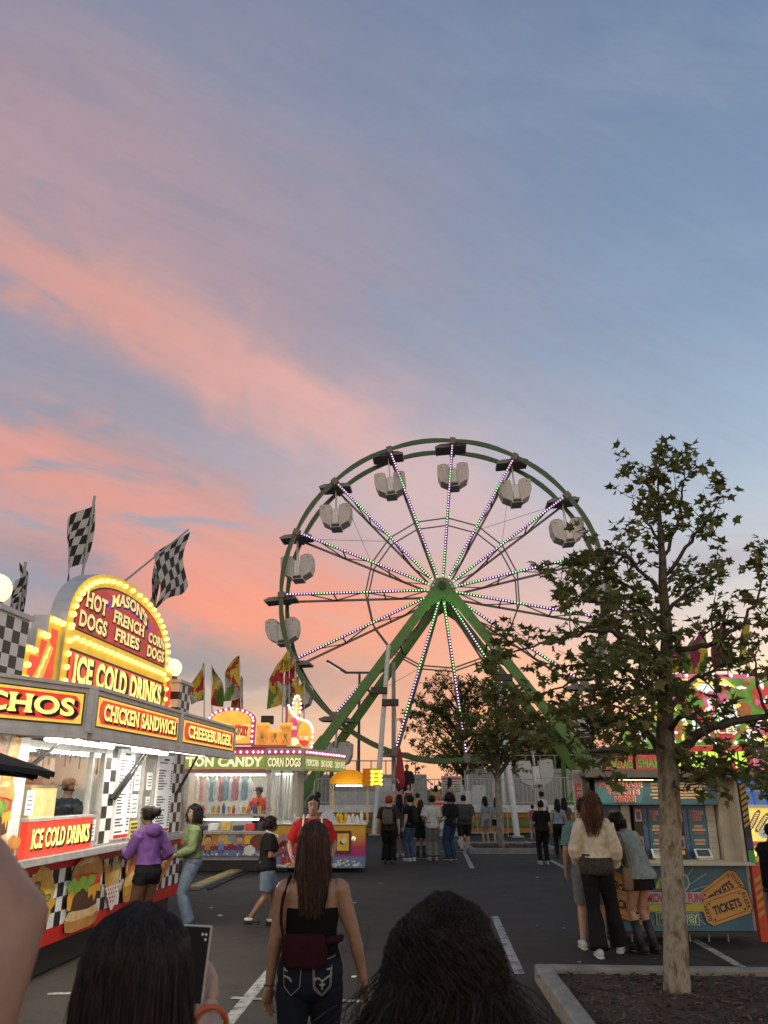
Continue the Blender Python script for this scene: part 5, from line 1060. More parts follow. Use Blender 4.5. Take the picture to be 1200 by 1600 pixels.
for a in [(319, 1036, 1094, 1125, 21.8, .36, ('y', 'ry', 'ry', 'yr', 'gw'), 'short yellow and red feather flag, leftmost above the candy stand', G1), (331, 1039, 1102, 1125, 21.8, .30, ('yg', 'yw', 'yg', 'rg'), 'green edged yellow feather flag second from the left above the candy stand', G1, 0, 1),
          (377, 1025, 1090, 1125, 21.6, .42, ('y', 'yr', 'yrw', 'yw', 'rg', 'wg'), 'tall yellow feather flag with a red curve standing behind the candy drum sign', G1, -3), (379, 1062, 1108, 1130, 22.4, .30, ('y', 'yr', 'rg'), 'small feather flag tucked behind the tall one with a red curve', G1),
          (441, 1034, 1098, 1130, 22, .40, ('y', 'r', 'ry', 'wg', 'yg'), 'feather flag with a red upper half left of the bell shaped sign', G1, 2), (452, 1018, 1046, 1130, 22, .30, ('y', 'y', 'yr'), 'highest yellow feather flag just under the wheel rim', G1, 0, -1), (447, 1050, 1100, 1130, 22.5, .40, ('w', 'wr', 'wg', 'g'), 'whitish feather flag with green foot behind the bell shaped sign', G1, 0, 1),
          (461, 1030, 1058, 1130, 22, .26, ('y', 'r', 'r'), 'short yellow and red feather flag right below the wheel rim', G1), (467, 1058, 1090, 1130, 21.8, .22, ('y', 'yr', 'y'), 'narrow yellow feather flag beside the oval top of the bell shaped sign', G1), (475, 1064, 1108, 1130, 21.8, .26, ('y', 'y', 'yr', 'r'), 'yellow feather flag at the right end of the candy stand roof', G1)]: feather(*a)
# ================================================================== TICKET BOOTH (right)
TEAL = mat('booth_teal', (.035, .125, .20), .45, var=.35, scale=2); TEAL2 = mat('booth_teal_light', (.05, .17, .24), .45, var=.3); BLUE = mat('kiosk_blue', (.05, .12, .26), .45, var=.25); PINKT = mat('booth_red_letter', (.48, .05, .045), .5, var=.1); PEACH = mat('booth_peach_text', (.50, .33, .19), .55, var=.1); BWH = mat('booth_white', (.44, .41, .36), .5, var=.15); TKT = mat('ticket_orange', (.50, .25, .075), .55, var=.15)
bo = thing('ticket_booth', 'blue ticket booth with self service kiosks and big orange ticket pictures', 'ticket booth', (2.72, 11.6, 0), 0)
q = MB(); q.bx(.14, 2.06, .0, .04, .14, .93, TEAL); y = -.004
cxb, czb = 1.05, .55
for k in range(40):
    a = R(k * 9 + 3); r0, r1 = .22, .42 + .16 * ((k * 7) % 5) / 4; m = TEAL2 if k % 2 else mat('booth_ray', (.22, .32, .34), .5)
    P_ = [(cxb + r * math.cos(a) * 1.15, czb + r * math.sin(a) * .8) for r in (r0, r1)]
    if all(.16 < x < 2.04 and .15 < z < .92 for x, z in P_): q.ribbon(P_, .012, y, m)
def ticket(q, cx_, cz_, w, h, rot, y, txt=True):
    c, sn = math.cos(R(rot)), math.sin(R(rot)); f = lambda a, b: (cx_ + a * c - b * sn, cz_ + a * sn + b * c); e = .06
    def out(k): W, H_ = w / 2 * k, h / 2 * k; return [f(a, b) for a, b in [(-W + e, -H_), (W - e, -H_), (W - e * .5, -H_ + e * .6), (W, -H_ + e), (W, H_ - e), (W - e * .5, H_ - e * .6), (W - e, H_), (-W + e, H_), (-W + e * .5, H_ - e * .6), (-W, H_ - e), (-W, -H_ + e), (-W + e * .5, -H_ + e * .6)]]
    q.sheet(out(1.04), y, mat('ticket_edge', (.08, .03, .02), .5)); q.sheet(out(1.0), y - .002, TKT)
    for s_ in (-1, 1): q.ribbon([f(-w * .36, s_ * h * .38), f(w * .36, s_ * h * .38)], .006, y - .004, OUTL); q.ribbon([f(s_ * w * .385, -h * .4), f(s_ * w * .385, h * .4)], .006, y - .004, OUTL)
    for s_ in (-1, 1):
        for s2 in (-1, 1): q.disc(*f(s_ * w * .33, s2 * h * .3), .013, .013, y - .004, OUTL, 10)
    q.text('TICKETS', OUTL, -w * .3, -h * .17, w * .6, h * .34, y - .006, .04, 0, lambda x, z: f(x, z)); q.text('01234', OUTL, -h * .3, -.02, h * .6, .042, y - .006, .02, 0, lambda x, z: f(-w * .43 - z, x)); q.text('01234', OUTL, -h * .3, -.02, h * .6, .042, y - .006, .02, 0, lambda x, z: f(w * .43 + z, -x))
ticket(q, 1.69, .60, .62, .30, 33, y - .004); ticket(q, 1.74, .43, .64, .32, 17, y - .014); ticket(q, .42, .62, .60, .30, -30, y - .004); ticket(q, .42, .44, .64, .32, -17, y - .014)
GW = mat('booth_sign_white', (.38, .36, .36), .5); q.sheet([(.70, .46), (1.42, .46), (1.42, .60), (.70, .60)], y - .022, GW); q.text('MIDWAY OF FUN', mat('booth_magenta', (.42, .02, .10), .5), .71, .475, .70, .11, y - .026, .03)
q.sheet([(.72, .37), (1.44, .37), (1.44, .455), (1.2, .47), (.9, .455), (.72, .45)], y - .022, mat('banner_yellow', (.42, .36, .05), .5)); q.sheet([(.80, .21), (1.36, .21), (1.36, .36), (.80, .36)], y - .022, GW); q.sheet([(.815, .22), (1.345, .22), (1.345, .35), (.815, .35)], y - .024, mat('booth_dark_green', (.03, .10, .04), .5)); q.text('MORE MONEY', mat('booth_green', (.06, .30, .08), .5), .84, .235, .48, .10, y - .028, .03, 0, None, CHW, (0, 0), .03)
for k in range(5): q.sheet([(.78 + .05 * k, .64), (.83 + .05 * k, .64), (.905, .78)], y - .012, (mat('tent_green', (.05, .25, .08), .5), mat('tent_yellow', (.5, .4, .05), .5))[k % 2])
q.disc(1.18, .72, .11, .12, y - .010, mat('wheel_drawing_mint', (.3, .45, .38), .5), 20); q.disc(1.18, .72, .09, .10, y - .013, TEAL2, 20)
q.build('picture_panel', bo)
q = MB(); q.bx(.10, 2.10, -.22, .5, .93, .965, BWH); q.build('counter', bo, bevel=.005)
q = MB(); q.bx(.14, 2.06, .5, .54, .14, 2.0, mat('booth_back', (.06, .07, .09), .6)); q.bx(.05, .10, .10, .60, .12, 2.02, BLACK); q.bx(2.06, 2.10, .02, .60, .14, 2.0, BWH); q.bx(.14, 2.06, .05, .60, .10, .14, DARK); q.bx(.10, 2.1, .56, .60, .14, 2.0, DARK); q.bx(1.9, 2.06, .26, .5, .965, 2.0, BWH); q.build('booth_body', bo)
q = MB(); q.M = Matrix.Translation((0, -.35, 2.02)) @ Matrix.Rotation(R(-3), 4, 'X'); q.bx(-.05, 2.22, 0, 1.0, .03, .09, mat('booth_roof', (.20, .18, .15), .6, var=.3)); q.bx(-.05, 2.22, -.02, .01, .0, .1, mat('roof_edge', (.24, .21, .18), .5)); q.build('roof', bo)
q = MB(); q.bx(.20, 1.88, .20, .24, 1.67, 2.0, TEAL); yy = .196
q.sheet([(.22, 1.99), (.9, 1.99), (.82, 1.69), (.22, 1.69)], yy, TEAL2)
for k, s_ in enumerate(('PURCHASE', 'TICKETS', 'HERE')): q.text(s_, PINKT, (.26, .36, .46)[k], 1.895 - .095 * k, (.58, .44, .28)[k], .075, yy - .008, .03, 0, None, CHW, (0, 0), .03)
r_ = random.Random(9)
for xa, xb, z0, z1, n in ((.95, 1.1, 1.72, 1.95, 5), (1.22, 1.8, 1.73, 1.96, 6)):
    for k in range(n): L = (xb - xa) * r_.uniform(.55, 1); c_ = (xa + xb) / 2; z = z1 - (z1 - z0) * k / n; q.bx(c_ - L / 2, c_ + L / 2, yy - .004, yy - .001, z - .022, z, PEACH)
q.build('header_board', bo)
q = MB(); q.bx(.4, .95, -.02, .0, 1.985, 1.995, glow('booth_strip', (1, .85, .55), 2.5, var=0)); q.build('strip_light', bo); lamp('booth_strip_glow', 'AREA', (.9, .0, 1.97), 5.0, bo, (1.6, .05), (1, .8, .5))
def kiosk(x, w, par):
    t_ = bpy.data.objects.new('kiosk', None); COL.objects.link(t_); t_.parent = par
    q = MB(); q.bx(x, x + w, .40, .46, .966, 1.66, BLUE); q.bx(x + .09, x + w - .12, .385, .399, .98, 1.62, TEAL); q.bx(x + w - .12, x + w, .37, .41, .966, 1.66, BWH)
    for k, s_ in enumerate(('TICKETS', 'HERE')): q.text(s_, PINKT, x + .11 + .03 * k, 1.53 - .07 * k, w - .28 - .06 * k, .055, .376, .03, 0, None, CHW, (0, 0), .035)
    for k in range(9):
        if k in (3, 6): continue
        L = (w - .26) * r_.uniform(.6, 1); c_ = x + .09 + (w - .21) / 2; z = 1.40 - .045 * k; q.bx(c_ - L / 2, c_ + L / 2, .379, .384, z - .03, z, PEACH if k != 2 else mat('booth_tan_box', (.22, .15, .11), .6))
    for k in range(7): q.bx(x + w - .1, x + w - .03, .364, .369, 1.1 + .07 * k, 1.112 + .07 * k, GREY)
    for k in range(16): q.disc(x + .01 + r_.uniform(0, .07), r_.uniform(1.0, 1.6), .004, .004, .396, CHW, 6)
    q.build('panel', t_)
    q = MB(); q.box((x + w * .42, .24, .985), (.20, .14, .03), BWH); q.add([(x + w * .42 + sx * .11, .20 + .10 * k, .99 + .11 * k) for k in (0, 1) for sx in (-1, 1)], [(0, 1, 3, 2)], CHW); q.add([(x + w * .42 + sx * .085, .199 + .10 * k, 1.00 + .115 * k) for k in (.15, .8) for sx in (-1, 1)], [(0, 1, 3, 2)], mat('tablet_screen', (.06, .09, .16), .2)); q.bar((x + w * .42, .28, .99), (x + w * .42, .26, 1.06), .05, .03, BWH); q.build('tablet', t_)
    q = MB(); q.bx(x - .13, x - .01, .30, .42, .966, 1.66, BLACK)
    for z in (1.10, 1.45): q.bx(x - .115, x - .025, .29, .299, z, z + .15, mat('pay_label', (.30, .20, .22), .5)); q.sheet([(x - .095, z + .03), (x - .045, z + .03), (x - .045, z + .12), (x - .095, z + .12)], .286, mat('pay_navy', (.03, .04, .12), .5)); q.sheet([(x - .11, z + .06), (x - .03, z + .06), (x - .07, z + .015)], .283, mat('pay_navy', (.03, .04, .12), .5)); q.bx(x - .115, x - .025, .292, .299, z + .15, z + .165, PINKT)
    q.bx(x - .1, x - .04, .285, .299, 1.03, 1.08, CHIP); q.build('payment_tower', t_)
for x, w in ((.30, .40), (.86, .40), (1.42, .46)): kiosk(x, w, bo)
STR = mat('post_red', (.50, .05, .02), .5); SYL = mat('post_yellow', (.45, .28, .05), .5)
def striped_post(x, y0, z1, par):
    q = MB(); q.bx(x, x + .11, y0, y0 + .09, 0.02, z1, STR)
    for k in range(int((z1 - .35) / .10)):
        z = .30 + k * .10; q.add([(x + .01, y0 - .003, z), (x + .10, y0 - .003, z + .06), (x + .10, y0 - .003, z + .11), (x + .01, y0 - .003, z + .05)], [(0, 1, 2, 3)], SYL)
    q.build('striped_post', par)
striped_post(2.11, -.06, .92, bo); striped_post(.02, -.06, .92, bo)
q = MB(); q.bx(2.11, 2.20, .0, .06, .93, 1.95, BLACK)
for k in range(8): z = 1.38 + k * .07; q.add([(2.115, -.003, z), (2.195, -.003, z + .05), (2.195, -.003, z + .09), (2.115, -.003, z + .04)], [(0, 1, 2, 3)], SYL)
q.bx(2.112, 2.198, -.006, -.001, 1.12, 1.26, mat('sticker_navy', (.03, .03, .12), .5)); q.bx(2.112, 2.198, -.006, -.001, .94, 1.1, mat('sticker_green', (.06, .28, .08), .5)); q.build('corner_post', bo)
q = MB(); q.bx(-.14, -.02, .0, .04, 1.2, 2.12, mat('banner_pale', (.45, .36, .34), .6)); q.text('TICKETS', PINKT, -.12, 1.5, .5, .08, -.004, .03, 0, lambda x, z: (-.04 - (z - 1.5), 1.45 + (x + .12))); q.build('side_banner', bo)
q = MB()
for x in (.5, 1.0, 1.5): q.tube([(x, .1, .0), (x, .1, .13), (x + .25, .1, .13), (x + .25, .1, .0)], .012, GREY, n=5)
q.build('support_foot', bo)
# bar table right of the booth
t = thing('bar_table', 'small round white topped bar table with thin black legs at the right edge', 'table', (5.36, 11.35, 0)); q = MB(); q.lathe([(.30, .70), (.31, .715), (.30, .73)], mat('table_top_white', (.55, .53, .50), .4), 24); q.build('tabletop', t)
for k in range(4): q = MB(); a = R(45 + 90 * k); q.tube([(.2 * math.cos(a), .2 * math.sin(a), .70), (.27 * math.cos(a), .27 * math.sin(a), 0)], .014, BLACK, n=6); q.build('leg', t)
# ================================================================== COLOURFUL STAND behind the booth
fs_ = thing('dessert_stand', 'brightly lit green and red dessert stand half hidden behind the sycamore', 'food stand', (4.9, 18.5, 0), 0)
BG = glow('backlit_bright_green', (.14, .36, .05), .42, var=.4); BR = glow('backlit_bright_red', (.55, .05, .05), .45, var=.3); BY = glow('backlit_lemon', (.85, .72, .16), .7, var=.15); BP = glow('backlit_hot_pink', (.60, .14, .26), .5, var=.2); BW = glow('backlit_white', (.85, .88, .85), .8, var=.15); BRN = glow('backlit_brown', (.35, .12, .04), .5, var=.3)
q = MB(); q.bx(.1, 6, 1.8, 1.9, .1, 2.7, INW); q.bx(-.1, 6, -.1, 2, 2.68, 2.74, DARK); q.bx(.1, .2, .1, 1.8, .1, 2.6, INW); q.bx(2.6, 6, .02, .1, .1, .5, mat('stand_grey_low', (.30, .30, .30), .5)); q.build('stand_body', fs_)
q = MB(); q.bx(-.12, .52, -.2, -.1, 2.22, 2.58, OUTL); q.bx(-.1, .5, -.21, -.201, 2.25, 2.55, BR); q.text('FUNNEL CAKES', LIME, -.08, 2.29, .56, .18, -.22, .03, 0, None, OUTL); q.bx(.54, 1.35, -.2, -.1, 2.22, 2.6, OUTL); q.bx(.56, 1.33, -.21, -.201, 2.25, 2.57, BR); q.text('SHAKES', BG, .6, 2.30, .68, .2, -.22, .035, 0, None, OUTL); q.bx(1.4, 3.1, -.22, -.1, 2.22, 2.76, BR); q.text('FRIED PIE', glow('backlit_lime_letter', (.6, .9, .1), .8, var=.1), 1.46, 2.30, 1.5, .34, -.232, .04, 0, None, OUTL, (.01, -.01), .03); q.prism([(3.1, 2.25), (3.5, 2.2), (3.2, 2.7)], -.2, -.1, BP); q.build('header_sign', fs_)
q = MB(); q.prism([(1.1, 2.78), (4.2, 2.78), (4.2, 4.30), (1.5, 4.30), (1.1, 3.6)], -.1, .1, BG); yy = -.104
q.sheet([(1.75, 4.02), (3.0, 4.02), (2.75, 4.25), (1.75, 4.25)], yy, BY); q.sheet([(1.5, 4.22), (4.2, 4.22), (4.2, 4.32), (1.5, 4.32)], yy - .002, BP)
for k, (x, z, rx, rz2, m) in enumerate([(1.6, 3.9, .22, .16, BP), (1.75, 3.45, .22, .3, BG), (2.35, 3.98, .26, .12, BW), (2.5, 3.75, .3, .18, BP), (2.3, 3.45, .34, .2, BR), (2.75, 3.4, .3, .3, BW), (3.1, 3.5, .16, .2, BRN), (1.5, 3.15, .22, .26, BRN), (1.3, 3.0, .18, .2, BR), (1.9, 2.98, .2, .2, BG), (2.1, 3.0, .2, .16, BW), (2.6, 3.0, .25, .18, BR), (3.4, 3.1, .3, .3, BP), (3.2, 2.95, .2, .16, BW), (3.6, 3.8, .3, .3, BR), (3.9, 3.3, .3, .4, BY), (1.25, 3.4, .16, .2, BY)]):
    q.sheet(blobby(x, z, rx, rz2, 16, .18, k + 30), yy - .004 - k * .002, m)
for k in range(90):
    x, z = rf.uniform(1.2, 4.1), rf.uniform(2.85, 4.2); q.sheet(blobby(x, z, rf.uniform(.03, .12), rf.uniform(.03, .10), 9, .3, k + 80), yy - .045 - k * .0005, rf.choice((BW, BR, BY, BG, BP, BRN, BW, FRIES)))
q.text('ICES', CREAM, 2.35, 3.02, .5, .12, yy - .1, .03, 0, None, mat('jar_blue', (.05, .1, .3), .4), (0, 0), .06); q.text('Mmm', BR, 3.5, 3.0, .5, .16, yy - .1, .03, 0, None, CHW, (0, 0), .05)
for k in range(9): q.ribbon([(1.6 + .25 * k, 3.2 + .2 * math.sin(k)), (1.75 + .25 * k, 3.35 + .2 * math.sin(k)), (1.8 + .25 * k, 3.15 + .2 * math.sin(k))], .06, yy - .04, (BW, BR, BY, BG)[k % 4])
q.build('picture_sign', fs_)
pb = MB(); pb.ball((0, 0, 0), .035, WBULB, 8, 5); wb = pb.build('bulb', fs_); wb.location = (1.15, -.17, 3.4)
for x, z in [(1.3, 3.08), (1.12, 2.95), (1.45, 2.85), (1.9, 2.83), (2.35, 2.83), (2.8, 2.83), (3.2, 2.9), (1.55, 3.9), (1.9, 4.28), (2.15, 4.28), (2.5, 4.28), (2.9, 4.28), (3.3, 4.28), (1.2, 3.62), (3.4, 3.3), (3.6, 2.83)]: bulb(x, -.17, z, fs_, wb)
q = MB(); q.prism([(.36, 2.7), (.98, 2.7), (.98, 3.35), (.85, 3.72), (.42, 3.5)], -.15, .0, BG); q.sheet([(.44, 3.40), (.84, 3.6), (.90, 3.35), (.46, 3.15)], -.154, BY); q.sheet([(.44, 3.48), (.84, 3.68), (.85, 3.6), (.44, 3.42)], -.158, BP); q.sheet(blobby(.66, 2.95, .22, .18, 14, .25, 4), -.158, BW); q.sheet(blobby(.56, 2.98, .07, .15, 10, .2, 4), -.16, SORG); q.build('picture_sign', fs_)
q = MB(); q.bx(2.78, 6, -.04, .0, .82, 1.48, BY); yy = -.044
for k in range(4): corndog(q, 3.02 + .16 * k, 1.24 - .05 * k, .5, .12, 55 - 6 * k, yy - .004 * k, CREAM)
q.sheet(blobby(3.25, .98, .2, .1, 12, .1, 4), yy - .02, glow('backlit_grey', (.4, .4, .4), .5)); q.bx(2.78, 6, -.05, .0, .74, .80, BR); q.bx(2.78, 6, -.05, .0, .42, .73, LIME); q.text('WELCOME', SLET, 2.80, .52, .9, .17, -.06, .03, 0, None, RED, (.01, -.01), .04); q.bx(2.78, 6, -.05, 0, .40, .43, BR); q.build('picture_skirt', fs_)
q = MB(); q.bx(2.7, 6, -.12, .3, 1.49, 1.54, STEEL); q.build('counter', fs_)
for k in range(8):
    q = MB(); q.box((0, 0, .15), (.26, .2, .28), glow('drink_box_blue', (.05, .16, .5), .35, var=.2)); q.disc(0, .15, .09, .09, -.104, GREY, 14); q.disc(0, .15, .05, .05, -.108, DARK, 12)
    tag(q.build('boxed_goods', loc=fs_.location + Vector((2.66 + .29 * (k % 4), .1, 1.54 + .29 * (k // 4)))), 'blue box with a round picture stacked in the dessert stand window', 'box', 'blue boxes stacked in the dessert stand')
lamp('dessert_light', 'AREA', (3.6, .8, 2.6), 22, fs_, (2, 1), (1, .95, .85)); q = MB(); q.tube([(2.7, .3, 2.3), (4.2, .3, 2.3)], .025, TUBE, n=6); q.build('tube_light', fs_)
G2 = 'feather flags above the dessert stand'
for a in [(1106, 985, 1052, 1085, 19.6, .36, ('m', 'gm', 'ym', 'gym', 'gym'), 'green, yellow and magenta feather flag showing left in the gap of the sycamore branches', G2, -4), (1139, 962, 1042, 1080, 19.6, .34, ('m', 'gm', 'gm', 'gm', 'gm'), 'green and magenta feather flag in the open sky gap above the dessert stand', G2, -6), (1172, 965, 1036, 1080, 19.6, .28, ('y', 'yg', 'yg', 'yg'), 'yellow green feather flag furthest to the right above the dessert stand', G2, -4), (1088, 1000, 1060, 1085, 20.4, .30, ('g', 'yg', 'yg'), 'narrow green and yellow feather flag beside the sycamore trunk', G2, -3), (1066, 980, 1050, 1085, 20.8, .28, ('m', 'm', 'my'), 'dark magenta feather flag hidden behind sycamore leaves', G2, -2)]: feather(*a)
# ================================================================== PEOPLE
from mathutils.bvhtree import BVHTree
def loft(q, rings, m, n=16, cap=True):
    """rings: (centre, rx, ry, ax, ay) -> closed skin through ellipses"""
    v = []; f = []
    for c, rx, ry, ax, ay in rings:
        for j in range(n): a = 2 * math.pi * j / n; v.append(c + ax * (rx * math.cos(a)) + ay * (ry * math.sin(a)))
    for i in range(len(rings) - 1):
        for j in range(n): f.append((i * n + j, i * n + (j + 1) % n, (i + 1) * n + (j + 1) % n, (i + 1) * n + j))
    if cap: f.append(tuple(range(n - 1, -1, -1))); f.append(tuple((len(rings) - 1) * n + j for j in range(n)))
    q.add(v, f, m)
def remeshed(q, voxel, smooth=2, wrinkle=0.0, seed=0.0, wscale=9.0):
    me = bpy.data.meshes.new('t'); me.from_pydata(q.v, [], q.f); o = bpy.data.objects.new('t', me); COL.objects.link(o)
    r = o.modifiers.new('r', 'REMESH'); r.mode = 'VOXEL'; r.voxel_size = voxel; r.adaptivity = 0
    if smooth: s_ = o.modifiers.new('s', 'SMOOTH'); s_.iterations = smooth; s_.factor = .5
    e = bpy.data.meshes.new_from_object(o.evaluated_get(bpy.context.evaluated_depsgraph_get()))
    if wrinkle:
        nrm = [v.normal.copy() for v in e.vertices]
        V = []
        for v, nn in zip(e.vertices, nrm):
            p = v.co; w_ = mnoise.noise(Vector((p.x * wscale + seed, p.y * wscale, p.z * wscale * .55))) + .5 * mnoise.noise(Vector((p.x * wscale * 2.3, p.y * wscale * 2.3 + seed, p.z * wscale * 1.6)))
            V.append(tuple(p + nn * w_ * wrinkle))
    else: V = [tuple(v.co) for v in e.vertices]
    Fc = [tuple(p.vertices) for p in e.polygons]
    bpy.data.objects.remove(o); bpy.data.meshes.remove(me); bpy.data.meshes.remove(e); return V, Fc
def ik(a, b, l1, l2, pole):
    d = b - a; L = d.length; mx = (l1 + l2) * .998
    if L > mx: b = a + d * (mx / L); d = b - a; L = mx
    x = (l1 * l1 - l2 * l2 + L * L) / (2 * L); h = math.sqrt(max(0, l1 * l1 - x * x)); dn = d / L; pl = Vector(pole); pl = pl - dn * pl.dot(dn)
    if pl.length < 1e-5: pl = Vector((0, 1, 0))
    return a + dn * x + pl.normalized() * h, b
FROWS = [(.80, .07, .07, .0), (.85, .15, .11, -.008), (.92, .176, .122, -.014), (.99, .166, .108, -.004), (1.07, .138, .092, .004), (1.15, .134, .096, .010), (1.25, .150, .112, .016), (1.33, .158, .098, .006), (1.385, .152, .078, -.004), (1.43, .098, .058, -.008), (1.46, .056, .05, -.004), (1.52, .046, .049, .006), (1.58, .046, .05, .012)]
MROWS = [(.80, .07, .07, .0), (.85, .14, .11, -.004), (.92, .164, .115, -.008), (.99, .158, .108, -.0), (1.07, .150, .100, .004), (1.15, .155, .104, .008), (1.25, .172, .114, .010), (1.33, .182, .104, .004), (1.39, .176, .082, -.004), (1.435, .110, .062, -.008), (1.465, .064, .056, -.004), (1.52, .056, .057, .006), (1.58, .054, .057, .012)]
HZ = [-.112, -.098, -.07, -.04, -.01, .02, .05, .075, .096, .110, .116]
HW_ = [.020, .040, .055, .064, .070, .073, .072, .066, .050, .028, .010]
HF = [.070, .083, .088, .089, .088, .092, .089, .079, .058, .030, .010]
HB = [.020, -.005, -.045, -.072, -.088, -.096, -.096, -.088, -.068, -.040, -.014]
def interp(xs, ys, x):
    if x <= xs[0]: return ys[0]
    for i in range(len(xs) - 1):
        if x <= xs[i + 1]: t = (x - xs[i]) / (xs[i + 1] - xs[i]); return ys[i] + (ys[i + 1] - ys[i]) * t
    return ys[-1]
def head_pt(th, z, k=1.0):
    """th: 0 = front, positive to the right"""
    s_, c = math.sin(th), math.cos(th); yf, yb, w_ = interp(HZ, HF, z), interp(HZ, HB, z), interp(HZ, HW_, z); ym = (yf + yb) / 2 if False else 0.0
    return Vector((w_ * s_ * k, (c * yf if c > 0 else -c * yb) * k, z))
SKINS = {}
def skin_mat(c):
    if c not in SKINS:
        m = mat('skin_%d' % len(SKINS), c, .52, var=.28, scale=16, bump=.12); b = m.node_tree.nodes['Principled BSDF']; b.inputs['Subsurface Weight'].default_value = .08; b.inputs['Subsurface Radius'].default_value = (.02, .008, .004); SKINS[c] = m
    return SKINS[c]
def cloth(c, name='cloth'):
    key = 'cloth_%.3f_%.3f_%.3f' % c
    return mat(key, c, .9, var=.28, scale=16, bump=.2, spec=.12)
def hair_mat(c):
    key = 'hair_%.3f_%.3f_%.3f' % c; m = mat(key, c, .5, var=.45, scale=40, spec=.18); return m
TANSK, BRSK, DKSK, PALESK = (.36, .20, .13), (.24, .125, .075), (.13, .065, .04), (.46, .28, .20)
EYEW = mat('eye_white', (.55, .53, .50), .3, var=0); IRIS = mat('eye_dark', (.02, .012, .01), .2, var=0)
def hand(q, W, d, n, s_, m, curl=.35, k=1.0, side=1):
    """W wrist, d along the forearm, n palm normal, s_ towards the thumb"""
    d = d.normalized(); n = (n - d * n.dot(d)).normalized(); s_ = (s_ - d * s_.dot(d) - n * s_.dot(n)).normalized()
    rr = [(0, .026, .020), (.02, .030, .019), (.05, .040, .017), (.08, .042, .015), (.098, .036, .010)]
    loft(q, [(W + d * a * k, rx * k, ry * k, s_, n) for a, rx, ry in rr], m, 12)
    for i, (off, L, r) in enumerate([(.031, .070, .0092), (.010, .078, .0096), (-.011, .072, .0092), (-.031, .056, .0082)]):
        p = W + (d * (.090 - .006 * abs(i - 1.2)) + s_ * off) * k; pts = [p - d * .02 * k, p]; a = curl * (.6 + .12 * i); dd = d + s_ * off * 2.2
        for j, fr in enumerate((.45, .32, .23)): dd2 = (dd.normalized() * math.cos(a) + n * math.sin(a)); pts.append(pts[-1] + dd2 * L * fr * k); a += curl * (1.0 + .1 * i)
        q.tube(pts, [r * k, r * 1.05 * k, r * k, r * .92 * k, r * .7 * k], m, n=8)
    p = W + (d * .025 + s_ * .024) * k; t1 = (d * .75 + s_ * .62 + n * .25).normalized(); t2 = (d * .95 + s_ * .22 + n * .35).normalized()
    q.tube([p - s_ * .012 * k, p + t1 * .012 * k, p + t1 * .045 * k, p + t1 * .045 * k + t2 * .028 * k, p + t1 * .045 * k + t2 * .05 * k], [.013 * k, .0135 * k, .0115 * k, .0105 * k, .007 * k], m, n=8)
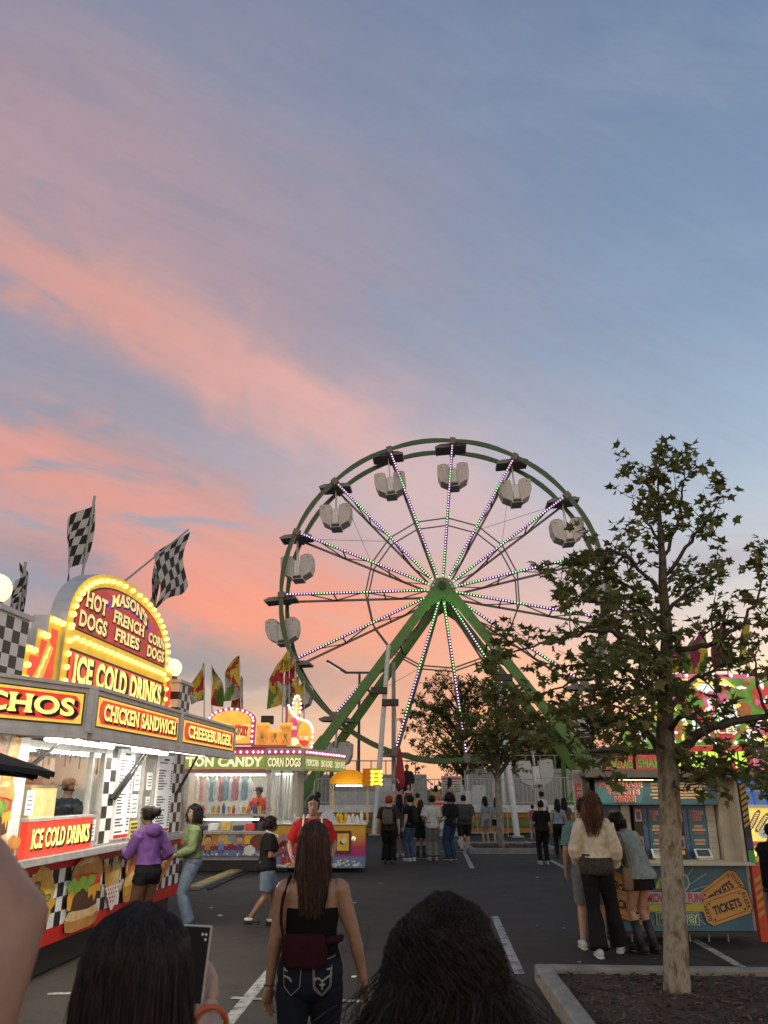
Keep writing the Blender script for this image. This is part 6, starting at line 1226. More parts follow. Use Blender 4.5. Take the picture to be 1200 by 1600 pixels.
def person(label, loc, face, height, sex='f', skin=TANSK, hair=None, top=None, bottom=None, shoes=None, lean=0, R_=None, L_=None, fR=(.10, 0), fL=(-.10, 0), yaw=0, pitch=0, bulk=1.0, vox=.012, eR=(.5, -1, -.3), eL=(-.5, -1, -.3), curl=.35, group=None, drop=0.0, twist=0, faceon=True, palmR=None, palmL=None, thR=None, thL=None, seed=1, knee=(0, 1, 0)):
    k = height / 1.70; rnd = random.Random(seed); t = thing('person', label, 'person', loc, R(face), group); sk = skin_mat(skin); rows = FROWS if sex == 'f' else MROWS; X = Vector((1, 0, 0))
    steps = {}; z = .95 - drop; c = Vector((0, 0, z)); zz = .95
    def ang(z_): u = max(0, min(1, (z_ - .95) / .30)); return R(lean) * u * u * (3 - 2 * u) if lean else 0.0
    prof = [(0.95, c.copy(), 0.0)]
    while zz < 1.75: a = ang(zz + .005); c = c + Vector((0, math.sin(a), math.cos(a))) * .01; zz += .01; prof.append((zz, c.copy(), ang(zz)))
    def T(x, y, z_):
        tw = R(twist) * max(0, min(1, (z_ - 1.0) / .35))
        if tw: x, y = x * math.cos(tw) - y * math.sin(tw), x * math.sin(tw) + y * math.cos(tw)
        if z_ <= .95: return Vector((x, y, z_ - drop))
        i = min(int((z_ - .95) / .01 + 1e-6), len(prof) - 1); _, c_, a = prof[i]; return c_ + X * x + Vector((0, math.cos(a), -math.sin(a))) * y
    def torso(q, m, z0, z1, e, bl=1.0, flare=0.0):
        P_ = []; zs = [r[0] for r in rows]; n = max(4, int((z1 - z0) / .04))
        for i in range(n + 1):
            z_ = z0 + (z1 - z0) * i / n; g_ = lambda col: interp(zs, [r[col] for r in rows], z_)
            b = bulk if z_ < 1.42 else 1.0; fl = flare * max(0, 1 - (z_ - z0) / .12); a = ang(z_) ; c_ = T(0, g_(3), z_); ex = T(1, g_(3), z_) - c_; ey = T(0, g_(3) + 1, z_) - c_
            P_.append((c_, g_(1) * b * bl + e + fl, g_(2) * b * bl + e + fl, ex, ey))
        loft(q, P_, m, 20)
    sh = .150 if sex == 'f' else .178; sh *= (1 + (bulk - 1) * .6); A = {}
    for s_, tgt, pole in ((1, R_, eR), (-1, L_, eL)):
        S = T(s_ * sh, -.005, 1.375); tgt = Vector(tgt) if tgt else S + Vector((s_ * .09, .03, -.50)); E, W = ik(S, tgt, .285, .245, pole); A[s_] = (S, E, W)
    G_ = {}
    for s_, ft in ((1, fR), (-1, fL)):
        Hp = Vector((s_ * .088 * bulk, 0, .88 - drop)); ank = Vector((ft[0], ft[1] - .02, (ft[2] if len(ft) > 2 else 0) + .085)); K, An = ik(Hp, ank, .415, .415, knee); G_[s_] = (Hp, K, An, ft)
    def arm_pts(s_, fr, e):
        S, E, W = A[s_]; P_ = []; ar = 1 + (bulk - 1) * .8; rad = [(0, .062), (.12, .054), (.3, .046), (.5, .037), (.62, .039), (.8, .030), (1, .0235)] if sex == 'f' else [(0, .068), (.12, .060), (.3, .052), (.5, .042), (.62, .044), (.8, .034), (1, .027)]
        fs_l = sorted(set([f for f, _ in rad if f < fr] + [fr]))
        for f in fs_l: P_.append(((S.lerp(E, f * 2) if f <= .5 else E.lerp(W, f * 2 - 1)), interp([r[0] for r in rad], [r[1] for r in rad], f) * ar + e))
        return P_
    def leg_pts(s_, fr, e, fl=0.0):
        Hp, K, An, _ = G_[s_]; P_ = []; rad = [(0, .088), (.1, .088), (.25, .077), (.5, .053), (.64, .054), (.8, .042), (1, .033)]
        for f in sorted(set([f for f, _ in rad if f < fr] + [fr])): P_.append(((Hp.lerp(K, f * 2) if f <= .5 else K.lerp(An, f * 2 - 1)), interp([r[0] for r in rad], [r[1] for r in rad], f) * (1 + (bulk - 1) * .9) + e + fl * max(0, f - .45)))
        return P_
    tubep = lambda q, P_, m, n=14: q.tube([p for p, _ in P_], [r for _, r in P_], m, n=n)
    # ---- body, one skin
    q = MB(); torso(q, sk, .80, 1.56, 0)
    for s_ in (1, -1): tubep(q, arm_pts(s_, 1.0, 0), sk); q.ball(A[s_][0] + Vector((0, 0, -.01)), .058 * (1 + (bulk - 1) * .8), sk, 12, 8); tubep(q, leg_pts(s_, 1.0, 0), sk)
    hc = T(0, .012, 1.60); HM = Matrix.Translation(hc) @ Matrix.Rotation(-ang(1.7) * .75, 4, 'X') @ Matrix.Rotation(R(yaw + twist * .8), 4, 'Z') @ Matrix.Rotation(R(-pitch), 4, 'X')
    n = 20; q.M = HM; v = [head_pt(2 * math.pi * j / n, z_) for z_ in HZ for j in range(n)]; nr = len(HZ)
    q.add(v, [(i * n + j, i * n + (j + 1) % n, (i + 1) * n + (j + 1) % n, (i + 1) * n + j)[::-1] for i in range(nr - 1) for j in range(n)] + [tuple(range(n)), tuple((nr - 1) * n + n - 1 - j for j in range(n))], sk)
    q.tube([(0, .080, .022), (0, .096, -.004), (0, .106, -.026), (0, .090, -.038)], [.008, .011, .015, .010], sk, n=8)
    for s_ in (1, -1): q.ball((s_ * .074, -.004, -.004), (.011, .020, .030), sk, 8, 6); q.ball((s_ * .013, .094, -.030), (.009, .009, .008), sk, 8, 5)
    q.ball((0, .086, -.066), (.026, .010, .014), sk, 10, 6); q.M = None
    for s_ in (1, -1):
        Hp, K, An, ft = G_[s_]; fa = Vector((.12 * s_, 1, 0)).normalized(); b = An; loft(q, [(b + fa * y_ + Vector((0, 0, z_)), rx, ry, Vector((fa.y, -fa.x, 0)), Vector((0, 0, 1))) for y_, z_, rx, ry in ((-.05, -.05, .026, .03), (-.02, -.03, .034, .05), (.05, -.045, .038, .036), (.11, -.06, .042, .024), (.15, -.066, .034, .016))], sk, 12)
    V, Fc = remeshed(q, vox, 2); q = MB(); q.add(V, Fc, sk)
    for s_, pn, th in ((1, palmR, thR), (-1, palmL, thL)):
        S, E, W = A[s_]; d = (W - E).normalized(); pn = Vector(pn) if pn else Vector((-s_, .15, 0)); th = Vector(th) if th else Vector((0, 1, .1)); hand(q, W - d * .008, d, pn, th, sk, curl)
    q.v = [tuple(Vector(p) * k) for p in q.v]; body = q.build('body', t, smooth=True)
    def put(q, name, par=None, smooth=True): q.v = [tuple(Vector(p) * k) for p in q.v]; return q.build(name, par or t, smooth=smooth)
    if faceon:
        q = MB(); q.M = HM
        for s_ in (1, -1): q.ball((s_ * .030, .0795, .010), (.0135, .0085, .0075), EYEW, 10, 6); q.ball((s_ * .030, .0865, .010), (.0062, .0035, .0066), IRIS, 8, 5)
        put(q, 'eyes'); q = MB(); q.M = HM
        for s_ in (1, -1): q.tube([(s_ * .014, .091, .027), (s_ * .030, .089, .033), (s_ * .047, .074, .028)], [.0035, .004, .002], hair_mat((.015, .01, .008)), n=6)
        put(q, 'eyebrows'); q = MB(); q.M = HM; lm = mat('lips_%d' % (int(skin[0] * 100)), (skin[0] * .75, skin[1] * .5, skin[2] * .5), .4, var=0)
        q.tube([(-.024, .087, -.063), (-.008, .0965, -.060), (.008, .0965, -.060), (.024, .087, -.063)], [.002, .005, .005, .002], lm, n=6); q.tube([(-.022, .087, -.066), (0, .0965, -.071), (.022, .087, -.066)], [.002, .006, .002], lm, n=6); put(q, 'lips')
    # ---- clothes
    res = dict(t=t, k=k, T=T, HM=HM, A=A, G=G_, put=put, torso=torso, arm=arm_pts, leg=leg_pts, tubep=tubep, hc=hc)
    if top:
        m = cloth(top['c']); q = MB(); e = top.get('e', .014); torso(q, m, top.get('hem', .93), top.get('neck', 1.455), e, 1.0, top.get('flare', .012))
        if top.get('sleeve', .3) > 0:
            for s_ in (1, -1):
                P_ = arm_pts(s_, top.get('sleeve', .3), e + .004); P_ = [(p, r + top.get('sl_flare', .0) * i / len(P_)) for i, (p, r) in enumerate(P_)]; tubep(q, P_, m); q.ball(A[s_][0] + Vector((-s_ * .01, 0, 0)), .064 * (1 + (bulk - 1) * .8) + e * .6, m, 12, 8)
        if top.get('hood'): c_ = T(0, -.105, 1.40); q.ball(c_, (.125, .065, .085), m, 14, 9); q.ball(T(0, -.07, 1.45), (.10, .07, .05), m, 12, 8)
        V, Fc = remeshed(q, min(.011, vox), 2, top.get('wr', .007), seed * 3.1); q = MB(); q.add(V, Fc, m); res['top'] = put(q, top.get('name', 'shirt'))
    if bottom:
        m = cloth(bottom['c']); q = MB(); e = bottom.get('e', .012); kd = bottom.get('kind', 'trousers'); torso(q, m, .80, bottom.get('waist', 1.02), e)
        if kd == 'skirt':
            P_ = []; L = bottom['len']
            for i in range(7): f = i / 6; z_ = .95 - f * L; w_ = .178 * bulk + e + bottom.get('flare', .05) * f; P_.append((Vector((0, -.01, z_ - drop)), w_, w_ * .74, X, Vector((0, 1, 0))))
            loft(q, P_[::-1], m, 20)
        else:
            for s_ in (1, -1): tubep(q, leg_pts(s_, bottom.get('len', .98), e, bottom.get('flare', .02)), m)
        V, Fc = remeshed(q, min(.011, vox), 2, bottom.get('wr', .006), seed * 1.7); q = MB(); q.add(V, Fc, m); res['bottom'] = put(q, {'skirt': 'skirt', 'shorts': 'shorts'}.get(kd, 'trousers'))
    if shoes:
        for s_ in (1, -1):
            Hp, K, An, ft = G_[s_]; q = MB(); fa = Vector((.12 * s_, 1, 0)).normalized(); sd = Vector((fa.y, -fa.x, 0)); up = Vector((0, 0, 1)); m = mat('shoe_%.2f_%.2f' % shoes[:2], (shoes[0],) * 3, .6, var=.1); so = mat('sole_%.2f' % shoes[1], (shoes[1],) * 3, .7, var=.1); g0 = An - up * .085
            loft(q, [(g0 + fa * y_ + up * .052, rx, ry, sd, up) for y_, rx, ry in ((-.085, .02, .02), (-.07, .036, .045), (-.02, .042, .055), (.05, .045, .044), (.12, .05, .034), (.17, .042, .026), (.185, .02, .014))], m, 14); loft(q, [(g0 + fa * y_ + up * .012, rx, .0125, sd, up) for y_, rx in ((-.092, .02), (-.075, .042), (.0, .044), (.12, .054), (.175, .045), (.195, .02))], so, 14)
            if len(shoes) > 2 and shoes[2] == 'boot': q.tube([An - up * .03, An.lerp(K, .35), An.lerp(K, .7)], [.055, .052, .06], m, n=12)
            if len(shoes) > 2 and shoes[2] == 'fur': q.tube([An + Vector((.05 * math.cos(a), .05 * math.sin(a) - .005, .0)) for a in [i * .524 for i in range(13)]], .024, mat('fur_white', (.6, .58, .54), .95), n=8)
            put(q, 'shoe')
    if hair: make_hair(res, rnd=rnd, **hair)
    return res
def make_hair(res, rnd, c, style='long', L=.35, n=260, r=.0035, curl=0.0, vol=1.0, freq=14, bun=None, part=0, face_hide=False, tip=1.0, bandw=1.0):
    """cap hugging the skull, plus locks that fall from it; lengths in metres at 1.70 m"""
    hm0 = hm = hair_mat(c); hl = hair_mat(tuple(min(1, x * 2.4 + .004) for x in c)); HM = res['HM']; q = MB(); q.M = HM; N, M_ = 28, 16; v = []
    th_ = .014 * vol + .004
    for i in range(M_ + 1):
        z = -.075 + .193 * i / M_
        for j in range(N):
            a = 2 * math.pi * j / N; fa = abs((a + math.pi) % (2 * math.pi) - math.pi); lim = R(62) if z < .045 else R(62) * max(0, (1 - (z - .045) / .03)); cov = max(0, min(1, (fa - lim) / R(14))); 
            if style == 'short' and z < -.04: cov *= max(0, 1 - (-.04 - z) / .03)
            p = head_pt(a, min(z, .116)); kk = 1 + (.22 * vol + .02 * mnoise.noise(Vector((math.sin(a) * 3, math.cos(a) * 3, z * 30)))) * cov - .12 * (1 - cov); v.append(Vector((p.x * kk, p.y * kk, z + (.016 * vol * cov if z > .03 else 0))))
    v.append(Vector((0, -.01, .116 + .02 * vol))); f = [(i * N + j, i * N + (j + 1) % N, (i + 1) * N + (j + 1) % N, (i + 1) * N + j)[::-1] for i in range(M_) for j in range(N)] + [(M_ * N + (j + 1) % N, M_ * N + j, len(v) - 1) for j in range(N)]
    q.add(v, f, hm); q.M = None; Hr = HM.to_3x3()
    if style in ('long', 'curly'):
        back = Hr @ Vector((0, -1, 0)); right = Hr @ Vector((1, 0, 0)); dn = Vector((0, 0, -1)); hc = HM.translation; rg = []; bk = Vector((back.x, back.y, 0)).normalized()
        for i in range(9):
            f_ = i / 8; z = .06 - f_ * (L + .02); w_ = (.072 + .022 * min(1, f_ * 2) * bandw) * vol * (1 - .5 * max(0, f_ - .75) / .25); rg.append((hc + back * (.04 + .04 * min(1, f_ * 3)) - dn * z, w_, .050 * vol * (1 - .45 * f_), right, bk))
        loft(q, rg, hm, 16)
        S1, S_ = 6, (16 if curl else 10); kv0 = 1.06 + .13 * vol
        for k in range(n):
            th = math.pi + rnd.uniform(-1, 1) * R(128); side = math.sin(th); kv = kv0 + rnd.uniform(-.05, .03) * vol; zl = rnd.uniform(-.03, .05); pts = []; lay = rnd.random(); hm = hl if rnd.random() < .3 else hm0
            for i in range(S1):
                u = i / S1; z = .119 + (zl - .119) * u ** 1.6; tt = th + (1 - u) * rnd.uniform(-.25, .25); pp = head_pt(tt, min(z, .1155), kv); pts.append(HM @ Vector((pp.x, pp.y - .008 * (1 - u), z + (.018 * vol + .004 * lay) * (1 - u * u))))
            p0 = HM @ head_pt(th, zl, kv); out = Hr @ Vector((math.sin(th), math.cos(th), 0)); out.z = 0; Lk = (zl + L) * rnd.uniform(.80, 1.05) * (1 - .12 * abs(th - math.pi) / R(128)); ph = rnd.uniform(0, 6.28); sp_ = lay ** .7 + (rnd.uniform(.5, 1.3) if rnd.random() < .03 else 0)
            for i in range(S_ + 1):
                u = i / S_; p = p0 + out * (.030 * vol * bandw * (1 - math.exp(-3 * u)) * sp_ + (.060 * (vol - 1) * math.sin(min(1, u * 1.2) * math.pi * .6) * sp_ if vol > 1 else 0)) + dn * (Lk * u) + bk * (.018 * u * (1 if L > .2 else 0))
                tp_ = max(0, u - .55) * .9 * tip; p -= right * (p - hc).dot(right) * tp_ * .5
                if curl: cr = curl * min(1, u * 5 + .3) * (.6 + .6 * lay); p += (right * math.cos(u * Lk * freq * 6 + ph) + out * math.sin(u * Lk * freq * 6 + ph)) * cr
                else: p += right * .005 * math.sin(u * 4 + ph)
                pts.append(p)
            if curl:
                for i in range(S1): pts[i] += Vector((math.cos(i * 1.9 + ph), math.sin(i * 1.9 + ph), math.sin(i * 2.3 + ph))) * curl * 1.2
            nn = len(pts) - 1; q.tube(pts, [r * (1 - .6 * (i / nn) ** 2) for i in range(nn + 1)], hm, n=4, cap=False)
        if curl:
            for k in range(n // 2):
                th = math.pi + rnd.uniform(-1, 1) * R(140); z0 = rnd.uniform(-.02, .118); hm = hl if rnd.random() < .3 else hm0; p0 = HM @ head_pt(th, min(z0, .112), kv0); out = (p0 - HM.translation).normalized(); ph = rnd.uniform(0, 6.28); pts = []
                for i in range(10): u = i / 9; pts.append(p0 + out * (.045 * (vol - .6) * math.sin(u * 2.4)) + Vector((0, 0, -.10 * u * u)) + Vector((math.cos(u * 11 + ph), math.sin(u * 11 + ph), math.sin(u * 7 + ph) * .5)) * curl * 1.0)
                q.tube(pts, [r * (1 - .5 * i / 9) for i in range(10)], hm, n=4, cap=False)
    elif n:
        for k in range(n // 2):
            th = rnd.uniform(R(60), R(300)); z0 = rnd.uniform(-.05, .115); p0 = HM @ head_pt(th, min(z0, .113), 1.1 + .12 * vol); out = (p0 - HM.translation).normalized(); d = (out * .35 + Vector((0, 0, -.6)) + Vector((rnd.gauss(0, .4), rnd.gauss(0, .4), rnd.gauss(0, .3)))).normalized(); q.tube([p0, p0 + out * .012 + d * .015, p0 + out * .010 + d * .045], [r, r, r * .4], hm, n=4, cap=False)
    if bun: q.M = HM; q.ball(bun[:3], bun[3], hm, 14, 10); q.M = None
    res['put'](q, 'hair')
BLKH, BRNH, REDH = (.010, .008, .007), (.045, .022, .012), (.30, .03, .012)
def backpack(res, c, w=.30, h=.40):
    q = MB(); T = res['T']; m = cloth(c); loft(q, [(T(0, -.19, z), w / 2 * s_, .075 * s_, Vector((1, 0, 0)), Vector((0, 1, 0))) for z, s_ in ((1.0, .75), (1.03, .98), (1.2, 1.0), (1.33, .92), (1.39, .6))], m, 16)
    for s_ in (1, -1): q.tube([T(s_ * .10, -.13, 1.36), T(s_ * .11, -.02, 1.47), T(s_ * .115, .10, 1.36), T(s_ * .15, .06, 1.15), T(s_ * .14, -.10, 1.05)], .014, m, n=6)
    res['put'](q, 'backpack')
def carried_bag(label, pos, rot, c, w, d, h, strap=None):
    t = thing('shoulder_bag', label, 'bag', pos, rot); q = MB(); m = cloth(c); loft(q, [(Vector((0, 0, z)), w / 2 * s_, d / 2 * s_, Vector((1, 0, 0)), Vector((0, 1, 0))) for z, s_ in ((0, .8), (.03, 1), (h * .6, 1), (h, .75))], m, 14); q.build('pouch', t, smooth=True)
    if strap: q = MB(); q.tube(catmull([Vector(p) for p in strap], 4), .012, m, n=6); q.build('strap', t, smooth=True)
    return t
J = (.05, .075, .13); LJ = (.15, .20, .27); BK = (.012, .012, .013)
# --- in front of the burger stand
p = person('person in a purple hoodie and black shorts leaning on the burger stand counter', (-2.93, 10.9, 0), 52, 1.66, 'f', DKSK, dict(c=BLKH, style='short', n=120, bun=(-.02, -.15, .03, .062)), dict(c=(.13, .06, .21), hem=1.01, sleeve=.96, hood=1, e=.020, name='hoodie', wr=.010), dict(c=BK, kind='shorts', len=.10, e=.016), (.02, .3), lean=8, R_=(.24, .16, 1.04), L_=(-.12, .36, 1.16), yaw=12, seed=2, vox=.009)
p = person('person in a green sweatshirt and light jeans looking back beside the burger stand', (-2.80, 12.75, 0), 108, 1.62, 'f', BRSK, dict(c=BLKH, style='long', L=.16, n=240, curl=.010, vol=1.2, r=.004), dict(c=(.135, .175, .085), hem=.98, sleeve=.97, e=.026, name='sweatshirt', wr=.011), dict(c=LJ, len=1.0, e=.018, flare=.05), (.05, .1), yaw=28, R_=(.20, .22, 1.0), L_=(-.16, .25, 1.02), bulk=1.08, seed=3, vox=.009, fR=(.10, -.02), fL=(-.09, .03))
q = MB(); T = p['T']; q.tube(catmull([T(-.17, .0, 1.46), T(-.08, -.12, 1.36), T(.05, -.135, 1.2), T(.17, -.08, 1.03)], 4), .010, cloth(BK), n=6); p['put'](q, 'strap')
p = person('child in black t-shirt and denim shorts walking with white headphones round the neck', (-1.72, 12.9, 0), -72, 1.46, 'f', BRSK, dict(c=(.018, .009, .007), style='long', L=.10, n=200, vol=1.2, r=.004, tip=.2), dict(c=(.016, .014, .013), hem=.84, sleeve=.34, e=.035, sl_flare=.02), dict(c=LJ, kind='shorts', len=.40, e=.03, flare=.05), (.02, .02, 'fur'), R_=(.12, .22, 1.16), L_=(-.10, .24, 1.25), fR=(.08, -.26, .05), fL=(-.08, .14), bulk=1.15, seed=4, vox=.009, lean=4)
q = MB(); T = p['T']; q.tube(catmull([T(.08, .11, 1.43), T(.105, .0, 1.475), T(.06, -.07, 1.49), T(-.06, -.07, 1.49), T(-.105, .0, 1.475), T(-.08, .11, 1.43)], 4), .012, CHW, n=8)
for s_ in (1, -1): q.ball(T(s_ * .075, .12, 1.41), (.038, .022, .04), CHW, 12, 8)
p['put'](q, 'headphones')
p = person('person in a red t-shirt with pale backpack straps facing the camera', (-.95, 11.5, 0), 184, 1.76, 'f', TANSK, dict(c=(.02, .012, .010), style='short', n=0, vol=.85, bun=(-.055, -.05, .135, .045)), dict(c=(.42, .025, .025), hem=.86, sleeve=.36, e=.026, sl_flare=.02), dict(c=J, len=1.0), (.02, .3), bulk=1.10, R_=(.25, .12, 1.0), L_=(-.25, .12, 1.0), seed=5, vox=.008)
q = MB(); T = p['T']
for s_ in (1, -1): q.tube(catmull([T(s_ * .12, -.16, 1.34), T(s_ * .115, -.03, 1.49), T(s_ * .12, .115, 1.38), T(s_ * .13, .165, 1.22), T(s_ * .17, .10, 1.06), T(s_ * .14, -.16, 1.05)], 4), .013, CHW, n=6)
loft(q, [(T(0, -.20, z), .15 * s_, .07 * s_, Vector((1, 0, 0)), Vector((0, 1, 0))) for z, s_ in ((1.0, .75), (1.03, 1), (1.3, 1), (1.38, .6))], cloth((.3, .28, .25)), 14); p['put'](q, 'backpack')
p = person('vendor in an orange shirt with dark apron and cap inside the candy stand', (-3.14, 21.75, .30), 168, 1.62, 'm', BRSK, dict(c=BLKH, style='short', n=60), dict(c=(.62, .09, .05), hem=.9, sleeve=.9, e=.02), dict(c=BK), (.02, .02), R_=(.24, .25, 1.05), L_=(-.22, .28, 1.06), lean=14, yaw=-20, seed=6)
q = MB(); q.M = p['HM']; q.lathe([(.090, .045), (.094, .07), (.08, .115), (.03, .138)], BLACK, 16); q.box((0, .12, .055), (.13, .10, .012), BLACK); p['put'](q, 'cap'); q = MB(); T = p['T']; loft(q, [(T(0, .085, z), w_, .05, Vector((1, 0, 0)), Vector((0, 1, 0))) for z, w_ in ((.9, .15), (1.1, .14), (1.24, .10), (1.34, .07))], BLACK, 14); p['put'](q, 'apron')
a_ = R(86.2); wl = Vector((-3.62 + 2.35 * math.cos(a_) - .95 * math.sin(a_), 9.5 + 2.35 * math.sin(a_) + .95 * math.cos(a_), .36))
p = person('worker in a dark shirt seen from the side behind the burger stand glass', wl, -20, 1.64, 'm', TANSK, dict(c=BLKH, style='short', n=60), dict(c=(.03, .04, .06), sleeve=.35), dict(c=BK), (.02, .02), R_=(.2, .3, 1.05), L_=(-.2, .3, 1.05), seed=7)
# --- the queue before the ferris wheel
QG = 'people queueing before the ferris wheel'
p = person('person with bright orange-red hair and a dark backpack at the left end of the queue', (.13, 23.1, 0), -12, 1.66, 'm', PALESK, dict(c=REDH, style='short', n=80, vol=2.0), dict(c=(.030, .024, .022), hem=.82, sleeve=.45, e=.03), dict(c=BK, e=.03, flare=.08), (.02, .02), bulk=1.1, seed=8, group=QG); backpack(p, (.10, .095, .09))
person('person with long dark hair in a grey dress behind the orange-red haired one', (.46, 25.6, 0), 10, 1.68, 'f', DKSK, dict(c=BLKH, L=.42, n=120), dict(c=(.05, .045, .045), sleeve=.3), dict(c=(.035, .04, .045), kind='skirt', len=.38, flare=.03), (.3, .4), seed=9, group=QG)
p = person('person in a black t-shirt and blue jeans with a black backpack facing left', (.72, 23.9, 0), 50, 1.68, 'm', PALESK, dict(c=BLKH, style='short', n=120, vol=1.7), dict(c=BK, hem=.86, e=.022), dict(c=J, e=.02, flare=.03), (.4, .45), seed=10, group=QG, R_=(.26, .06, .82)); backpack(p, (.02, .02, .022))
person('short person in a black dress with long brown hair between two taller people', (1.05, 24.8, 0), -5, 1.54, 'f', PALESK, dict(c=(.03, .015, .01), L=.2, n=120), dict(c=BK, sleeve=.2), dict(c=BK, kind='skirt', len=.34, flare=.09), (.015, .3, 'boot'), seed=11, group=QG)
person('person in a white t-shirt and loose grey trousers in the middle of the queue', (1.36, 24.3, 0), 4, 1.67, 'm', TANSK, dict(c=BLKH, style='short', n=120), dict(c=(.52, .50, .47), hem=.84, sleeve=.44, e=.036, sl_flare=.03), dict(c=(.16, .155, .145), e=.034, flare=.06), (.25, .3), seed=12, group=QG, R_=(.22, .16, .98), L_=(-.22, .14, .98))
p = person('person in black with curly black hair and a pale lower sleeve standing sideways', (1.86, 24.3, 0), 48, 1.73, 'm', TANSK, dict(c=BLKH, style='long', L=.12, n=160, vol=1.5, curl=.012, r=.005), dict(c=BK, hem=.84, sleeve=.5, e=.032), dict(c=(.025, .04, .085), e=.03, flare=.05), (.03, .4), L_=(-.22, .16, 1.0), R_=(.2, .2, 1.05), seed=13, group=QG, bulk=1.05)
q = MB(); S, E, W = p['A'][-1]; q.tube([E.lerp(W, .05), E.lerp(W, .95)], [.052, .040], cloth((.42, .42, .40)), n=12); p['put'](q, 'arm_sleeve')
person('heavy person in a dark grey t-shirt and black shorts walking towards the deck', (2.50, 27.0, 0), -2, 1.66, 'm', PALESK, dict(c=BLKH, style='short', n=60), dict(c=(.06, .055, .055), hem=.82, sleeve=.5, e=.03, sl_flare=.02), dict(c=(.02, .018, .018), kind='shorts', len=.46, e=.03, flare=.05), (.03, .3), fR=(.12, .22), fL=(-.10, -.20, .03), bulk=1.25, seed=14, group=QG)
person('girl with long black hair and black shorts right beside the island trunk', (3.98, 30.4, 0), -5, 1.56, 'f', TANSK, dict(c=BLKH, L=.40, n=120), dict(c=(.22, .26, .30), sleeve=.4), dict(c=BK, kind='shorts', len=.2), (.4, .4), seed=15, group=QG)
person('girl in a pale blue shirt half hidden by her friend with black shorts', (3.62, 30.8, 0), 20, 1.58, 'f', TANSK, dict(c=BLKH, L=.3, n=100), dict(c=(.30, .33, .40), sleeve=.4), dict(c=(.3, .28, .30), kind='shorts', len=.3), (.4, .4), seed=16, group=QG)
person('person all in black with hair tied up walking right of the island', (4.20, 23.0, 0), 3, 1.55, 'f', TANSK, dict(c=BLKH, style='short', n=60, bun=(0, -.08, .10, .05)), dict(c=BK, hem=.88, sleeve=.4, e=.025), dict(c=BK, e=.018, flare=.03), (.3, .4), seed=17, R_=(.25, .02, .85), L_=(-.18, .2, 1.0), bulk=1.08)
person('small child in a pink top carried at the side of the person in black', (4.00, 23.16, .60), 0, .85, 'f', TANSK, dict(c=BLKH, style='short', n=40), dict(c=(.40, .10, .14), sleeve=.4), dict(c=(.3, .3, .3)), (.3, .3), seed=18)
person('person in a pale blue sleeveless top and black trousers with long black hair', (5.05, 25.0, 0), -6, 1.56, 'f', TANSK, dict(c=BLKH, L=.30, n=120), dict(c=(.24, .29, .36), hem=1.0, sleeve=0), dict(c=BK, e=.014, flare=.03), (.02, .02), seed=19)
person('person with dark hair beside the one in the pale blue top, partly hidden', (5.5, 26.2, 0), -10, 1.58, 'f', TANSK, dict(c=BLKH, L=.34, n=100), dict(c=(.12, .10, .10), sleeve=.3), dict(c=BK), (.02, .02), seed=20)
person('person in a white shirt standing by the striped deck skirt near the green leg', (6.3, 34.2, 0), 40, 1.74, 'm', BRSK, dict(c=BLKH, style='short', n=40), dict(c=(.45, .44, .43), sleeve=.4), dict(c=BK), (.02, .02), seed=21)
dx = lambda px, Y: atY(px, 1240, Y).x
person('dark clothed person standing on the loading deck beside the folded red parasol', (dx(636, 38.8), 38.8, 1.14), 170, 1.76, 'm', BRSK, dict(c=BLKH, style='short', n=40), dict(c=(.03, .03, .035), sleeve=.9, e=.03), dict(c=BK), (.02, .02), seed=22)
person('girl in a pink cap and pink top on the ride steps', (dx(622, 36.45), 36.45, .46), 30, 1.60, 'f', PALESK, dict(c=BRNH, L=.25, n=80), dict(c=(.42, .20, .20), sleeve=.2), dict(c=(.3, .3, .35), kind='shorts', len=.3), (.3, .4), seed=23)
person('girl in a brown strappy top turned to the camera on the ride steps', (dx(638, 36.5), 36.5, .46), 190, 1.58, 'f', PALESK, dict(c=BRNH, L=.2, n=80), dict(c=(.14, .06, .05), sleeve=0, neck=1.34), dict(c=J), (.3, .4), seed=24)
person('person in a black cap and yellow shirt near the ride steps', (dx(652, 34.2), 34.2, .02), 60, 1.66, 'm', TANSK, dict(c=BK, style='short', n=40), dict(c=(.42, .25, .06), sleeve=.4), dict(c=J), (.3, .4), seed=25)
person('person with black hair and a tan top going up the ride steps', (dx(681, 36.45), 36.45, .46), -10, 1.52, 'f', TANSK, dict(c=BLKH, L=.2, n=80), dict(c=(.34, .22, .10), sleeve=.3), dict(c=BK), (.3, .4), seed=26)
person('person with long black hair and bare shoulders at the top of the ride steps', (dx(703, 36.75), 36.75, .70), -20, 1.60, 'f', PALESK, dict(c=BLKH, L=.4, n=100), dict(c=(.32, .28, .26), sleeve=0, neck=1.33), dict(c=LJ), (.3, .4), seed=27)
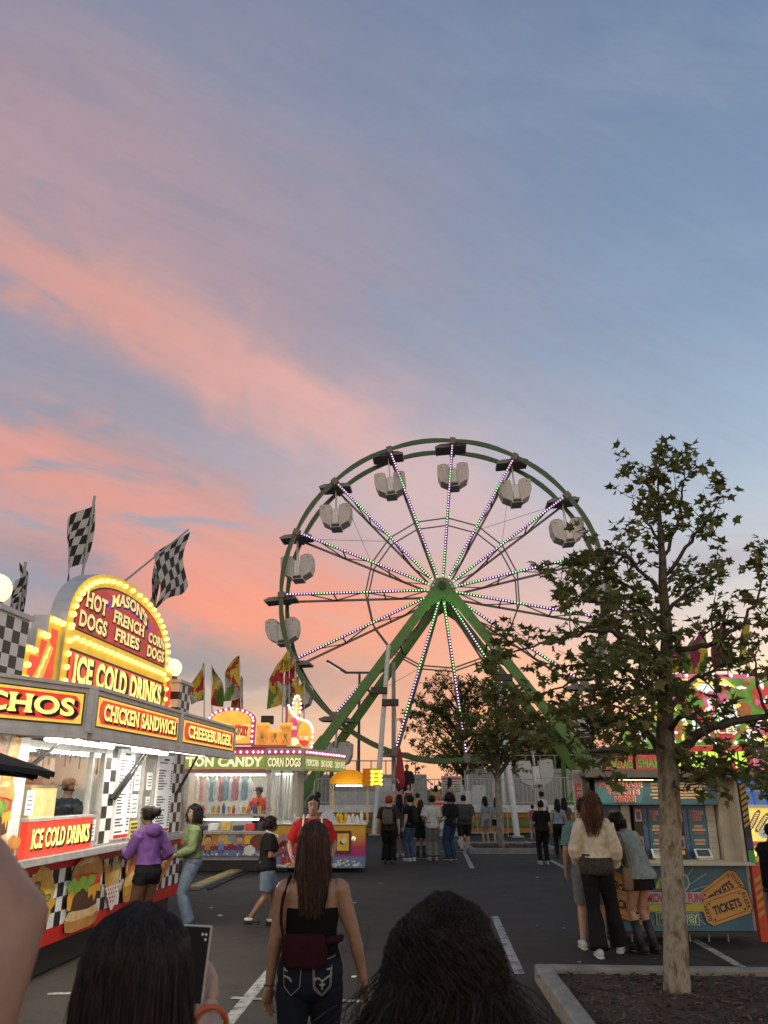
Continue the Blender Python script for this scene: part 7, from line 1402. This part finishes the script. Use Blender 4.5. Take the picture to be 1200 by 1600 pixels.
# --- at the ticket booth
p = person('person with long brown hair in cream jacket and black flared trousers at the booth', (2.60, 10.75, 0), -12, 1.80, 'f', TANSK, dict(c=(.085, .040, .022), style='long', L=.36, n=420, curl=.007, vol=1.25, r=.0035, freq=5), dict(c=(.60, .53, .43), hem=1.02, sleeve=.96, e=.030, name='jacket', flare=.01, wr=.013, sl_flare=.012), dict(c=(.014, .013, .014), len=1.0, e=.020, flare=.10, waist=1.04), (.5, .55), fR=(.20, .24), fL=(-.04, -.10), R_=(.21, .14, .92), L_=(-.20, .16, .95), seed=28, bulk=.94, vox=.008, yaw=-8, pitch=6)
q = MB(); T = p['T']; q2 = MB(); p['torso'](q2, None, .84, 1.06, .034, 1.0, .02); V, Fc = remeshed(q2, .011, 2, .008, 4); q.add(V, Fc, mat('patterned_blouse', (.035, .026, .018), .8, var=.9, scale=30)); p['put'](q, 'blouse')
person('person in a teal shirt, grey shorts and white shoes hidden behind the cream jacket', (2.60, 11.2, 0), -10, 1.74, 'm', TANSK, dict(c=BLKH, style='short', n=60), dict(c=(.12, .22, .20), hem=.84, sleeve=.42, e=.03), dict(c=(.16, .16, .16), kind='shorts', len=.48, e=.035, flare=.04), (.5, .5), fR=(.14, .06), fL=(-.12, -.02), seed=29, vox=.009)
p = person('person in a washed denim shirt and black skirt bending down to a ticket screen', (3.17, 10.95, 0), 36, 1.64, 'f', TANSK, dict(c=BLKH, style='long', L=.13, n=240, vol=1.1, r=.004), dict(c=(.20, .24, .24), hem=.86, sleeve=.97, e=.034, flare=.05, name='denim_shirt', wr=.010), dict(c=BK, kind='skirt', len=.22, flare=.02, e=.02), (.012, .012, 'boot'), lean=33, R_=(.16, .44, 1.02), L_=(-.16, .46, 1.04), seed=30, vox=.009, pitch=-4, fR=(.09, -.06), fL=(-.09, 0))
c_ = p['t'].matrix_basis @ (p['T'](-.19, -.02, 1.0) * p['k']); s1 = Matrix.Rotation(R(36), 4, 'Z') @ ((p['T'](-.10, -.10, 1.40) - p['T'](-.19, -.02, 1.0)) * p['k']); tb_ = Matrix.Rotation(R(36), 4, 'Z') @ ((p['T'](-.15, .08, 1.38) - p['T'](-.19, -.02, 1.0)) * p['k'])
bl_ = Matrix.Rotation(R(36), 4, 'Z') @ Vector((-.20, .0, .70)); bw_ = p['t'].location + bl_; base = bw_ - Vector((0, 0, 0)); up1 = p['t'].location + Matrix.Rotation(R(36), 4, 'Z') @ (p['T'](-.14, -.095, 1.36) * p['k']); up2 = p['t'].location + Matrix.Rotation(R(36), 4, 'Z') @ (p['T'](-.17, .03, 1.40) * p['k'])
carried_bag('tan shoulder bag hanging from the person in the denim shirt', base, R(36), (.20, .125, .085), .22, .12, .26, [(0, -.03, .24), (up1 - base) * .55 + Vector((-.02, -.05, .05)), up1 - base, up2 - base, (up2 - base) * .55 + Vector((-.02, .02, .06)), (0, .04, .24)])
person('dark clothed person sitting behind the white bar table at the right edge', (5.55, 12.6, 0), -70, 1.66, 'm', BRSK, dict(c=BLKH, style='short', n=60), dict(c=(.015, .014, .016), sleeve=.95, e=.03), dict(c=(.02, .02, .024), e=.02), (.05, .05), seed=31, drop=.28, fR=(.1, .40), fL=(-.1, .36), lean=12, R_=(.1, .3, .95), L_=(-.1, .35, .92))
t = thing('bar_stool', 'black stool under the dark clothed person behind the bar table', 'stool', (5.50, 12.6, 0)); q = MB(); q.lathe([(.17, .50), (.18, .52), (.17, .54)], BLACK, 18); q.build('seat', t)
for k in range(4): q = MB(); a = R(45 + 90 * k); q.tube([(.12 * math.cos(a), .12 * math.sin(a), .5), (.17 * math.cos(a), .17 * math.sin(a), 0)], .012, BLACK, n=6); q.build('leg', t)
# ================================================================== THE FOUR NEAREST PEOPLE
# woman walking away: straight brown hair, black tank top, wine red bag, dark jeans
p = person('woman walking away with long straight brown hair, black tank top, wine-red bag and dark jeans', (-.41, 5.08, 0), 4, 1.665, 'f', (.26, .14, .09), dict(c=(.040, .020, .014), style='long', L=.37, n=2400, r=.0016, vol=1.0, bandw=.75, tip=.5), None, dict(c=(.009, .012, .021), len=1.0, e=.008, flare=.01, waist=1.03, wr=.004), (.03, .1), R_=(.31, .06, .86), L_=(-.235, .05, .84), eR=(1, -.6, 0), eL=(-.6, -1, 0), fR=(.09, .24), fL=(-.10, -.20, .05), vox=.007, seed=40, bulk=1.04, curl=.45, palmR=(-.8, -.3, 0), palmL=(.6, -.6, 0), twist=3)
T, put, k = p['T'], p['put'], p['k']; q = MB(); p['torso'](q, None, 1.0, 1.275, .008); V, Fc = remeshed(q, .009, 2, .003, 2.0); q = MB(); q.add(V, Fc, cloth((.005, .005, .0055))); put(q, 'tank_top')
q = MB(); bm_ = cloth((.010, .009, .010))
for s_ in (1, -1): q.tube(catmull([T(s_ * .062, -.106, 1.265), T(s_ * .075, -.098, 1.33), T(s_ * .085, -.07, 1.40), T(s_ * .095, -.01, 1.435), T(s_ * .09, .08, 1.36), T(s_ * .085, .112, 1.27)], 4), .0065, bm_, n=6)
q.tube(catmull([T(.035, -.112, 1.27), T(.05, -.106, 1.32), T(.072, -.085, 1.385)], 4), .005, mat('strap_wine', (.06, .012, .016), .7), n=6); put(q, 'straps')
q = MB(); wine = cloth((.026, .005, .009)); X_ = Vector((1, 0, 0)); Y_ = Vector((0, 1, 0))
loft(q, [(T(-.035 + .012 * math.sin(z * 9), -.148, z), .130 * s_, .045 * s_, X_, Y_) for z, s_ in ((.985, .78), (1.0, .93), (1.04, 1.0), (1.09, 1.0), (1.135, .96), (1.15, .85))], wine, 18); V, Fc = remeshed(q, .008, 2, .004, 1.0); q = MB(); q.add(V, Fc, wine)
q.tube(catmull([T(-.15, -.13, 1.12), T(-.175, -.07, 1.20), T(-.17, -.075, 1.32), T(-.13, -.02, 1.44)], 4), .009, wine, n=6); q.tube(catmull([T(.08, -.15, 1.11), T(.15, -.08, 1.11), T(.17, .04, 1.10)], 4), .022, wine, n=6); put(q, 'bag')
bv = BVHTree.FromPolygons([v.co.copy() for v in p['bottom'].data.vertices], [tuple(f.vertices) for f in p['bottom'].data.polygons])
def on_jeans(x, z):
    h = bv.ray_cast(Vector((x, -1, z)), Vector((0, 1, 0))); return (h[0] + Vector((0, -.0035, 0))) if h[0] is not None else None
def stitch(name, lines, r, m):
    q = MB()
    for L_ in lines:
        pts = []
        for a, b in zip(L_, L_[1:]):
            for i in range(6): pts.append(on_jeans(a[0] + (b[0] - a[0]) * i / 6, a[1] + (b[1] - a[1]) * i / 6))
        pts.append(on_jeans(*L_[-1])); pts = [x for x in pts if x is not None]
        if len(pts) > 1: q.tube(pts, r, m, n=5)
    if q.v: q.build(name, p['t'])
THR = mat('pale_stitching', (.27, .24, .21), .8)
stitch('pocket_stitching', [[(.015, .955), (.020, .86), (.065, .815), (.115, .865), (.118, .965)], [(.022, .948), (.027, .865), (.066, .824), (.108, .870), (.111, .955)], [(-.145, .95), (-.14, .86), (-.10, .82), (-.055, .865), (-.05, .95)], [(-.14, 1.0), (-.06, .985), (.03, .982), (.12, 1.0), (.15, 1.01)]], .0018, THR)
stitch('pocket_trim', [[(.018, .905), (.045, .908), (.066, .892), (.09, .908), (.117, .92)], [(.066, .892), (.067, .850)], [(.052, .878), (.067, .870), (.082, .878)], [(.115, .95), (.09, .945)], [(-.14, .915), (-.11, .905), (-.10, .89)], [(-.145, .95), (-.125, .935)]], .0046, THR)
q = MB(); S, E, W = p['A'][-1]; d = (W - E).normalized(); q.tube([W - d * .012 + Vector((.029 * math.cos(a), .029 * math.sin(a), 0)) for a in [i * .42 for i in range(16)]], .0035, BLACK, n=5); put(q, 'wrist_band')
# person at the lower left holding up a phone
def local_of(w, loc, face, k): return tuple((Matrix.Rotation(-R(face), 4, 'Z') @ (Vector(w) - Vector(loc))) / k)
PH = atY(299, 1506, 1.98); hd = Vector((-.38, .10, .90)).normalized(); loc_ = (-.412, 1.50, 0); kk = 1.66 / 1.70
Wt = PH + Vector((.012, .022, -.026)) - hd * .072
p = person('person with straight dark hair seen from behind holding up a phone', loc_, -6, 1.66, 'f', (.44, .27, .20), dict(c=(.016, .010, .008), style='long', L=.46, n=5200, r=.0010, vol=.9, bandw=.7, tip=.1), dict(c=(.02, .02, .022), sleeve=.35), dict(c=J), (.05, .1), R_=local_of(Wt, loc_, -6, kk), L_=(-.10, .36, 1.36), eR=(1.6, -.2, -.7), eL=(-.6, -.2, -1), vox=.006, seed=41, palmR=(-.25, -1, .1), thR=(.9, -.25, .35), curl=.5, pitch=4, faceon=False)
Wr = p['t'].location + Matrix.Rotation(R(-6), 4, 'Z') @ (p['A'][1][2] * p['k']); El = p['t'].location + Matrix.Rotation(R(-6), 4, 'Z') @ (p['A'][1][1] * p['k'])
t = thing('phone', 'black phone in a pale case held up by the person with straight dark hair', 'phone', PH); t.rotation_euler = (R(-8), R(2), R(-6))
q = MB(); q.bx(-.037, .037, -.004, .004, -.076, .076, mat('phone_case_pale', (.42, .38, .34), .4, var=.05)); q.build('case', t, bevel=.0035)
q = MB(); q.bx(-.0335, .0335, -.0052, -.0042, -.0725, .0725, mat('phone_screen_dark', (.006, .006, .008), .5, var=0, spec=.15))
for x, z in ((.018, .058), (.026, .058), (.026, .048)): q.disc(x, z, .0025, .0025, -.0056, WHITE, 8)
q.build('screen', t)
d = (Wr - El).normalized(); t2 = thing('bracelet', 'orange bracelet on the wrist that holds up the phone', 'bracelet', Wr - d * .045); q = MB(); u = d.cross(Vector((0, 0, 1))).normalized(); w_ = d.cross(u)
q.tube([u * .034 * math.cos(a) + w_ * .034 * math.sin(a) for a in [i * 2 * math.pi / 24 for i in range(25)]], .0060, mat('bracelet_orange', (.45, .09, .02), .35), n=8, cap=False); q.build('band', t2, smooth=True)
# curly haired person at the bottom centre
person('person with big dark curly hair seen from behind at the bottom of the crowd', (.125, 1.85, 0), 3, 1.615, 'f', (.30, .17, .11), dict(c=(.014, .008, .006), style='curly', L=.50, n=6000, r=.0010, curl=.013, vol=1.45, freq=7, bandw=2.7, tip=-.2), dict(c=(.03, .03, .032), sleeve=.35), dict(c=BK), (.05, .1), vox=.010, seed=42, faceon=False)
# bare arm of someone close by at the far left, raised out of the frame
person('person at the left edge raising a bare arm close by', (-.655, .80, 0), 0, 1.84, 'f', (.32, .175, .125), dict(c=BRNH, style='long', L=.3, n=200), dict(c=(.2, .2, .2), sleeve=0, neck=1.36), dict(c=J), (.3, .3), R_=(.03, .15, 1.76), eR=(1.0, .2, 0), vox=.008, seed=43, faceon=False, bulk=1.45)
